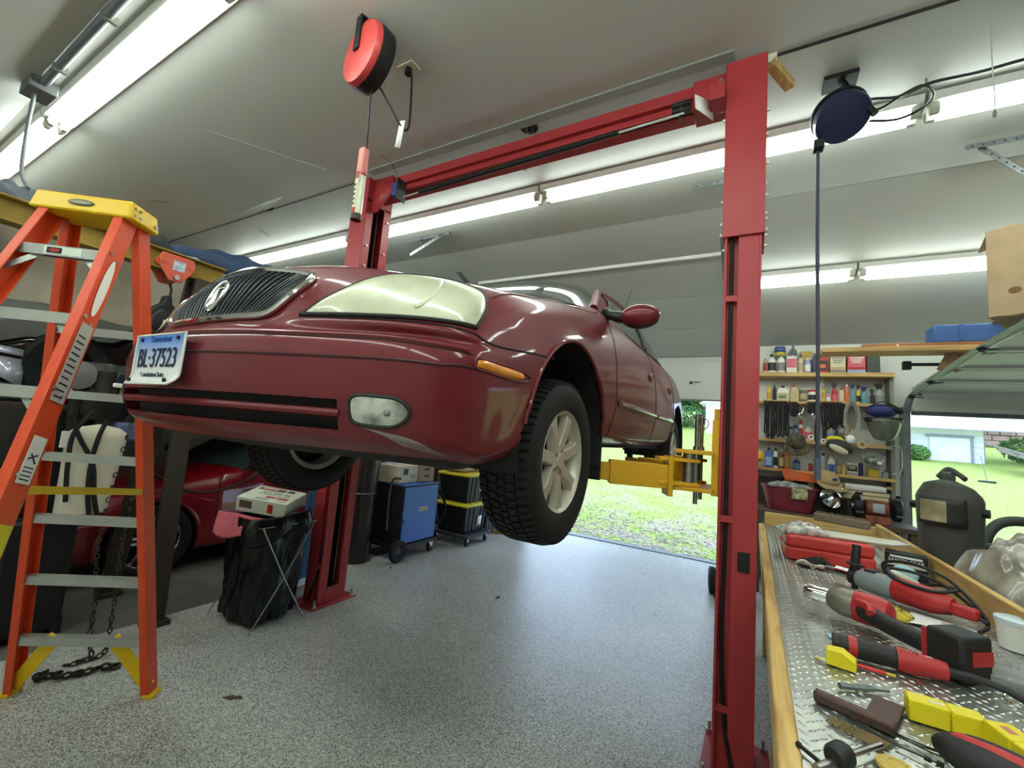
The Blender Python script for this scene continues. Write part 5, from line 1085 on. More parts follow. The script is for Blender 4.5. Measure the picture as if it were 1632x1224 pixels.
# blue hose reel
hr = thing('hose_reel', 'dark blue hose reel hanging below the ceiling tubes, right of the near post', 'hose reel', (.40, 2.75, 3.37)); HBm = mat('reel_navy', (30, 34, 70), .45, coat=.2); hn = Vector((.15, -.55, -.82)).normalized()
MB().lathe([(0, .05), (.08, .05), (.128, .035), (.134, .01), (.128, -.03), (.08, -.05), (0, -.05)], (0, 0, .02), hn, 36).build('drum', HBm, hr)
MB().lathe([(.134, -.035), (.138, -.05), (.125, -.075), (.05, -.085), (0, -.085)], (0, 0, .02), hn, 36).build('drum_back', BLK, hr)
MB().tube([Vector((.13, 0, .02))+hn*.06, Vector((.05, .02, .17))+hn*.03, Vector((0, .03, .27))], .018, 8, 5).build('bracket', BLK, hr); MB().box((-.08, -.02, .255), (.08, .10, .28)).build('ceiling_plate', BLK, hr)
MB().box((-.13, -.05, -.16), (-.08, .02, -.11)).build('roller_guide', BLK, hr, bevel=.006)
MB().tube([(-.106, 0, -.13), (-.108, 0, -.7), (-.105, 0, -1.3), (-.106, 0, -1.9)], .0095, 10, 6).build('hose', mat('blue_grey_hose', (66, 70, 82), .6), hr)
MB().cyl((-.106, 0, -1.99), (-.106, 0, -1.88), .015, n=12).build('coupler', mat('coupler_blue', (84, 92, 116), .5), hr)
hp = Vector(hr.location); MB().tube([at(x, y, Z=3.52)-hp for x, y in ((1375, 165), (1390, 158), (1430, 155), (1465, 140), (1490, 130), (1560, 115), (1632, 95), (1700, 82))], .008, 8, 6).build('air_line', BLK, hr)
MB().tube([at(x, y, Z=3.50)-hp for x, y in ((1375, 180), (1405, 172), (1440, 150), (1472, 136), (1488, 150), (1470, 172), (1430, 190), (1385, 193))], .007, 8, 6).build('air_line', BLK, hr)
MB().tube([at(1475, 140, Z=3.52)-hp, at(1476, 134, Z=3.58)-hp, at(1476, 126, Z=HC)-hp], .006, 6, 3).build('hook', STEEL, hr)
o = MB().bar((0, 0, 0), Vector((.10, .17, -.04)), .05, .05).build('wood_block', PINE, None, bevel=.003); o.location = at(1228, 100, Z=3.6); tag(o, 'small pale wood block wedged at the top of the near red post', 'wood block')
o = MB().box((-.03, -.005, 0), (.03, .005, .08)).build('wood_shim', mat('pale_shim', (206, 200, 180), .6), o)
c0 = at(1583, 0, Y=2.2); o = MB().tube([(0, 0, .6), (0, 0, .3), (0.003, 0, .12), (.0, 0, 0)], .0025, 6, 3).build('pull_cord', mat('cord_white', (190, 190, 180), .7), None); o.location = at(1585, 178, Y=2.7); tag(o, 'thin pale pull cord hanging from the ceiling at the right edge', 'cord')
o.data.transform(Matrix.Diagonal((1, 1, (HC-o.location.z)/.6, 1)))
MB().ell((0, 0, -.012), (.008, .008, .02), 10, 8).build('pull', GREYP, o)
# perforated angle brackets
def angle_iron(name, segs, label):
    a0 = Vector(segs[0][0]); t = thing(name, label, 'bracket', a0)
    for p, q in segs:
        p, q = Vector(p)-a0, Vector(q)-a0; d = (q-p).normalized(); up = Vector((0, 0, 1)) if abs(d.z) < .8 else Vector((0, 1, 0)); s = d.cross(up).normalized(); u2 = s.cross(d)
        b = MB().bar(p, q, .036, .003, u2).bar(p+s*.018-u2*.018, q+s*.018-u2*.018, .003, .036, u2).build('angle', GALV, t)
        m = MB(); L_ = (q-p).length; k = .03
        while k < L_-.02:
            c = p+d*k; m.cyl(c-u2*.004, c+u2*.004, .006, n=6); m.cyl(c+s*.0225-u2*.018, c+s*.0145-u2*.018, .006, n=6); k += .05
        tag(m.build('slot', DGAP, b), kind='stuff')
    return t
angle_iron('track_hanger', [((-.46, 3.55, HC-.02), (-.18, 3.55, HC-.02))], 'short perforated angle bracket on the ceiling left of the near post')
angle_iron('track_hanger', [((1.2, 3.72, HC-.02), (1.85, 3.72, HC-.02)), ((1.28, 3.74, HC-.03), (1.62, 3.8, 3.28)), ((1.60, 3.78, HC-.03), (1.60, 3.78, 3.3))], 'perforated angle bracket with braces above the cardboard carton')
angle_iron('track_hanger', [((-3.55, 3.5, HC-.02), (-2.95, 3.5, HC-.02)), ((-3.5, 3.5, 3.45), (-3.05, 3.5, HC-.03)), ((-3.36, 3.5, HC-.03), (-3.36, 3.5, 3.56))], 'perforated angle bracket behind the far post by the garage door track')
# planks, blue case, carton over the right-hand door
pk = thing('plank', 'pale wooden plank laid across the right door tracks', 'plank', (1.9, 5.12, 2.505)); MB().box((-1.33, -.13, 0), (1.3, .13, .042)).build('plank_board', PINEX, pk, bevel=.003)
MB().bar((-.43, .03, -.16), (-.36, .03, 0), .09, .03, (0, 1, 0)).build('wood_strut', woodmat('strut_brown', (150, 112, 84), (120, 86, 62), 3, 2), pk); MB().bar((-.36, .05, -.16), (-.30, .05, 0), .05, .03, (0, 1, 0)).build('wood_strut', woodmat('strut_brown', (150, 112, 84), (120, 86, 62), 3, 2), pk)
o = MB().box((-1.1, -.10, 0), (1.1, .12, .05)).build('brown_plank', woodmat('brown_plank', (150, 104, 62), (116, 76, 42), 3, 0), None, bevel=.003); o.location = (2.0, 5.2, 2.549); tag(o, 'brown plank stacked on the pale plank', 'plank')
for x in (-.85, -.1): MB().ell((x, -.101, .03), (.008, .003, .008), 10, 6).build('screw_cover', WHT, o)
bc = thing('blue_case', 'long flat blue plastic case on the brown plank', 'case', (2.02, 5.2, 2.60)); BLC = mat('case_blue', (48, 84, 142), .5); MB().box((-.62, -.10, 0), (.7, .12, .155)).build('shell', BLC, bc, bevel=.008)
for x in (-.44, -.04): MB().box((x-.012, -.108, .02), (x+.012, -.098, .16)).build('rib', BLC, bc, bevel=.003)
MB().box((-.25, -.112, .145), (-.12, -.09, .165)).build('latch', BLC, bc, bevel=.004)
to = thing('torsion_bar', 'dark spring bar running under the planks at the right door', 'spring bar', (1.9, 5.35, 2.44)); MB().cyl((-.62, 0, 0), (1.2, 0, .0), .016, n=10).build('bar', DARKG, to); MB().cyl((-.30, 0, 0), (1.2, 0, 0), .032, n=14).build('spring', DARKG, to); MB().box((-.66, -.03, -.05), (-.60, .03, .03)).build('bracket', BLK, to, bevel=.004)
bxx = thing('cardboard_carton', 'tall brown cardboard carton perched over the right door track', 'box', (1.66, 3.98, 2.50), math.radians(-30)); V = .24
MB().box((-V, -.22, .0), (V, .22, .60)).build('carton', CARD, bxx, bevel=.004)
MB().bar((-V, -.225, -.004), (V, -.225, -.004), .05, .004).bar((-V+.02, -.18, -.010), (V-.02, .0, -.012), .2, .004).build('bottom_flap', CARD, bxx)
MB().bar((-V, .0, .602), (-V-.06, -.02, .58), .3, .004).build('top_flap', CARD, bxx); MB().bar((0, .2, .602), (.02, .24, .68), .3, .004).build('top_flap', CARD, bxx); MB().box((-V-.0012, -.01, .0), (-V-.0002, .01, .60)).build('tape', mat('tan_tape'), bxx); MB().ell((-.12, -.221, .16), (.03, .002, .022), 14, 8).build('stain', mat('stain_brown', (112, 84, 58), .9), bxx)
o = MB().box((-.05, -.10, 0), (.09, .08, .13)).build('yellow_jug', mat('jug_yellow', (214, 190, 60), .5), None, bevel=.02); o.location = (1.72, 3.9, 3.102); tag(o, 'yellow plastic jug poking out of the carton top', 'jug')
MB().cyl((.02, 0, .13), (.02, 0, .16), .02, n=12).build('cap', WHT, o); MB().tube([(-.03, -.06, .10), (-.08, -.08, .12), (-.13, -.07, .09)], .015, 8, 3).build('handle', mat('jug_yellow'), o)
# ------------------------------------------------------------------ shelf wall between the doors
SHX0, SHX1 = -.02, 1.36
sh = thing('wall_shelving', 'pine shelves on the wall behind the near red post', 'shelf', ((SHX0+SHX1)/2, YF-.02, 0)); so = Vector(sh.location)
SZ = [2.492, 2.135, 1.672, 1.318]
for k, z in enumerate(SZ):
    x1 = SHX1 if k != 2 else 1.30
    MB().box((SHX0-so.x, 6.14-so.y, z-.05 if k == 0 else z-.035), (x1-so.x, YF-so.y, z)).build('shelf_board', PINEX, sh, bevel=.003)
for x in (.04, .68, 1.30): MB().box((x-.02-so.x, 6.16-so.y, 1.2), (x+.02-so.x, YF-so.y, 1.23)).build('cleat', PINEX, sh)
MB().box((.70-so.x, 6.33-so.y, 2.14), (.74-so.x, YF-so.y, 2.45)).build('upright', WHT, sh); MB().box((SHX1-.035-so.x, 6.2-so.y, .95), (SHX1-so.x, YF-so.y, 2.45)).build('side_panel', mat('grey_side_panel', (128, 128, 118), .6), sh)
PAL = dict(white=(222, 220, 208), cream=(212, 200, 164), red=(176, 40, 40), pink=(206, 96, 110), blue=(52, 84, 150), navy=(36, 42, 92), teal=(104, 146, 158), yellow=(216, 188, 44), green=(64, 118, 76), olive=(112, 108, 78), dark=(40, 40, 42), dgreen=(58, 66, 54), orange=(212, 104, 60), tan=(186, 166, 124), grey=(128, 128, 124), clear=(150, 158, 156), purple=(84, 74, 120), silver=(170, 170, 168), brown=(104, 78, 58), black=(24, 24, 26), lblue=(140, 172, 206), gold=(190, 150, 60))
def pc(n): return mat('pack_'+n, PAL[n], .42, var=.08, scale=25)
def pack(kind, x0, x1, yt, yb, Y, z, col, cap, lab, label, cat, dep=None, lab2=None, sx=0):
    a, b = at(x0, yb, Y=Y), at(x1, yb, Y=Y); w = (b.x-a.x); h = max(.05, at((x0+x1)/2, yt, Y=Y).z-z); r_ = w/2
    t = thing(cat.replace(' ', '_') if sx == 0 else sx, label, cat, ((a.x+b.x)/2, Y+(dep or w)/2, z)); C1 = pc(col); K = pc(cap); LB = pc(lab) if lab else None
    def band(z0, z1, rr, m): MB().grid(lambda a, b: Vector((rr*math.cos(-2.7+2.3*a), rr*math.sin(-2.7+2.3*a), z0+(z1-z0)*b)), 10, 1).build('label', m, t)
    if kind == 'can':
        MB().lathe([(0, 0), (r_*.96, 0), (r_, .006), (r_, h*.86), (r_*.9, h*.9), (r_*.88, h*.9), (r_*.86, h*.88), (0, h*.88)], (0,0,0), (0,0,1), 20).build('can_body', C1, t); MB().lathe([(0, h*.88), (r_*.5, h*.88), (r_*.5, h), (0, h)], (0,0,0), (0,0,1), 14).build('cap', K, t)
        if LB: band(h*.15, h*.7, r_*1.012, LB)
    elif kind == 'tin':                                       # straight round tin with lid
        MB().lathe([(0, 0), (r_, 0), (r_, h*.84), (0, h*.84)], (0,0,0), (0,0,1), 22).build('tin_body', C1, t); MB().lathe([(0, h*.84), (r_*1.04, h*.84), (r_*1.04, h*.97), (r_*.9, h), (0, h)], (0,0,0), (0,0,1), 22).build('lid', K, t)
        if LB: band(h*.2, h*.6, r_*1.012, LB)
    elif kind == 'spraycan':
        MB().lathe([(0, 0), (r_, 0), (r_, h*.72), (r_*.75, h*.78), (0, h*.79)], (0,0,0), (0,0,1), 18).build('can_body', C1, t); MB().lathe([(0, h*.77), (r_*.8, h*.77), (r_*.72, h*.97), (r_*.5, h), (0, h)], (0,0,0), (0,0,1), 16).build('cap', K, t)
        if LB: band(h*.2, h*.6, r_*1.012, LB)
    elif kind == 'bottle':
        MB().lathe([(0, 0), (r_*.95, 0), (r_, .008), (r_, h*.62), (r_*.85, h*.74), (r_*.36, h*.84), (r_*.34, h*.88), (0, h*.88)], (0,0,0), (0,0,1), 20).build('bottle_body', C1, t, ang=60); MB().lathe([(0, h*.86), (r_*.44, h*.86), (r_*.4, h), (0, h)], (0,0,0), (0,0,1), 14).build('cap', K, t)
        if LB: band(h*.12, h*.55, r_*1.012, LB)
    elif kind == 'jug':
        d = dep or w*.6; m = MB(); sec = [(1, 0), (1, .55), (.92, .68), (.55, .84), (.3, .88)]; V = []
        for q, f in sec: V += [(-r_*q, -d/2*q, h*f), (r_*q, -d/2*q, h*f), (r_*q, d/2*q, h*f), (-r_*q, d/2*q, h*f)]
        F = [(3,2,1,0), (16,17,18,19)] + [(4*i+j, 4*i+(j+1) % 4, 4*i+4+(j+1) % 4, 4*i+4+j) for i in range(4) for j in range(4)]
        m.add(V, F).build('jug_body', C1, t, bevel=.006); MB().cyl((0, 0, h*.87), (0, 0, h), r_*.32, n=14).build('cap', K, t); MB().tube([(r_*.3, 0, h*.84), (r_*.7, 0, h*.9), (r_*.95, 0, h*.8), (r_*.9, 0, h*.6)], r_*.13, 8, 4).build('handle', C1, t)
        if LB: MB().box((-r_*.85, -d/2-.0025, h*.1), (r_*.85, -d/2-.0005, h*.52)).build('label', LB, t)
        if lab2: MB().box((-r_*.7, -d/2-.0045, h*.2), (r_*.4, -d/2-.003, h*.36)).build('label', pc(lab2), t)
    elif kind == 'trigger':
        MB().lathe([(0, 0), (r_*.92, 0), (r_, .01), (r_, h*.45), (r_*.8, h*.58), (r_*.35, h*.7), (r_*.35, h*.75), (0, h*.75)], (0,0,0), (0,0,1), 18).build('bottle_body', C1, t, ang=60)
        MB().box((-r_*.4, -r_*.35, h*.75), (r_*.4, r_*.35, h*.86)).box((-r_*.95, -r_*.28, h*.86), (r_*.7, r_*.28, h)).box((-r_*.62, -r_*.15, h*.70), (-r_*.42, r_*.15, h*.88)).build('trigger_head', K, t, bevel=.003)
        if LB: band(h*.1, h*.42, r_*1.012, LB)
    elif kind == 'fcan':                                      # rectangular thinner can
        d = dep or w*.55; MB().box((-r_, -d/2, 0), (r_, d/2, h*.93)).build('can_body', C1, t, bevel=.004); MB().cyl((r_*.3, 0, h*.93), (r_*.3, 0, h), r_*.16, n=12).build('cap', K, t)
        MB().tube([(-r_*.6, 0, h*.93), (-r_*.5, 0, h*.985), (0, 0, h*.985), (r_*.05, 0, h*.93)], .003, 6, 3).build('handle', STEEL, t)
        if LB: MB().box((-r_*.9, -d/2-.0015, h*.30), (r_*.9, -d/2-.0003, h*.80)).build('label', LB, t)
        if lab2:
            m = MB()
            for k in range(3): m.box((-r_*(.75-.1*k), -d/2-.0028, h*(.68-.1*k)), (r_*(.8-.15*k), -d/2-.0016, h*(.73-.1*k)))
            m.build('label_lettering', pc(lab2), t)
            MB().box((-r_*.98, -d/2-.0015, .01), (r_*.98, -d/2-.0003, h*.16)).build('label', pc('lblue') if lab2 == 'white' else pc('grey'), t)
    elif kind == 'box':
        d = dep or w*.6; MB().box((-r_, -d/2, 0), (r_, d/2, h)).build('carton', C1, t, bevel=.002); MB().box((-r_*1.0, -d/2-.0012, h*.72), (r_, -d/2-.0002, h*.98)).build('label', K, t)
        if LB: MB().box((-r_*.8, -d/2-.0012, h*.1), (r_*.8, -d/2-.0002, h*.6)).build('label', LB, t)
    return t
A1 = SZ[0]; Y1 = 6.18
for it in (('can', 1216, 1222.5, 572, 592, Y1, A1, 'tan', 'brown', 'red', 'tan can at the left end of the top shelf', 'can'),
 ('bottle', 1223, 1237, 564, 592, Y1, A1, 'white', 'dark', 'dark', 'first white bottle with dark label on the top shelf', 'bottle'),
 ('bottle', 1238, 1252, 564, 592, Y1, A1, 'white', 'grey', 'grey', 'second white bottle, right of its twin on the top shelf', 'bottle'),
 ('fcan', 1253.5, 1270.5, 565, 592, Y1, A1, 'white', 'white', 'pink', 'white can with pink label on the top shelf', 'can'),
 ('bottle', 1271.5, 1281, 565, 592, Y1, A1, 'cream', 'dark', 'tan', 'slim cream bottle with black cap on the top shelf', 'bottle'),
 ('bottle', 1282, 1293, 570, 592, Y1, A1, 'lblue', 'white', 'white', 'small pale blue bottle on the top shelf', 'bottle'),
 ('jug', 1294.5, 1303, 562, 592, Y1, A1, 'navy', 'blue', None, 'dark blue jug left of the red jug on the top shelf', 'jug'),
 ('jug', 1304, 1321, 557, 592, Y1, A1, 'red', 'red', 'dark', 'red jug with black label on the top shelf', 'jug', .1, 'orange'),
 ('fcan', 1323.5, 1349, 560, 592, Y1, A1, 'tan', 'white', 'cream', 'faded tan rectangular can on the top shelf', 'can', None, 'grey'),
 ('fcan', 1351.5, 1381.5, 559, 592, Y1, A1, 'red', 'white', 'pink', 'large red rectangular can with white lettering on the top shelf', 'can', None, 'white'),
 ('fcan', 1382.5, 1404, 563, 592, Y1, A1, 'dgreen', 'dark', None, 'dark green rectangular can at the right end of the top shelf', 'can'),
 ('box', 1277, 1296, 559, 592, 6.30, A1, 'tan', 'gold', 'red', 'tan box with yellow top behind the small bottles', 'box')): pack(*it)
zz = A1
for k, (c, h, lab) in enumerate((('cream', .18, 'cream tin at the bottom of the tin stack on the top shelf'), ('green', .055, 'green tin in the stack on the top shelf'), ('yellow', .05, 'yellow tin in the stack on the top shelf'), ('blue', .07, 'blue-lidded tin, topmost of the stack on the top shelf'))):
    q = at(1243, 590, Y=6.30); t = thing('tin', lab, 'tin', (q.x, 6.335, zz), 0, 'tins stacked on the top shelf'); MB().lathe([(0, 0), (.057, 0), (.06, .004), (.06, h-.006), (.057, h-.001), (0, h-.001)], (0,0,0), (0,0,1), 24).build('tin_body', pc(c), t); MB().lathe([(.0585, h*.45), (.0612, h*.46), (.0612, h*.54), (.0585, h*.55)], (0,0,0), (0,0,1), 24).build('rim', pc('silver'), t); zz += h
lump('grey_bag', (at(1263, 590, Y=6.32).x, 6.33, A1), .15, .12, .31, 0, mat('grey_cloth', (116, 116, 110), .9), 'grey cloth bag behind the white can on the top shelf', 'bag', 21)
A2 = SZ[1]; Y2 = 6.18; B2 = 640
for it in (('bottle', 1222, 1230, 614, B2, Y2, A2, 'yellow', 'yellow', 'gold', 'yellow squeeze bottle at the left of the second shelf', 'bottle'),
 ('bottle', 1231, 1237.5, 611, B2, Y2, A2, 'dark', 'green', None, 'dark bottle with green cap on the second shelf', 'bottle'),
 ('jug', 1238, 1258, 614, B2, Y2, A2, 'white', 'dark', 'tan', 'white handled jug with tan label on the second shelf', 'jug', .1, 'green'),
 ('jug', 1259, 1273, 613, B2, Y2, A2, 'tan', 'red', None, 'tan bottle with red cap on the second shelf', 'jug', .07),
 ('tin', 1274, 1287, 618, B2, Y2, A2, 'olive', 'silver', 'tan', 'olive tin on the second shelf', 'tin'),
 ('tin', 1288, 1303, 621, B2, Y2, A2, 'white', 'red', 'dark', 'white tin with red lid on the second shelf', 'tin'),
 ('spraycan', 1309.5, 1316, 614, B2, Y2, A2, 'yellow', 'grey', 'gold', 'slim yellow spray can on the second shelf', 'spray can'),
 ('can', 1317, 1324, 628, B2, Y2, A2, 'pink', 'white', 'white', 'little pink can on the second shelf', 'can'),
 ('trigger', 1325.5, 1336, 609, B2, Y2, A2, 'red', 'black', 'pink', 'red spray bottle with black trigger on the second shelf', 'spray bottle'),
 ('bottle', 1337, 1346, 617, B2, Y2, A2, 'cream', 'red', 'cream', 'cream bottle beside the red spray bottle', 'bottle'),
 ('bottle', 1346.5, 1354, 612, B2, Y2, A2, 'orange', 'white', None, 'orange bottle with white cap on the second shelf', 'bottle'),
 ('trigger', 1355, 1364.5, 611, B2, Y2, A2, 'teal', 'navy', None, 'first blue-green spray bottle on the second shelf', 'spray bottle'),
 ('trigger', 1365, 1372, 613, B2, Y2, A2, 'yellow', 'black', 'dark', 'yellow and black spray bottle on the second shelf', 'spray bottle'),
 ('trigger', 1372.5, 1385, 616, B2, Y2, A2, 'teal', 'navy', None, 'larger blue-green spray bottle beside the goggles', 'spray bottle'),
 ('trigger', 1387, 1394, 620, B2, Y2, A2, 'dark', 'black', None, 'dark spray bottle near the right end of the second shelf', 'spray bottle'),
 ('trigger', 1395, 1412, 611, B2, Y2, A2, 'clear', 'black', 'grey', 'clear spray bottle above the blue cap', 'spray bottle')): pack(*it)
A3 = SZ[2]; B3 = 700
for it in (('spraycan', 1257, 1263, 673, B3, Y2, A3, 'dark', 'silver', 'grey', 'black spray can above the camouflage cap', 'spray can'),
 ('can', 1264, 1272, 675, B3, Y2, A3, 'navy', 'blue', 'teal', 'navy can above the camouflage cap', 'can'),
 ('spraycan', 1273, 1280, 669, B3, Y2, A3, 'white', 'red', 'red', 'tall white spray can with red stripe on the third shelf', 'spray can'),
 ('bottle', 1282, 1295, 677, B3, Y2, A3, 'cream', 'silver', 'pink', 'cream bottle with banded label on the third shelf', 'bottle'),
 ('spraycan', 1298, 1304, 670, B3, Y2, A3, 'dark', 'red', None, 'dark spray can with red top left of the hanging hose', 'spray can'),
 ('spraycan', 1311, 1318, 670, B3, Y2, A3, 'brown', 'red', 'dark', 'brown spray can right of the hanging hose', 'spray can'),
 ('bottle', 1320, 1330, 678, B3, Y2, A3, 'white', 'black', 'lblue', 'white bottle with pale blue label on the third shelf', 'bottle'),
 ('bottle', 1331, 1336, 679, B3, Y2, A3, 'navy', 'navy', None, 'narrow navy bottle on the third shelf', 'bottle'),
 ('bottle', 1337, 1345, 676, B3, Y2, A3, 'white', 'white', 'grey', 'plain white bottle on the third shelf', 'bottle'),
 ('spraycan', 1220, 1226, 676, B3, Y2, A3, 'purple', 'red', None, 'purple can behind the hanging black cables', 'spray can'),
 ('spraycan', 1228, 1234, 674, B3, Y2, A3, 'silver', 'grey', 'purple', 'silver can behind the hanging black cables', 'spray can'),
 ('bottle', 1349, 1357, 678, B3, Y2, A3, 'brown', 'yellow', 'gold', 'brown bottle with yellow cap behind the clear hose coil', 'bottle')): pack(*it)
A4 = SZ[3]; B4 = 746
for it in (('jug', 1219, 1231, 713, B4, Y2, A4, 'blue', 'dark', 'lblue', 'blue jug at the left of the lowest shelf', 'jug', .08),
 ('bottle', 1232, 1240, 714, B4, Y2, A4, 'white', 'black', 'dark', 'white bottle with round black logo on the lowest shelf', 'bottle'),
 ('bottle', 1241, 1250, 715, B4, Y2, A4, 'brown', 'silver', 'tan', 'brown bottle with tan label on the lowest shelf', 'bottle'),
 ('can', 1251.5, 1259, 719, B4, Y2, A4, 'orange', 'yellow', 'gold', 'orange can left of the camouflage cap on the lowest shelf', 'can'),
 ('bottle', 1264, 1276, 730, B4, Y2, A4, 'blue', 'lblue', 'teal', 'blue bottle below the camouflage cap', 'bottle'),
 ('can', 1289, 1296, 738, B4, Y2, A4, 'red', 'red', None, 'small dull red can beside the pale striped tin', 'can'),
 ('tin', 1297, 1306, 733, B4, Y2, A4, 'white', 'blue', 'blue', 'white tin with blue band on the lowest shelf', 'tin'),
 ('bottle', 1307, 1318, 722, B4, Y2, A4, 'silver', 'dark', None, 'silver bottle behind the hanging hose on the lowest shelf', 'bottle'),
 ('jug', 1319, 1331, 727, B4, Y2, A4, 'white', 'white', 'blue', 'white and blue jug on the lowest shelf', 'jug', .07),
 ('can', 1333, 1341, 737, B4, Y2, A4, 'grey', 'silver', 'tan', 'grey can beside the yellow block on the lowest shelf', 'can'),
 ('box', 1343, 1347, 740, B4, Y2, A4, 'yellow', 'gold', None, 'narrow yellow carton on the lowest shelf', 'box'),
 ('fcan', 1350, 1368, 737, B4, Y2, A4, 'white', 'olive', 'dark', 'white rectangular tin with black blocks on the lowest shelf', 'tin', None, 'cream'),
 ('can', 1369, 1376, 736, B4, Y2, A4, 'navy', 'grey', None, 'navy can on the lowest shelf', 'can'),
 ('box', 1384, 1402, 742, B4+10, Y2, A4, 'gold', 'grey', 'yellow', 'yellow and grey box on the lowest shelf below the clear goggles', 'box'),
 ('bottle', 1406, 1418, 750, B4+16, Y2, A4, 'clear', 'purple', None, 'clear jar at the right end of the lowest shelf', 'jar')): pack(*it)
# hanging cable bundles
def cables(name, x0, x1, yt, yb, k, label, col=RUB, r=.008):
    a, b = at(x0, yt, Y=6.08), at(x1, yt, Y=6.08); bot = at((x0+x1)/2, yb, Y=6.08).z; rnd = random.Random(int(x0)); t = thing(name, label, 'cable', ((a.x+b.x)/2, 6.10, bot)); w = b.x-a.x; H_ = a.z-bot
    for i in range(k):
        x = -w/2+w*(i+.5)/k; d = rnd.uniform(-.01, .01); hh = rnd.uniform(.0, .25)*H_
        MB().tube([(x-.010, .0, H_), (x-.014+d, -.03, H_*.6), (x-.01, -.025, hh+.02), (x, -.02, hh), (x+.012, -.03, hh+.02), (x+.016+d, -.025, H_*.6), (x+.012, .02, H_)], r, 6, 4).build('cable_loop', col, t)
    MB().box((-w/2-.02, .0, H_-.012), (w/2+.02, .05, H_+.012)).build('hanger', PINEX, t); return t
cables('cable_bundle', 1219, 1256, 638, 698, 11, 'thick bundle of black cables hanging at the left of the shelves')
cables('cable_bundle', 1260, 1272, 640, 664, 4, 'short black cable loops hanging under the red-capped bottle')
cables('cable_bundle', 1311, 1345, 640, 684, 10, 'bundle of black cables hanging right of the blue-grey hose')
cables('cable_bundle', 1288, 1303, 640, 662, 4, 'black cables with steel clamps hanging under the red-lidded tin')
for i, (x, lab) in enumerate(((1279, 'left steel spring clamp hanging from the second shelf'), (1300, 'right steel spring clamp hanging beside the hose'))):
    q = at(x, 650, Y=6.08); t = thing('spring_clamp', lab, 'clamp', q); MB().tube([(0, 0, .05), (.012, 0, 0), (-.004, 0, -.06), (-.03, -.01, -.075), (-.03, -.01, -.10), (.0, -.01, -.115), (.02, 0, -.09)], .010, 8, 4).build('jaw', CHROME, t); MB().cyl((0, .01, .03), (0, .06, .05), .004, n=6).build('hook', STEEL, t)
q = at(1358, 668, Y=6.05); t = thing('clear_hose_coil', 'coil of clear tubing hanging right of the black cables', 'hose', q); HC_ = mat('clear_tube', (150, 148, 138), .25, coat=.4)
for k in range(3): MB().tube([((.07-.008*k)*math.cos(a), .012*k, (.20-.02*k)*math.sin(a)) for a in np.linspace(0, 6.283, 28, endpoint=False)], .009, 8, 0, True).build('loop', HC_, t)
MB().cyl((0, .0, .195), (0, .08, .21), .006, n=8).build('hook', STEEL, t)
# caps and hats
def cap_hat(px, py, Y, w, m, label, rx=0, rz=0, brimm=None):
    c = at(px, py, Y=Y); t = thing('baseball_cap', label, 'cap', c, rz); t.rotation_euler = (rx, 0, rz); m2 = brimm or m
    MB().grid(lambda a, b: Vector((w*math.sin(b*1.5708)*math.cos(6.2832*a), w*1.1*math.sin(b*1.5708)*math.sin(6.2832*a), w*.95*math.cos(b*1.5708))), 28, 10).build('crown', m, t, ang=80)
    MB().grid(lambda a, b: Vector((w*(.98+.75*b*math.sin(math.pi*a)**.5)*math.cos(math.pi+math.pi*a) if True else 0, -w*1.05*math.sin(math.pi*a)-w*.85*b*math.sin(math.pi*a)**.6, -.006-.03*b*math.sin(math.pi*a))), 20, 5).build('brim', m2, t, ang=80, solid=.003)
    MB().ell((0, 0, w*.955), (.008, .008, .005), 10, 6).build('button', m2, t); return t
CAMO = mat('camo_cloth', (92, 86, 64), .9, rgb2=(56, 54, 42), scale=22, bump=.1)
cap_hat(1269, 703, 6.0, .095, CAMO, 'camouflage baseball cap hanging on the shelf edge', math.radians(55))
tc2 = cap_hat(1318, 765, 5.85, .11, mat('tan_cap', (176, 152, 108), .9, bump=.1), 'tan baseball cap with blue oval badge above the lamp reflector', math.radians(20), .5); MB().ell((.0, -.105, .055), (.03, .006, .018), 16, 8).build('badge', pc('purple'), tc2)
for i, (px, py, r_, col, lab) in enumerate(((1299-7, 697, .03, 'white', 'white tape roll hanging right of the camouflage cap'), (1312, 703, .026, 'white', 'white ring roll by the yellow gloves'), (1373, 709, .045, 'tan', 'brown tape roll hanging below the clear hose coil'))):
    c = at(px, py, Y=6.02); t = thing('tape_roll', lab, 'tape roll', c); MB().lathe([(r_*.55, -.015), (r_, -.015), (r_, .015), (r_*.55, .015)], (0,0,0), (.2, -1, .15), 24, True).build('roll', pc(col), t); MB().lathe([(r_*.5, -.013), (r_*.56, -.013), (r_*.56, .013), (r_*.5, .013)], (0,0,0), (.2, -1, .15), 24, True).build('core', CARD, t); MB().cyl((0, 0, r_*.6), (0, .12, r_*.65), .004, n=6).build('peg', STEEL, t)
o = lump('yellow_gloves', at(1330, 702, Y=6.04), .16, .08, .05, .2, mat('glove_yellow', (206, 192, 56), .8), 'bright yellow work gloves tucked on the third shelf edge', 'gloves', 31)
q = at(1338, 712, Y=5.98); t = thing('ear_muffs', 'dark padded ear muff with a pale oval shell', 'ear muffs', q); MB().ell((0, 0, 0), (.13, .06, .075), 24, 14, Matrix.Rotation(.35, 3, 'Y')).build('pad', mat('muff_dark', (48, 46, 44), .7), t); MB().ell((-.015, -.045, -.03), (.095, .03, .04), 24, 12, Matrix.Rotation(.45, 3, 'Y')).build('shell', mat('muff_cream', (196, 186, 160), .5), t); MB().tube([(-.1, .02, .03), (-.05, .05, .12), (.05, .05, .1), (.1, .02, -.03)], .008, 8, 4).build('headband', BLK, t); MB().cyl((0, .05, .1), (0, .2, .12), .004, n=6).build('peg', STEEL, t)
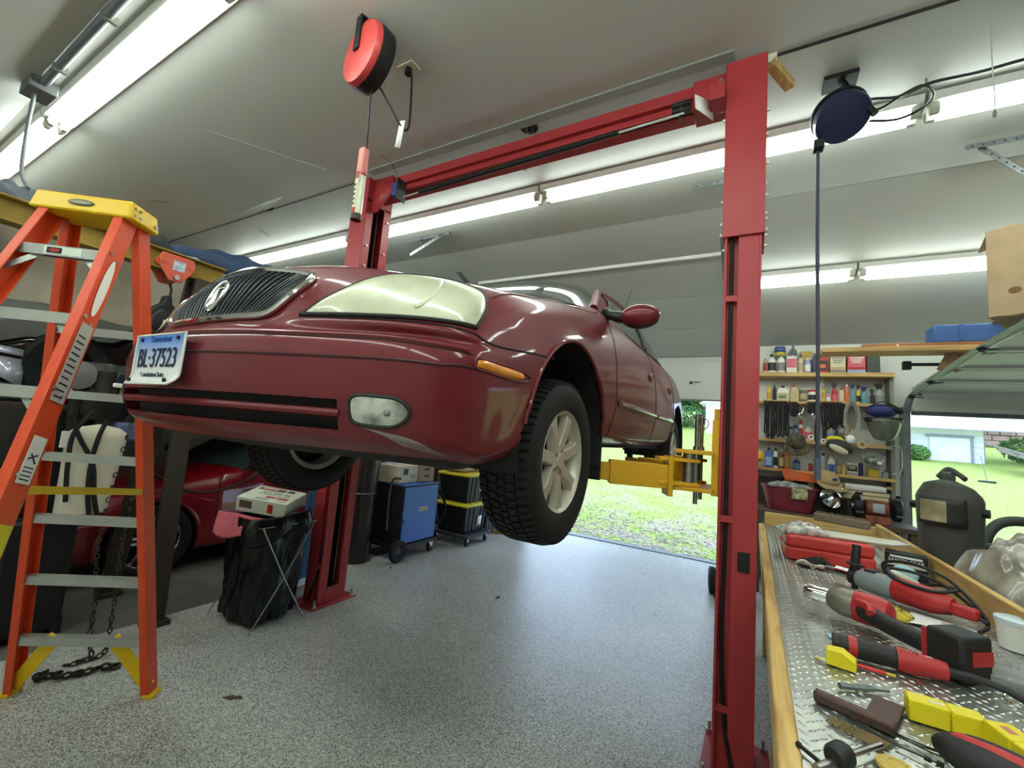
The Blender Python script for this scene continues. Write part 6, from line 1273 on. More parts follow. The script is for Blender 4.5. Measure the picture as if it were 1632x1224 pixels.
q = at(1355, 700, Y=6.0); t = thing('respirator', 'white cup respirator beside the yellow gloves', 'respirator', q); MB().ell((0, 0, 0), (.045, .03, .05), 18, 12).build('cup', WHT, t); MB().tube([(-.04, .01, .02), (-.02, .03, .10), (.02, .03, .10), (.04, .01, .02)], .003, 6, 4).build('strap', pc('yellow'), t); MB().cyl((0, .03, .09), (0, .15, .1), .004, n=6).build('peg', STEEL, t)
# blue visor cap, face shield
q = at(1405, 655, Y=5.98); t = thing('blue_visor', 'blue cap with black goggles hanging at the shelf end', 'cap', q); MB().ell((0, 0, 0), (.14, .09, .075), 26, 14).build('crown', mat('visor_blue', (44, 50, 104), .6), t); MB().ell((.10, -.03, .02), (.09, .05, .035), 20, 10, Matrix.Rotation(.5, 3, 'Y')).build('goggles', BLK, t)
MB().tube([(-.12, -.06, .04), (0, -.09, .09), (.12, -.05, .04)], .006, 8, 4).build('strap', BLK, t); MB().cyl((0, .05, .04), (0, .2, .06), .006, n=8).build('peg', STEEL, t)
q = at(1408, 684, Y=6.0); t = thing('face_shield', 'smoky olive face shield hanging under the blue cap', 'face shield', q)
MB().grid(lambda a, b: Vector((.15*math.sin(-1.45+2.9*a)*math.cos(1.15*b)**.6, -.14*math.cos(-1.45+2.9*a)*(1-.35*b*b), .10-.20*b-.03*math.cos(-1.45+2.9*a)*b)), 24, 12).build('visor', mat('smoky_visor', (96, 98, 84), .12, coat=.6, alpha=.85), t, ang=80, solid=.003)
MB().grid(lambda a, b: Vector((.165*math.sin(-1.4+2.8*a), -.125*math.cos(-1.4+2.8*a), .12-.05*b)), 24, 2).build('brow_guard', BLK, t, ang=80, solid=.004); MB().tube([(-.16, .0, .1), (-.12, .12, .12), (.12, .12, .12), (.16, 0, .1)], .008, 8, 4).build('headband', BLK, t); MB().cyl((0, .11, .11), (0, .3, .12), .005, n=6).build('peg', STEEL, t)
q = at(1393, 735, Y=6.0); t = thing('clear_goggles', 'clear safety goggles with grey strap hanging above the yellow box', 'goggles', q); MB().ell((0, 0, 0), (.085, .05, .05), 22, 12).build('lens', mat('goggle_clear', (120, 124, 116), .12, coat=.5, rgb2=(76, 78, 72), scale=20), t); MB().tube([(-.08, 0, .02), (-.09, .04, .06), (0, .06, .10), (.09, .04, .06), (.08, 0, .02)], .007, 8, 4).build('strap', GREYP, t); MB().box((.02, -.052, -.03), (.055, -.045, .0)).build('tag', WHT, t); MB().cyl((0, .06, .1), (0, .18, .11), .004, n=6).build('peg', STEEL, t)
# earphone style headset wire at the shelf side
q = at(1428, 735, Y=6.05); t = thing('safety_glasses', 'pair of wire safety glasses hanging on the shelf side', 'glasses', q); MB().tube([(-.08, 0, .13), (-.02, -.02, .16), (.04, 0, .14), (.05, -.01, 0), (.03, -.01, -.12), (-.03, -.01, -.14)], .005, 6, 5).build('frame', mat('ivory_frame', (206, 204, 190), .4), t); MB().ell((-.05, -.01, .13), (.03, .006, .018), 14, 8).build('lens', HC_, t); MB().ell((.01, -.01, -.135), (.03, .006, .018), 14, 8).build('lens', HC_, t); MB().cyl((0, 0, .14), (-.05, .15, .14), .004, n=6).build('peg', STEEL, t)
# ------------------------------------------------------------------ back counter with basin, reflector lamp, bench grinder
kb = thing('back_counter', 'dark wooden counter along the wall below the shelves', 'counter', (.7, 5.95, 0)); MB().box((-.72, -.42, .83), (.72, .42, .88)).build('counter_top', woodmat('old_bench_wood', (96, 76, 56), (66, 52, 38), 3, 0), kb, bevel=.004)
for x in (-.66, .66):
    for y in (-.36, .36): MB().box((x-.04, y-.04, 0), (x+.04, y+.04, .83)).build('leg', woodmat('old_bench_wood', (96, 76, 56), (66, 52, 38), 3, 0), kb)
MB().box((-.7, -.38, .25), (.7, .4, .28)).build('lower_shelf', woodmat('old_bench_wood', (96, 76, 56), (66, 52, 38), 3, 0), kb)
MB().box((-.66, .36, .88), (.66, .42, 1.20)).build('back_board', mat('counter_back', (64, 60, 56), .7), kb)
bs = thing('wash_basin', 'dull red plastic basin on the back counter', 'basin', (.36, 5.78, .8845)); BSM = mat('basin_red', (128, 44, 56), .45, var=.08)
def basin(a, b):
    t = 2*math.pi*a; c, s_ = math.cos(t), math.sin(t); k = (abs(c)**3+abs(s_)**3)**(-1/3); r_ = .17+.05*b; return Vector((r_*1.2*k*c, r_*.85*k*s_, .25*b))
g = MB().grid(basin, 40, 10); g.grid(lambda a, b: Vector((basin(a, 0).x*b, basin(a, 0).y*b, 0)), 40, 2); g.build('tub', BSM, bs, ang=60, solid=.004); MB().tube([basin(k/40, 1.0) for k in range(40)], .010, 8, 0, True).build('rim', BSM, bs)
o = lump('folded_papers', (.36, 5.74, 1.135), .40, .26, .05, .1, mat('newsprint', (176, 176, 166), .9, rgb2=(110, 112, 112), scale=30), 'heap of folded papers and plastic over the basin rim', 'papers', 41)
o = MB().box((-.07, -.004, -.06), (.07, .004, .05)).build('printed_card', mat('card_yellow_white', (206, 200, 150), .7, rgb2=(120, 120, 100), scale=24)); o.location = (.44, 5.566, 1.09); tag(o, 'small yellow and white printed card hanging on the basin', 'card')
ot = thing('orange_tray', 'orange plastic tray behind the papers on the shelf edge', 'tray', (at(1276, 760, Y=6.0).x, 6.02, 1.20)); ORM = mat('tray_orange', (224, 108, 56), .5)
V = [(-.15,-.07,0),(.15,-.07,0),(.15,.07,0),(-.15,.07,0),(-.19,-.10,.115),(.19,-.10,.085),(.19,.10,.085),(-.19,.10,.115)]; MB().add(V, [(3,2,1,0),(0,1,5,4),(1,2,6,5),(2,3,7,6),(3,0,4,7)]).build('tray_shell', ORM, ot, solid=.004); MB().tube(V[4:], .006, 6, 0, True).build('rim', ORM, ot)
for k in (-1, 1): MB().box((-.03+.1*k, -.02, -.32), (.03+.1*k, .02, 0)).build('support_block', CARD, ot)
o = MB().ell((0, 0, 0), (.09, .09, .08), 22, 12).build('hard_hat', mat('helmet_yellow', (206, 170, 40), .5)); o.location = (.03, 6.02, 1.45); tag(o, 'yellow hard hat peeking out behind the near red post', 'hard hat'); MB().lathe([(.08, -.02), (.12, -.03), (.12, -.035), (.08, -.03)], (0,0,0), (0,0,1), 24, True).build('brim', mat('helmet_yellow'), o); MB().cyl((0, .05, -.02), (0, .2, -.02), .006, n=8).build('peg', STEEL, o)
lp = thing('reflector_lamp', 'chrome bowl reflector lamp on the back counter', 'lamp', (.72, 5.62, .88)); ld = Vector((-.55, -.75, -.35)).normalized(); lc = Vector((0, 0, .20))
MB().lathe([(.025, -.10), (.05, -.085), (.085, -.04), (.10, .0), (.102, .012), (.097, .0), (.08, -.038), (.04, -.08), (0, -.085)], lc, ld, 30).build('bowl', CHROME, lp); MB().cyl(lc-ld*.16, lc-ld*.08, .026, n=14).build('socket', BLK, lp); MB().tube([lc-ld*.14, lc-ld*.16+Vector((.03, 0, .06)), lc-ld*.12+Vector((.05, 0, .13))], .008, 8, 4).build('clamp', CHROME, lp); MB().tube([lc-ld*.15, Vector((.08, .1, .06)), Vector((.1, .1, .006))], .012, 8, 4).build('stem', BLK, lp)
gr = thing('bench_grinder', 'bench grinder with rusty orange motor and black wheel guards', 'bench grinder', (1.08, 5.6, .884))
MB().cyl((-.09, 0, .15), (.09, 0, .15), .075, n=24).build('motor', mat('motor_orange', (150, 84, 60), .5, rgb2=(112, 60, 44), scale=12), gr, bevel=.01); MB().grid(lambda a, b: Vector((-.04+.09*b, -.077*math.cos(-.5+1.2*a), .15+.077*math.sin(-.5+1.2*a))), 8, 2).build('label', mat('grinder_label', (170, 176, 190), .5), gr)
MB().box((-.10, -.07, 0), (.10, .07, .08)).build('pedestal', mat('motor_orange'), gr, bevel=.01)
for s in (-1, 1):
    MB().lathe([(0, -.03), (.10, -.03), (.11, -.02), (.11, .02), (.10, .03), (0, .03)], (s*.155, 0, .15), (1, 0, 0), 28).build('wheel_guard', BLK, gr); MB().cyl((s*.185, 0, .15), (s*.20, 0, .15), .035, n=16).build('wheel_nut', STEEL, gr); MB().box((s*.155-.03, -.14, .10), (s*.155+.03, -.09, .112)).build('tool_rest', STEEL, gr); MB().bar((s*.155, -.06, .27), (s*.155, -.13, .30), .06, .004).build('eye_shield', CHROME, gr)
o = MB().box((-.16, -.1, 0), (.16, .12, .16)).build('dark_crate', mat('crate_dark', (28, 27, 28), .7), None, bevel=.01); o.location = (.72, 5.90, .884); tag(o, 'dark crate behind the chrome reflector lamp', 'crate'); MB().box((-.14, -.09, .16), (.14, .11, .17)).build('crate_lid', mat('crate_dark'), o)
st = thing('white_box', 'long white box lying under the lowest shelf', 'box', (1.05, 5.98, 1.175)); MB().box((-.17, -.10, 0), (.17, .1, .055)).build('carton', WHT, st, bevel=.008); MB().box((-.17, -.1005, .02), (.17, -.1, .024)).build('lid_seam', GREYP, st)
for k, (c, lab) in enumerate((('tan', 'tan book under the white box, lower of two'), ('brown', 'brown book right under the white box'))):
    t = thing('book', lab, 'book', (1.04+.01*k, 5.98, 1.08+.047*k), .04*k); MB().box((-.19, -.12, 0), (.19, .11, .046)).build('cover', pc(c), t); MB().box((-.185, -.1215, .006), (.185, -.12, .04)).build('pages', pc('cream'), t)
o = MB().box((-.20, -.11, 0), (.2, .11, .198)).build('small_cabinet', mat('drawer_grey', (74, 72, 68), .6), None, bevel=.006); o.location = (1.04, 6.0, .881); tag(o, 'grey parts drawer unit holding the books on the counter', 'drawer unit'); MB().box((-.05, -.12, .08), (.05, -.11, .1)).build('pull', STEEL, o)
# ------------------------------------------------------------------ workbench with tread-plate top
wbn = thing('workbench', 'workbench with diamond-plate metal top and lumber edging', 'workbench', (.42, 2.4, 0)); wo = Vector(wbn.location); BT = .93; YA, YZ = .25, 4.02
PLATE = mat('diamond_plate', (176, 178, 172), .3, metal=.85, var=.15, scale=7, bump=.05, bscale=30)
MB().box((.09-wo.x, YA-wo.y, BT-.012), (.775-wo.x, YZ-wo.y, BT)).build('plate_top', PLATE, wbn)
m = MB(); i = 0; y = YA+.02
while y < YZ-.02:
    x = .10+(.017 if i % 2 else 0)
    k = 0
    while x < .765:
        s = 1 if (i+k) % 2 else -1; a = math.radians(45*s); dx, dy = math.cos(a)*.0125, math.sin(a)*.0125; ex, ey = -math.sin(a)*.0042, math.cos(a)*.0042; c = (x-wo.x, y-wo.y)
        m.add([(c[0]-dx, c[1]-dy, BT), (c[0]+ex, c[1]+ey, BT), (c[0]+dx, c[1]+dy, BT), (c[0]-ex, c[1]-ey, BT), (c[0]-dx*.45, c[1]-dy*.45, BT+.0022), (c[0]+dx*.45, c[1]+dy*.45, BT+.0022)], [(0,3,5,4),(3,2,5),(2,1,4,5),(1,0,4)])
        x += .034; k += 1
    y += .017; i += 1
tag(m.build('tread_lugs', PLATE, wbn, smooth=False), kind='stuff')
PW = woodmat('edge_lumber', (212, 176, 104), (160, 116, 54), 2.5, 1, .5)
MB().box((.05-wo.x, YA-wo.y, BT-.10), (.09-wo.x, YZ+.04-wo.y, BT+.004)).build('front_edge_board', PW, wbn, bevel=.006)
MB().box((.775-wo.x, YA-wo.y, BT-.08), (.802-wo.x, YZ+.04-wo.y, BT+.12)).build('back_edge_board', PW, wbn, bevel=.004)
MB().box((.09-wo.x, YZ-wo.y, BT-.09), (.775-wo.x, YZ+.035-wo.y, BT+.10)).build('end_board', PINEX, wbn, bevel=.004)
MB().box((.07-wo.x, YA-wo.y, BT-.05), (.79-wo.x, YZ-wo.y, BT-.012)).build('sub_top', PINE, wbn)
for x in (.13, .72):
    for yy in (YA+.1, 2.2, YZ-.1): MB().box((x-.045-wo.x, yy-.045-wo.y, 0), (x+.045-wo.x, yy+.045-wo.y, BT-.05)).build('leg', PINE, wbn, bevel=.003)
MB().box((.12-wo.x, YA+.05-wo.y, .3), (.76-wo.x, YZ-.05-wo.y, .33)).build('lower_shelf', PINE, wbn)
def bp(x, y, z=0): return at(x, y, Z=BT+.003+z)
def tool(name, label, cat, p, q):
    """local x runs from p to q on the bench"""
    d = q-p; return thing(name, label, cat, (p.x, p.y, p.z), math.atan2(d.y, d.x)), d.length
TR = mat('tool_red', (176, 44, 46), .42, var=.06); TG = mat('tool_grey', (128, 136, 138), .45); TBk = mat('tool_black', (34, 33, 34), .55, var=.15)
# red case
t, L_ = tool('tool_case', 'long red plastic tool case at the back of the bench', 'tool case', bp(1252, 890), bp(1398, 915)); t.location.z += 0
MB().box((0, 0, 0), (L_, .20, .068)).build('lower_shell', mat('case_red', (196, 58, 52), .45, var=.05), t, bevel=.014, seg=3); MB().box((.004, .004, .0685), (L_-.004, .196, .13)).build('upper_shell', mat('case_red'), t, bevel=.014, seg=3); MB().box((L_*.4, -.006, .04), (L_*.5, .004, .065)).build('latch', mat('case_red'), t, bevel=.003)
MB().tube([(.02, .21, .05), (.02, .26, .07), (.10, .26, .07), (.10, .21, .05)], .013, 8, 4).build('handle', mat('case_red'), t)
case = t
t = thing('plastic_sheet', 'off-white plastic panel lying across the red case', 'panel', (case.location.x+.26, case.location.y+.20, BT+.136), .1); MB().prism([(-.24,-.09),(.20,-.11),(.30,-.02),(.29,.10),(-.05,.12),(-.24,.10)], (0, 0, 0), (1, 0, 0), (0, 1, 0), .006).build('sheet', mat('offwhite_plastic', (206, 204, 188), .5), t, bevel=.001); MB().tube([(-.24,-.09,.006),(.20,-.11,.008),(.30,-.02,.008),(.29,.10,.006)], .004, 6).build('raised_edge', mat('offwhite_plastic'), t)
PLB = mat('clear_wrinkled_plastic', (196, 190, 182), .15, rgb2=(140, 132, 126), scale=20, coat=.6)
lump('plastic_wrap', (case.location.x+.09, case.location.y+.14, BT+.134), .22, .17, .05, .3, PLB, 'crumpled clear plastic wrap on the left end of the red case', 'plastic wrap', 51)
t, L_ = tool('scrub_brush', 'dusty grey-brown bristle brush lying on the white panel', 'brush', at(1298, 832, Z=1.06), at(1380, 848, Z=1.06)); t.location.z = BT+.145; L_ = .30; MB().box((0, -.022, .0), (L_, .022, .05)).build('block', mat('dusty_wood', (132, 120, 100), .95, bump=.4, bscale=60), t, bevel=.008); m = MB(); rnd = random.Random(3)
for k in range(150): x, y = rnd.uniform(.01, L_-.01), rnd.uniform(-.018, .018); m.bar((x, y, .04), (x+rnd.uniform(-.008, .008), y+rnd.uniform(-.008, .008), .062), .003, .003)
tag(m.build('bristles', mat('dusty_bristle', (128, 116, 98), .95), t), kind='stuff')
# right-angle drill
dz = .055; p, q = bp(1318, 925), bp(1550, 1002); t, L_ = tool('corded_drill', 'large red and grey corded drill lying across the bench', 'drill', p, q)
MB().lathe([(.0, .13), (.034, .13), (.044, .15), (.046, .24), (.043, .262)], (0, 0, dz), (1, 0, 0), 28).build('gear_housing', TG, t, ang=30); MB().lathe([(.043, .262), (.047, .27), (.047, .38), (.040, .41), (.028, .44), (.0, .44)], (0, 0, dz), (1, 0, 0), 28).build('motor_body', TR, t)
MB().box((.16, -.02, dz+.036), (.20, .02, dz+.050)).build('vent', TBk, t, bevel=.003); MB().box((.40, -.018, dz-.028), (L_+.02, .018, dz+.016)).build('handle', TR, t, bevel=.012, seg=3); MB().box((.36, -.022, dz-.03), (.44, .022, dz-.01)).build('trigger', TBk, t, bevel=.004)
MB().cyl((.045, 0, dz), (.10, 0, dz), .026, n=20).build('chuck_collar', CHROME, t); MB().cyl((.10, 0, dz), (.13, 0, dz), .032, n=20).build('clamp_ring', TBk, t); MB().cyl((.0, 0, dz-.004), (.048, 0, dz), .018, n=16).build('chuck', STEEL, t)
m = MB(); m.tube([(-.005-.012*k, .012*math.cos(k*.9), dz-.010+.012*math.sin(k*.9)) for k in range(12)], .005, 6, 2); m.cyl((-.14, 0, dz-.012), (0, 0, dz-.004), .006, n=8); m.build('auger_bit', mat('bit_pale', (190, 188, 170), .4, metal=.6), t)
MB().cyl((.115, 0, dz+.03), (.115, .015, dz+.135), .019, .016, n=16).build('side_handle', TBk, t); MB().lathe([(.019, .0), (.033, .003), (.033, .010), (.019, .014)], (.115, .004, dz+.045), (0, .12, 1), 20, True).build('handle_flange', TBk, t); MB().cyl((.115, 0, dz-.03), (.115, 0, dz-.05), .012, n=12).build('clamp_bolt', TBk, t)
MB().tube([(L_+.01, 0, dz-.01), (L_+.04, .0, dz-.02), (L_+.0, .03, dz+.02), (L_-.10, .08, dz+.08), (L_-.22, .09, dz+.10), (L_-.34, .14, dz+.06), (L_-.30, .17, dz-.02), (L_-.16, .15, dz+.03), (L_-.06, .06, dz+.05), (L_-.10, -.03, dz+.04), (L_-.22, -.02, dz+.045), (L_-.26, .04, dz+.07), (L_-.14, .09, dz+.06), (L_+.0, .04, dz+.0), (L_+.04, .0, dz-.03), (L_+.04, -.06, dz-.045)], .0065, 8, 6).build('power_cord', TBk, t)
bk = lump('black_wire_brush', bp(1300, 905), .14, .06, .045, .1, mat('greasy_black', (40, 34, 28), .9, bump=.5, bscale=60), 'greasy dark brush head under the drill bit', 'brush', 52)
o = MB().box((0, 0, 0), (.08, .006, .003)).build('steel_strip', STEEL); o.location = bp(1330, 930); o.rotation_euler = (0, 0, -.5); tag(o, 'thin steel strip beside the grease brush', 'strip')
o = MB().ell((0, 0, .004), (.028, .008, .005), 16, 8).build('white_tag', WHT); o.location = bp(1292, 945); o.rotation_euler = (0, 0, -.25); tag(o, 'small white oval tag beside the impact wrench socket', 'tag')
# safety box + mask
t = thing('safety_box', 'black carton lettered safety gear behind the drill cord', 'box', (.665, 2.90, BT+.003), math.radians(-12)); MB().box((-.075, 0, 0), (.085, .10, .115)).build('carton', mat('black_carton', (24, 23, 23), .6), t, bevel=.002); MB().box((-.0795, .0, 0), (-.0752, .1, .113)).build('torn_side', mat('torn_card', (178, 164, 148), .9), t)
txt('SAFETY GEAR', .022, WHT, t, (.005, -.0008, .083), (1, 0, 0), (0, 0, 1)); MB().box((-.055, -.0012, .096), (.065, -.0004, .106)).build('label_band', WHT, t); MB().box((-.07, -.0012, .056), (.08, -.0004, .07)).build('label_band', mat('cream_carton'), t)
t = thing('dust_mask', 'pale blue cup dust mask leaning on the black box', 'mask', (.655, 2.845, BT+.04)); MB().ell((0, 0, 0), (.05, .028, .036), 22, 14, Matrix.Rotation(.25, 3, 'Y')).build('cup', mat('mask_blue', (156, 196, 204), .8), t); MB().ell((-.008, -.006, -.016), (.062, .034, .016), 22, 10, Matrix.Rotation(.35, 3, 'Y')).build('rim', mat('mask_cream', (204, 200, 184), .8), t)
# impact wrench
p, q = bp(1285, 968), bp(1470, 1030); t, L_ = tool('impact_wrench', 'red and black cordless impact wrench with chrome socket', 'impact wrench', p, q); dz = .047; t.scale = (1.3, 1.3, 1.3)
MB().lathe([(.016, -.0), (.021, 0), (.022, .004), (.022, .052), (.018, .058), (.0, .058), (.0, .04), (.016, .04)], (0, 0, dz), (1, 0, 0), 24).build('socket', CHROME, t)
MB().lathe([(0, .055), (.022, .055), (.030, .068), (.036, .085), (.037, .115)], (0, 0, dz), (1, 0, 0), 26).build('hammer_case', mat('case_metal', (140, 136, 122), .4, metal=.6), t); MB().lathe([(.037, .115), (.039, .12), (.039, .165), (.034, .185), (.02, .195), (0, .195)], (0, .0, dz), (1, 0, 0), 26).build('motor_housing', TR, t)
hd = Vector((.62, -.30, -.05)); MB().tube([(.135, -.02, dz), (.19, -.055, dz-.006), (.26, -.09, dz-.010), (.30, -.105, dz-.010)], .021, 12, 5).build('grip', TBk, t); MB().tube([(.125, -.025, dz+.016), (.155, -.045, dz+.018), (.165, -.065, dz+.008)], .011, 8, 4).build('trigger', TR, t)
MB().box((-.04, -.048, -.044), (.028, .035, .046), Matrix.Translation((.335, -.12, dz)) @ Matrix.Rotation(-.42, 4, 'Z')).build('battery', TBk, t, bevel=.008); MB().box((.0283, -.025, -.01), (.030, .03, .018), Matrix.Translation((.335, -.12, dz)) @ Matrix.Rotation(-.42, 4, 'Z')).build('battery_badge', TR, t); MB().box((-.052, -.04, -.03), (-.038, .03, .035), Matrix.Translation((.335, -.12, dz)) @ Matrix.Rotation(-.42, 4, 'Z')).build('battery_shoe', TR, t)
lump('work_glove', bp(1410, 978), .15, .075, .035, -.5, mat('glove_yellow_black', (196, 176, 60), .85, rgb2=(70, 62, 30), scale=26), 'yellow and black work glove behind the impact wrench', 'glove', 53)
# paper, blue tag
P_ = [bp(1452, 976), bp(1574, 1012), bp(1568, 1030), bp(1500, 1010), bp(1440, 992)]
t = thing('paper_sheet', 'white paper with red lines under the impact wrench battery', 'paper', P_[0]); MB().grid(lambda a, b: (P_[0].lerp(P_[1], a)).lerp(P_[4].lerp(P_[2], a), b)-P_[0]+Vector((0, 0, .004+.010*math.sin(3*a)*(b))), 16, 6).build('sheet', WHT, t, solid=.0006)
for k in range(4): MB().tube([(P_[0].lerp(P_[1], a)).lerp(P_[4].lerp(P_[2], a), .25+.15*k)-P_[0]+Vector((0, 0, .0055+.010*math.sin(3*a)*(.25+.15*k))) for a in (.45, .6, .8, .97)], .0008, 4).build('printed_line', mat('red_print'), t)
p = bp(1345, 1022); t = thing('blue_sticker', 'pale blue shield-shaped sticker on the plate, above the multi-tool', 'sticker', p, -.35); MB().prism([(-.05, .02), (-.01, .028), (.05, .012), (.07, -.012), (.02, -.022), (-.035, -.012)], (0, 0, 0), (1, 0, 0), (0, 1, 0), .001).build('sticker_sheet', mat('sticker_blue', (150, 196, 224), .4), t); txt('CRU', .018, WHT, t, (.0, .004, .0014), (1, .1, 0), (-.1, 1, 0)); 
# oscillating multi-tool
p, q = bp(1327, 1040), bp(1510, 1090); t, L_ = tool('multi_tool', 'red and black corded multi-tool in front of the impact wrench', 'multi-tool', p, q); dz = .030
def mtbody(x0, x1, r0, r1, m, nm): MB().lathe([(0, x0), (r0, x0), (r0*1.02, x0+(x1-x0)*.3), (r1, x1), (0, x1)], (0, 0, dz), (1, 0, 0), 18).build(nm, m, t, ang=50)
mtbody(0, .035, .026, .027, TBk, 'head'); mtbody(.035, .055, .029, .028, TR, 'red_collar'); mtbody(.055, L_*.58, .027, .026, TBk, 'grip'); mtbody(L_*.58, L_, .030, .022, TR, 'motor_body')
for k in range(5): MB().bar((L_*.62+.008*k, -.012, dz+.0275), (L_*.62+.008*k, .012, dz+.0275), .003, .004).build('vent_slot', TBk, t)
txt('Sawzall', .016, WHT, t, (L_*.78, .0, dz+.0262), (1, 0, 0), (0, 1, 0)) if False else MB().box((L_*.70, -.006, dz+.0235), (L_*.88, .003, dz+.0265)).build('badge', mat('badge_pale', (196, 170, 164), .5), t)
MB().cyl((L_, 0, dz), (L_+.05, -.005, dz+.004), .013, .010, n=12).build('strain_relief', TBk, t); MB().tube([(L_+.04, -.004, dz+.004), (L_+.10, -.02, dz+.0), (L_+.14, -.06, dz-.012), (L_+.16, -.11, dz-.02)], .009, 8, 5).build('power_cord', TBk, t)
# yellow blocks
YP = mat('yellow_plastic_block', (228, 208, 28), .4, var=.04)
t, L_ = tool('yellow_wedge', 'small yellow plastic wedge left of the multi-tool', 'wedge', bp(1316, 1058), bp(1366, 1075)); L_ = .066
MB().prism([(0, 0), (L_, 0), (L_, .026), (L_*.55, .044), (0, .040)], (0, .0, 0), (1, 0, 0), (0, 0, 1), -.04).build('wedge_body', YP, t, bevel=.003)
t, L_ = tool('yellow_case', 'yellow two-part plastic bit case beside the brown square', 'bit case', bp(1449, 1148), bp(1552, 1180)); L_ = .125
MB().box((0, 0, 0), (L_*.55, .045, .046)).build('case_cap', YP, t, bevel=.004); MB().box((L_*.555, .001, .001), (L_, .044, .045)).build('case_base', YP, t, bevel=.004); MB().box((L_*.30, .012, .0462), (L_*.5, .024, .0466)).build('label', mat('label_cream'), t)
t, L_ = tool('yellow_case', 'yellow plastic bit case at the right edge of the photo', 'bit case', bp(1566, 1185), bp(1640, 1245)); L_ = .13
MB().box((0, 0, 0), (L_*.5, .05, .050)).build('case_cap', YP, t, bevel=.004); MB().box((L_*.505, .001, .001), (L_, .049, .049)).build('case_base', YP, t, bevel=.004); MB().box((L_*.15, .015, .0502), (L_*.35, .03, .0506)).build('label', mat('pink_print'), t)
t, L_ = tool('red_screwdriver', 'thin red rod with brass end under the multi-tool', 'screwdriver', bp(1360, 1062), bp(1428, 1082)); MB().cyl((0, 0, .006), (L_*.78, 0, .006), .005, n=10).build('shaft', mat('rod_red', (206, 52, 40), .4), t); MB().cyl((L_*.78, 0, .006), (L_, 0, .006), .0045, n=10).build('brass_end', mat('brass', (190, 170, 60), .3, metal=.8), t)
t, L_ = tool('brass_punch', 'small brass tip poking out left of the yellow wedge', 'punch', bp(1297, 1050), bp(1320, 1058)); MB().cyl((0, 0, .005), (L_*.5, 0, .006), .002, .004, n=8).build('tip', mat('brass'), t); MB().cyl((L_*.5, 0, .006), (L_*1.2, 0, .006), .006, n=10).build('sleeve', mat('label_cream'), t)
# brown try square: thick bar + flat blade
p, q = bp(1295, 1118), bp(1428, 1178); t, L_ = tool('steel_square', 'dark brown machinist square with thick bar and flat blade', 'square', p, q); RS = mat('browned_steel', (84, 62, 56), .55, metal=.4, var=.15, scale=16)
MB().box((0, 0, 0), (L_, .028, .024)).build('bar', RS, t, bevel=.006); MB().box((L_-.058, .026, .004), (L_-.004, .150, .011)).build('blade', RS, t, bevel=.001)
t, L_ = tool('hex_punch', 'grey steel punch lying above the brown square', 'punch', bp(1338, 1098), bp(1418, 1106)); MB().cyl((0, 0, .008), (L_*.66, 0, .008), .0075, n=6).build('body', GALV, t); MB().cyl((L_*.66, 0, .007), (L_, 0, .006), .005, .003, n=8).build('tip', GALV, t)
t, L_ = tool('chrome_pin', 'small chrome pin right of the brown square', 'pin', bp(1460, 1088), bp(1490, 1114)); MB().cyl((0, 0, .005), (L_*.45, 0, .005), .0045, n=10).build('head', CHROME, t); MB().cyl((L_*.45, 0, .005), (L_, 0, .004), .0025, n=8).build('shank', CHROME, t)
# drill bits and cable ties
BRZ = mat('bronze_bit', (128, 108, 74), .4, metal=.7)
for k in range(5):
    p, q = bp(1316+2.5*k, 1152-1.4*k), bp(1408+3*k, 1199-2.2*k); t, L_ = tool('drill_bit', ['long bronze drill bit, lowest of the bundle', 'bronze drill bit second from the bottom of the bundle', 'middle bronze drill bit of the bundle', 'bronze drill bit second from the top of the bundle', 'upper bronze drill bit of the bundle'][k], 'drill bit', p, q); t['group'] = 'drill bits by the brown square'
    MB().tube([(L_*.6*i/40, .0016*math.cos(i*.8), .004+.0016*math.sin(i*.8)) for i in range(41)], .0018, 5).build('flute', BRZ, t); MB().cyl((L_*.6, 0, .004), (L_, 0, .004), .0028, n=8).build('shank', BRZ, t)
for k in range(5):
    P = ((1335, 1145), (1355, 1152), (1385, 1160), (1405, 1166), (1420, 1175)); E_ = ((1500, 1224), (1480, 1215), (1510, 1208), (1530, 1222), (1545, 1214)); p, q = bp(*P[k]), bp(*E_[k]); t, L_ = tool('cable_tie', ['longest black cable tie beside the drill bits', 'second black cable tie from the drill bits', 'middle black cable tie by the drill bits', 'fourth black cable tie by the drill bits', 'black cable tie nearest the yellow case'][k], 'cable tie', p, q); t['group'] = 'black cable ties on the bench'
    MB().tube([(0, 0, .012), (L_*.2, .004, .006), (L_*.6, -.003, .004), (L_, 0, .006)], .0016, 5, 5).build('strap', BLK, t); MB().box((L_-.006, -.004, .002), (L_+.004, .004, .009)).build('head', BLK, t)
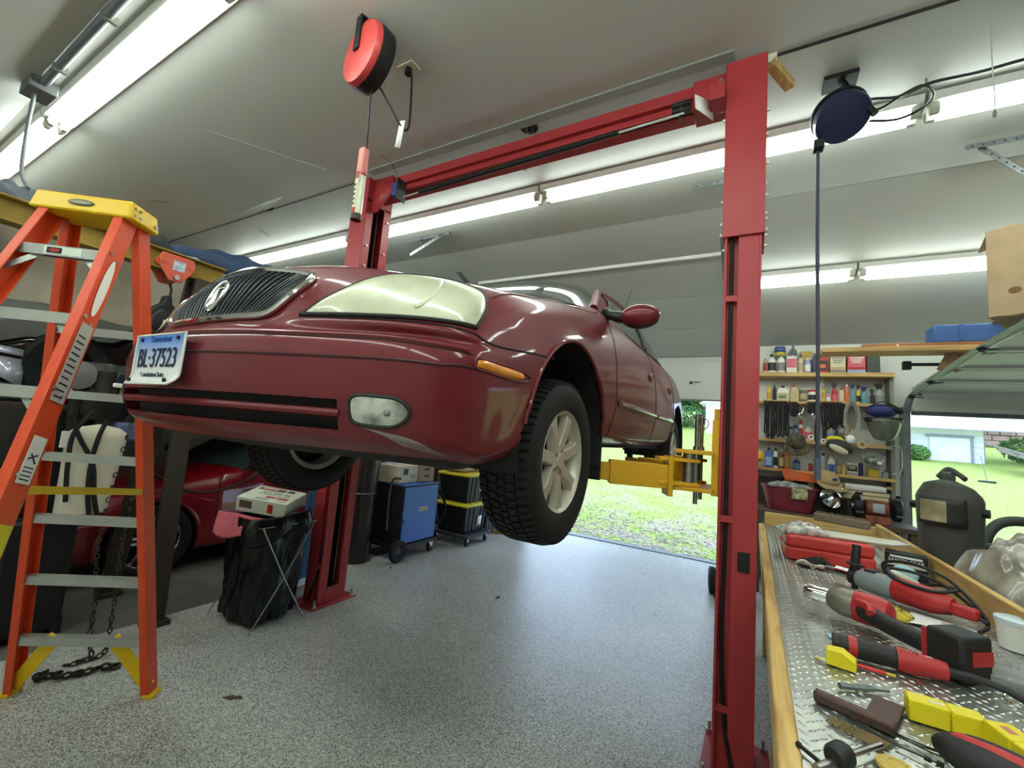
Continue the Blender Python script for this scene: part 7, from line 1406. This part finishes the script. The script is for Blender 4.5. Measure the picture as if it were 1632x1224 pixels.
# things at the bottom edge: chuck, file, tan disc, black and red grinder
t, L_ = tool('drill_chuck', 'black drill chuck with steel shank at the bottom edge', 'drill chuck', bp(1318, 1232), bp(1412, 1194)); MB().cyl((-.03, 0, .012), (.02, 0, .012), .009, n=12).build('shank', STEEL, t); MB().lathe([(0, .018), (.016, .018), (.021, .026), (.022, .05), (.015, .062), (.0, .064)], (0, 0, .021), (1, 0, 0), 22).build('chuck_body', TBk, t); MB().cyl((.06, 0, .016), (.06+L_*.6, 0, .012), .0055, n=8).build('bit', STEEL, t)
t, L_ = tool('black_rod', 'thin black rod lying by the left bench edge', 'rod', bp(1273, 1192), bp(1330, 1240)); MB().cyl((0, 0, .006), (L_, 0, .006), .004, n=8).build('rod_body', BLK, t); MB().ell((0, 0, .006), (.006, .006, .006), 10, 8).build('tip', BLK, t)
t = thing('tan_disc', 'tan abrasive flap disc at the bottom edge', 'abrasive disc', bp(1428, 1228)); MB().lathe([(0, 0), (.028, 0), (.03, .004), (.028, .009), (.014, .012), (0, .012)], (0,0,0), (0,0,1), 28).build('disc', mat('abrasive_tan', (196, 170, 90), .9, bump=.4, bscale=80), t)
for k in range(14): a = k*.4488; MB().bar((.012*math.cos(a), .012*math.sin(a), .013), (.029*math.cos(a+.3), .029*math.sin(a+.3), .008), .010, .0015).build('flap', mat('abrasive_tan'), t)
t, L_ = tool('battery_tool', 'black and red power tool cropped by the bottom edge', 'power tool', bp(1508, 1218), bp(1600, 1262)); MB().ell((.065, -.005, .035), (.085, .038, .036), 28, 16).build('shell', TBk, t); MB().ell((.07, -.004, .058), (.065, .022, .016), 24, 12).build('red_stripe', TR, t); MB().ell((.072, -.003, .0665), (.05, .010, .009), 20, 10).build('badge_stripe', TBk, t); MB().box((.10, -.03, 0), (.16, .03, .03)).build('foot', TBk, t, bevel=.006)
# clear packages on the right
CLP = mat('clamshell_plastic', (190, 192, 190), .08, alpha=.55, coat=.7, rgb2=(150, 152, 150), scale=12)
t = thing('clamshell_package', 'clear plastic clamshell package at the right edge of the bench', 'package', bp(1600, 1090), math.radians(70)); MB().box((-.05, -.045, .0), (.10, .04, .006)).build('backing_card', mat('pack_grey', (128, 128, 124), .5), t); MB().box((-.052, -.047, .007), (.102, .042, .034)).build('shell', CLP, t, bevel=.008); 
for k in range(4): MB().box((.05, -.03+.014*k, .0345), (.085, -.024+.014*k, .0352)).build('print_bar', GREYP, t)
t = thing('white_tub', 'white plastic tub with printed side behind the clamshell', 'tub', bp(1622, 1035)); MB().lathe([(0, 0), (.042, 0), (.048, .075), (.05, .08), (.046, .08), (.04, .005), (0, .005)], (0,0,0), (0,0,1), 28).build('tub_body', WHT, t); MB().lathe([(0, .08), (.051, .08), (.051, .092), (.048, .094), (0, .094)], (0,0,0), (0,0,1), 28).build('lid', mat('tub_lid', (196, 212, 220), .4), t)
t = thing('steel_ring', 'small steel split ring at the right edge', 'ring', bp(1622, 1118, .006)); MB().tube([(.022*math.cos(a), .022*math.sin(a), .004*math.sin(a)) for a in np.linspace(0, 6.283, 24, endpoint=False)], .0025, 6, 0, True).build('ring_wire', CHROME, t); MB().cyl((.0, -.03, -.004), (.0, -.022, -.004), .003, n=8).build('tab', CHROME, t)
# ------------------------------------------------------------------ beyond the bench: steel cabinet, helmet, hoses, plastic bag, hand truck
cb = thing('tool_cabinet', 'low dark steel cabinet behind the workbench rail', 'cabinet', (1.17, 2.95, 0)); MB().box((-.34, -.75, .06), (.34, .70, .93)).build('body', mat('cabinet_dark', (44, 44, 46), .5), cb, bevel=.01)
for k in range(3): d = MB().box((-.352, -.72+.48*k, .12), (-.342, -.27+.48*k, .9)).build('door', mat('cabinet_door', (54, 54, 56), .5), cb, bevel=.004); MB().box((-.366, -.32+.48*k, .55), (-.352, -.30+.48*k, .68)).build('handle', STEEL, d)
MB().cyl((-.30, -.68, .955), (-.2, .1, .955), .02, n=14).build('chrome_tube', CHROME, cb)
hm = thing('welding_helmet', 'black welding helmet with rectangular window standing behind the bench', 'welding helmet', (.925, 3.22, .931), math.radians(-30)); hm.scale = (.86, .86, 1.02); HM = mat('helmet_black', (70, 70, 64), .6, var=.1)
def helm(a, b):
    t = -1.75+3.5*a; z = b; w = .155*(1-.12*(1-z)**2)*(1-.25*max(0, z-.8)/.2); d = .17*(1-.25*max(0, z-.75)/.25)*(1-.10*(1-z)); x = w*math.sin(t)*(1.0 if abs(t) < 1.57 else 1); y = -d*math.cos(t)
    return Vector((x, y, .05+.43*z-.03*max(0, z-.85)/.15*(1-math.cos(t))))
MB().grid(helm, 40, 24).build('shell', HM, hm, ang=60, solid=.004)
tp_ = [helm(k/40, 1) for k in range(41)]; g = MB(); cc = Vector((0, 0, .50)); g.add(tp_+[cc], [(k, k+1, 41) for k in range(40)]); g.build('crown_cap', HM, hm, ang=60)
fr = MB().grid(lambda a, b: Vector((-.105+.21*a, -.178+.045*(2*a-1)**2, .26+.14*b)), 12, 4).build('window_frame', mat('helmet_frame', (38, 38, 37), .5), hm, solid=-.012)
MB().grid(lambda a, b: Vector((-.095+.175*a, -.1925+.045*(1.75*a-.9)**2, .278+.105*b)), 10, 3).build('window', mat('filter_glass', (186, 176, 138), .15, coat=.6, rgb2=(140, 132, 104), scale=8), hm)
for s in (-1, 1): MB().cyl((s*.15, -.02, .34), (s*.178, -.02, .34), .022, n=14).build('pivot_knob', BLK, hm)
MB().box((-.03, -.05, .48), (.03, .03, .53)).build('headgear_pad', HM, hm, bevel=.012); MB().tube([(-.04, -.03, .50), (.0, .0, .545), (.05, .0, .52), (.08, -.02, .50)], .014, 8, 4).build('headgear_strap', HM, hm)
MB().tube([(-.14, .02, .15), (-.17, .03, .08), (-.15, .02, .02)], .004, 6, 3).build('cord', BLK, hm); MB().grid(lambda a, b: Vector((.14*math.sin(-1.4+2.8*a), -.13*math.cos(-1.4+2.8*a), .10-.099*b)), 20, 4).build('bib', mat('bib_black', (30, 30, 30), .8), hm, ang=80, solid=.004)
HG = mat('hose_dark_green', (58, 62, 56), .55)
t = thing('shop_hose', 'thick dark hose coiled on the cabinet right of the helmet', 'hose', (1.19, 3.34, .945))
MB().tube([(-.05, .05, .015), (-.06, .1, .16), (.02, .14, .27), (.16, .16, .28), (.26, .14, .18), (.28, .1, .03)], .026, 10, 6).build('loop', HG, t); MB().tube([(-.12, .0, .14), (.0, .02, .15), (.08, .0, .17), (.2, -.02, .14), (.3, .0, .10)], .022, 10, 6).build('loop', HG, t); MB().tube([(-.1, -.1, .03), (.05, -.16, .08), (.2, -.12, .05)], .02, 10, 5).build('loop', HG, t)
for k in range(4): MB().cyl((-.2, -.22-.035*k, .03+.028*(k % 2)), (.12, -.28-.03*k, .03+.028*(k % 2)), .013, n=10).build('rod', STEEL, t)
lump('clear_trash_bag', at(1640, 965, Z=.945), .40, .36, .26, .3, mat('hazy_plastic_bag', (176, 172, 160), .2, rgb2=(128, 122, 108), scale=8, coat=.5, bump=.5, bscale=14), 'hazy clear plastic bag stuffed behind the bench rail', 'plastic bag', 54)
ht = thing('hand_truck', 'hand truck wheel and frame half hidden behind the near red post', 'hand truck', (-.22, 5.15, 0)); 
for x in (-.13, .2): MB().lathe([(.05, -.03), (.115, -.032), (.13, -.02), (.13, .02), (.115, .032), (.05, .03)], (x, 0, .13), (1, .15, 0), 28, True).build('wheel', RUB, ht); MB().cyl((x-.02, 0, .13), (x+.02, 0, .13), .055, n=16).build('hub', mat('hub_blue', (44, 52, 86), .5), ht)
MB().cyl((-.13, 0, .13), (.2, 0, .13), .01, n=8).build('axle', STEEL, ht)
for x in (-.06, .14): MB().cyl((x, .06, .02), (x, .32, 1.1), .014, n=10).build('frame_tube', mat('hub_blue'), ht)
for z in (.3, .6, .95): MB().cyl((-.06, .06+.26*(z-.02)/1.08, z), (.14, .06+.26*(z-.02)/1.08, z), .010, n=8).build('cross_bar', mat('hub_blue'), ht)
MB().box((-.1, -.18, .0), (.18, .07, .012)).build('toe_plate', STEEL, ht)
# a smear of debris on the open floor
for k, (x, y, r_, lab) in enumerate(((372, 1112, .05, 'dry leaf scrap on the floor right of the ladder'), (793, 952, .03, 'small dark scrap on the floor below the sedan'), (622, 905, .02, 'tiny dark chip on the floor by the welder cart'))):
    o = MB().prism([(-r_, -.012), (-r_*.2, -.02), (r_, -.004), (r_*.7, .014), (-r_*.4, .01)], (0, 0, .001), (1, 0, 0), (0, 1, 0), .004).build('floor_scrap', mat('scrap_brown', (84, 76, 62), .9), None); o.location = at(x, y, Z=0); o.rotation_euler = (0, 0, .6*k+.5); tag(o, lab, 'scrap')
# ------------------------------------------------------------------ outdoors
def gz(x, y): return -.06 + .108*max(0, y-7.2) + .10*math.sin(x*.35+1)*min(1, max(0, y-8)/10) + .12*math.sin(y*.21+x*.1)*min(1, max(0, y-9)/12)
def lawnmat():
    m = bpy.data.materials.new('lawn'); m.use_nodes = True; nt = m.node_tree; b = nt.nodes['Principled BSDF']; N = nt.nodes.new; L = nt.links.new; tc = N('ShaderNodeTexCoord')
    n1 = N('ShaderNodeTexNoise'); n1.inputs['Scale'].default_value = 1.2; n1.inputs['Detail'].default_value = 8; n2 = N('ShaderNodeTexNoise'); n2.inputs['Scale'].default_value = 14; n2.inputs['Detail'].default_value = 6
    for n in (n1, n2): L(tc.outputs['Object'], n.inputs['Vector'])
    g = N('ShaderNodeValToRGB'); g.color_ramp.elements[0].color = (*lin((128, 148, 58)), 1); g.color_ramp.elements[1].color = (*lin((182, 198, 102)), 1); g.color_ramp.elements[0].position = .3; g.color_ramp.elements[1].position = .7; L(n2.outputs[0], g.inputs[0])
    d = N('ShaderNodeValToRGB'); d.color_ramp.elements[0].color = (*lin((150, 128, 104)), 1); d.color_ramp.elements[1].color = (*lin((198, 186, 172)), 1); L(n2.outputs[0], d.inputs[0])
    sp = N('ShaderNodeSeparateXYZ'); L(tc.outputs['Object'], sp.inputs[0]); mr = N('ShaderNodeMapRange'); mr.inputs[1].default_value = 12.5; mr.inputs[2].default_value = 7.2; L(sp.outputs['Y'], mr.inputs[0])   # worn gravel apron near the doors
    a = N('ShaderNodeMath'); a.operation = 'MULTIPLY'; L(mr.outputs[0], a.inputs[0]); r = N('ShaderNodeValToRGB'); r.color_ramp.elements[0].position = .42; r.color_ramp.elements[1].position = .62; L(n1.outputs[0], r.inputs[0]); L(r.outputs[0], a.inputs[1])
    mx = N('ShaderNodeMixRGB'); L(a.outputs[0], mx.inputs[0]); L(g.outputs[0], mx.inputs[1]); L(d.outputs[0], mx.inputs[2]); L(mx.outputs[0], b.inputs['Base Color']); b.inputs['Roughness'].default_value = .95
    bp_ = N('ShaderNodeBump'); bp_.inputs['Strength'].default_value = .5; bp_.inputs['Distance'].default_value = .05; L(n2.outputs[0], bp_.inputs['Height']); L(bp_.outputs[0], b.inputs['Normal']); return m
o = MB().grid(lambda a, b: Vector((-45+90*a, 6.5+78*b**1.6, gz(-45+90*a, 6.5+78*b**1.6))), 90, 70).build('lawn_ground', lawnmat(), ang=80); tag(o, kind='structure')
rnd = random.Random(11); m = MB()
for k in range(5200):
    if k % 3: x, y = rnd.uniform(-4.6, .3), 6.75+abs(rnd.gauss(0, 2.6))
    else: x, y = rnd.uniform(1.5, 6), 6.75+abs(rnd.gauss(0, 4))
    z = gz(x, y)-.01; a = rnd.uniform(0, 6.28); h = rnd.uniform(.02, .065); w = .006; dx, dy = math.cos(a)*w, math.sin(a)*w; lx, ly = rnd.uniform(-.03, .03), rnd.uniform(-.03, .03)
    m.add([(x-dx, y-dy, z), (x+dx, y+dy, z), (x+lx, y+ly, z+h)], [(0, 1, 2)])
tag(m.build('grass_blades', mat('grass_blade', (152, 172, 70), .8, rgb2=(124, 146, 56), scale=3), smooth=False), 'short grass growing outside the open doors', 'grass', kind='stuff')
m = MB()
for k in range(1500):
    x, y = rnd.uniform(-4.4, -.2), 6.65+abs(rnd.gauss(.5, .9)); z = gz(x, y); r_ = rnd.uniform(.008, .026); V = [(x+r_*rnd.uniform(.6, 1)*sx, y+r_*rnd.uniform(.6, 1)*sy, z+(r_*.5 if sz else -.005)) for sz in (0, 1) for sx, sy in ((-1,-1),(1,-1),(1,1),(-1,1))]
    m.add(V, [(4,5,6,7),(0,1,5,4),(1,2,6,5),(2,3,7,6),(3,0,4,7)])
tag(m.build('gravel', mat('pale_gravel', (200, 196, 188), .9, rgb2=(150, 142, 132), scale=9), smooth=False), 'pale gravel scattered outside the left door', 'gravel', kind='stuff')
# white house with garage door
hs_ = thing('white_house', 'white house with a closed garage door across the lawn', 'house', (5.0, 24.6, 1.6)); HW_ = mat('house_white', (232, 234, 236), .7, var=.02); h0 = Vector(hs_.location)
MB().box((-2.5, 0, -.6), (3.15, 5, 1.6)).build('wall', HW_, hs_)
for k in range(7): MB().box((-2.5, -.02, -.2+.24*k), (3.15, -.002, -.185+.24*k)).build('siding_lap', mat('siding_shadow', (206, 208, 210), .7), hs_)
gd = MB().box((1.5, -.06, -.25), (2.75, -.02, 1.12)).build('garage_door', mat('house_door', (238, 240, 242), .6), hs_)
for k in range(4): MB().box((1.52, -.075, -.2+.33*k), (2.73, -.06, .08+.33*k)).build('door_panel', mat('house_door'), gd, bevel=.01)
MB().box((1.40, -.12, 1.12), (2.85, -.02, 1.22)).build('door_header', mat('house_trim', (150, 152, 160), .6), hs_); MB().box((2.75, -.1, -.3), (2.83, -.02, 1.12)).build('door_jamb', mat('house_trim'), hs_)
wn = MB().box((.25, -.05, .3), (.75, -.02, 1.2)).build('window', mat('house_trim'), hs_); MB().box((.3, -.06, .35), (.7, -.05, 1.15)).build('pane', mat('window_glass', (120, 140, 150), .1), wn)
MB().add([(-2.8, -.9, 1.42), (5.2, -.9, 1.42), (5.2, 3.5, 3.2), (-2.8, 3.5, 3.2), (-2.8, -.9, 1.56), (5.2, -.9, 1.56), (5.2, 3.5, 3.34), (-2.8, 3.5, 3.34)], [(0,3,2,1),(4,5,6,7),(0,1,5,4),(1,2,6,5),(2,3,7,6),(3,0,4,7)]).build('roof', mat('house_roof', (226, 228, 230), .7), hs_)
MB().box((-2.8, -.93, 1.40), (5.2, -.88, 1.44)).build('gutter', mat('house_trim'), hs_); MB().box((3.15, .2, -.6), (3.25, .3, 1.5)).build('downpipe', mat('house_trim'), hs_); MB().cyl((5.0, -.5, -.4), (5.0, -.5, 1.5), .06, n=10).build('porch_post', HW_, hs_)
# white shed seen through the left door
s0 = at(1124, 690, Y=30); sd = thing('white_shed', 'white shed beyond the lawn, seen past the yellow arm', 'shed', (s0.x+1.2, 30.5, s0.z-.2)); MB().box((-1.2, -.5, -1), (1.8, 2, 2.2)).build('wall', HW_, sd); MB().prism([(-1.6, 2.1), (2.1, 2.1), (.3, 3.0)], (0, 2.2, 0), (1, 0, 0), (0, 0, 1), -2.9 if False else 2.9).build('roof', mat('house_roof'), sd); MB().box((-.2, -.53, -.4), (.7, -.5, 1.6)).build('door', mat('house_trim'), sd)
# lumber pile, upright stand, stone wall, hedge
WDG = woodmat('weathered_wood', (150, 142, 132), (112, 104, 96), 2, 0)
pb = Vector((7.75, 23.3, gz(7.75, 23.3)))
for k in range(8):
    q = pb+Vector((.15*(k % 4), -.26*k, .02+.09*(k//4))); d = Vector((1.9-.2*(k % 3), -.5-.15*(k % 4), -.35-.05*k)); o = MB().bar((0, 0, .95-.09*k), d+Vector((0, 0, .48-.02*k)), .2, .09).build('lumber_plank', WDG); o.location = q; tag(o, ['grey weathered plank at the top of the lumber heap', 'weathered plank second from the top of the lumber heap', 'weathered plank sliding off the heap beside the house corner', 'middle plank of the lumber heap by the white house', 'long grey plank low on the lumber heap', 'short plank near the bottom of the lumber heap', 'pale plank slanting to the grass from the heap', 'lowest plank of the lumber heap on the grass'][k], 'plank', 'weathered planks heaped by the house')
sb = at(1512+60, 741, Y=19); t = thing('push_broom', 'dark push broom standing on the lawn', 'broom', (sb.x, 19, gz(sb.x, 19))); t.scale = (.6, .6, .6); MB().box((-.32, -.06, .0), (.32, .06, .10)).build('broom_head', mat('broom_dark', (58, 56, 66), .8), t); MB().cyl((0, 0, .1), (-.1, .3, 1.35), .02, n=8).build('broom_stick', GREYP, t)
t = thing('stone_wall', 'low stone wall behind the lumber, far right', 'stone wall', (14.0, 33, gz(14, 33)))
for r_ in range(4):
    x = -5.0
    while x < 5: w = rnd.uniform(.4, .8); MB().box((x, -.3+rnd.uniform(-.05, .05), .3*r_), (x+w-.03, .3, .3*r_+.28)).build('stone', mat('field_stone', (172, 142, 126), .9, rgb2=(140, 118, 108), scale=1.5), t, bevel=.03); x += w
LEAF = mat('leaf_green', (74, 116, 58), .7, rgb2=(50, 86, 44), scale=2); LEAF2 = mat('leaf_light_green', (108, 148, 76), .7, rgb2=(78, 118, 56), scale=2); BARK = mat('bark', (92, 78, 66), .9)
def foliage(m, c, rx, rz, n_, s, rnd):
    for k in range(n_):
        u = rnd.gauss(0, 1); v = rnd.gauss(0, 1); w = rnd.gauss(0, 1); L_ = math.sqrt(u*u+v*v+w*w)+1e-6; rr = rnd.uniform(.55, 1.0)**.5; p = c+Vector((u/L_*rx*rr, v/L_*rx*rr, w/L_*rz*rr)); a = Vector((rnd.uniform(-1, 1), rnd.uniform(-1, 1), rnd.uniform(-.4, 1))).normalized()*s; b = a.orthogonal().normalized()*s*.6
        m.add([p-a, p+b, p+a, p-b], [(0,1,2,3)])
def tree(x, y, h, rx, label, lm, seed):
    rnd = random.Random(seed); t = thing('tree', label, 'tree', (x, y, gz(x, y)-.1), 0, 'trees beyond the lawn'); MB().tube([(0, 0, 0), (.05, 0, h*.3), (-.05, .05, h*.62), (0, 0, h*.8)], [.22, .18, .13, .08], 10, 4).build('trunk', BARK, t); m = MB()
    for k in range(9): foliage(m, Vector((rnd.uniform(-1, 1)*rx*.6, rnd.uniform(-1, 1)*rx*.6, h*rnd.uniform(.22, .95))), rx*.55, h*.14, 320, .24, rnd)
    m.build('crown', lm, t, smooth=False); return t
for k, (x, y, h, rx, lab, lm) in enumerate(((-7.5, 36, 7, 2.4, 'dense green tree at the left of the doorway view', LEAF), (-5.4, 37.5, 8, 2.2, 'tall dark tree with bare trunk in the doorway view', LEAF), (-3.6, 38, 7.5, 2.2, 'light green tree nearest the white shed', LEAF2), (-9.5, 38, 8, 2.6, 'broad tree hidden mostly behind the sedan', LEAF2), (9.8, 44, 9, 3, 'distant tree above the stone wall, left', LEAF), (14, 46, 9, 3.2, 'distant tree above the stone wall, middle', LEAF2), (18.5, 45, 9, 3, 'distant tree above the stone wall, right', LEAF))): tree(x, y, h, rx, lab, lm, 60+k)
def shrub(x, y, r_, h, lab, lm, seed):
    rnd = random.Random(seed); t = thing('shrub', lab, 'shrub', (x, y, gz(x, y)), 0); m = MB(); foliage(m, Vector((0, 0, h*.5)), r_, h*.5, 900, .11, rnd); m.build('foliage', lm, t, smooth=False); MB().cyl((0, 0, -.05), (0, 0, h*.5), .04, n=6).build('stem', BARK, t)
shrub(10.1, 25.5, 1.2, 1.2, 'round green shrub right of the white house', LEAF2, 81); shrub(5.9, 24.0, .45, .6, 'low plant at the foot of the white house wall', LEAF2, 82); shrub(-6.2, 33, 1.4, 1.6, 'bushy undergrowth below the doorway trees', LEAF2, 83); shrub(-4.2, 34, 1.5, 1.6, 'bushy undergrowth left of the white shed', LEAF, 84)
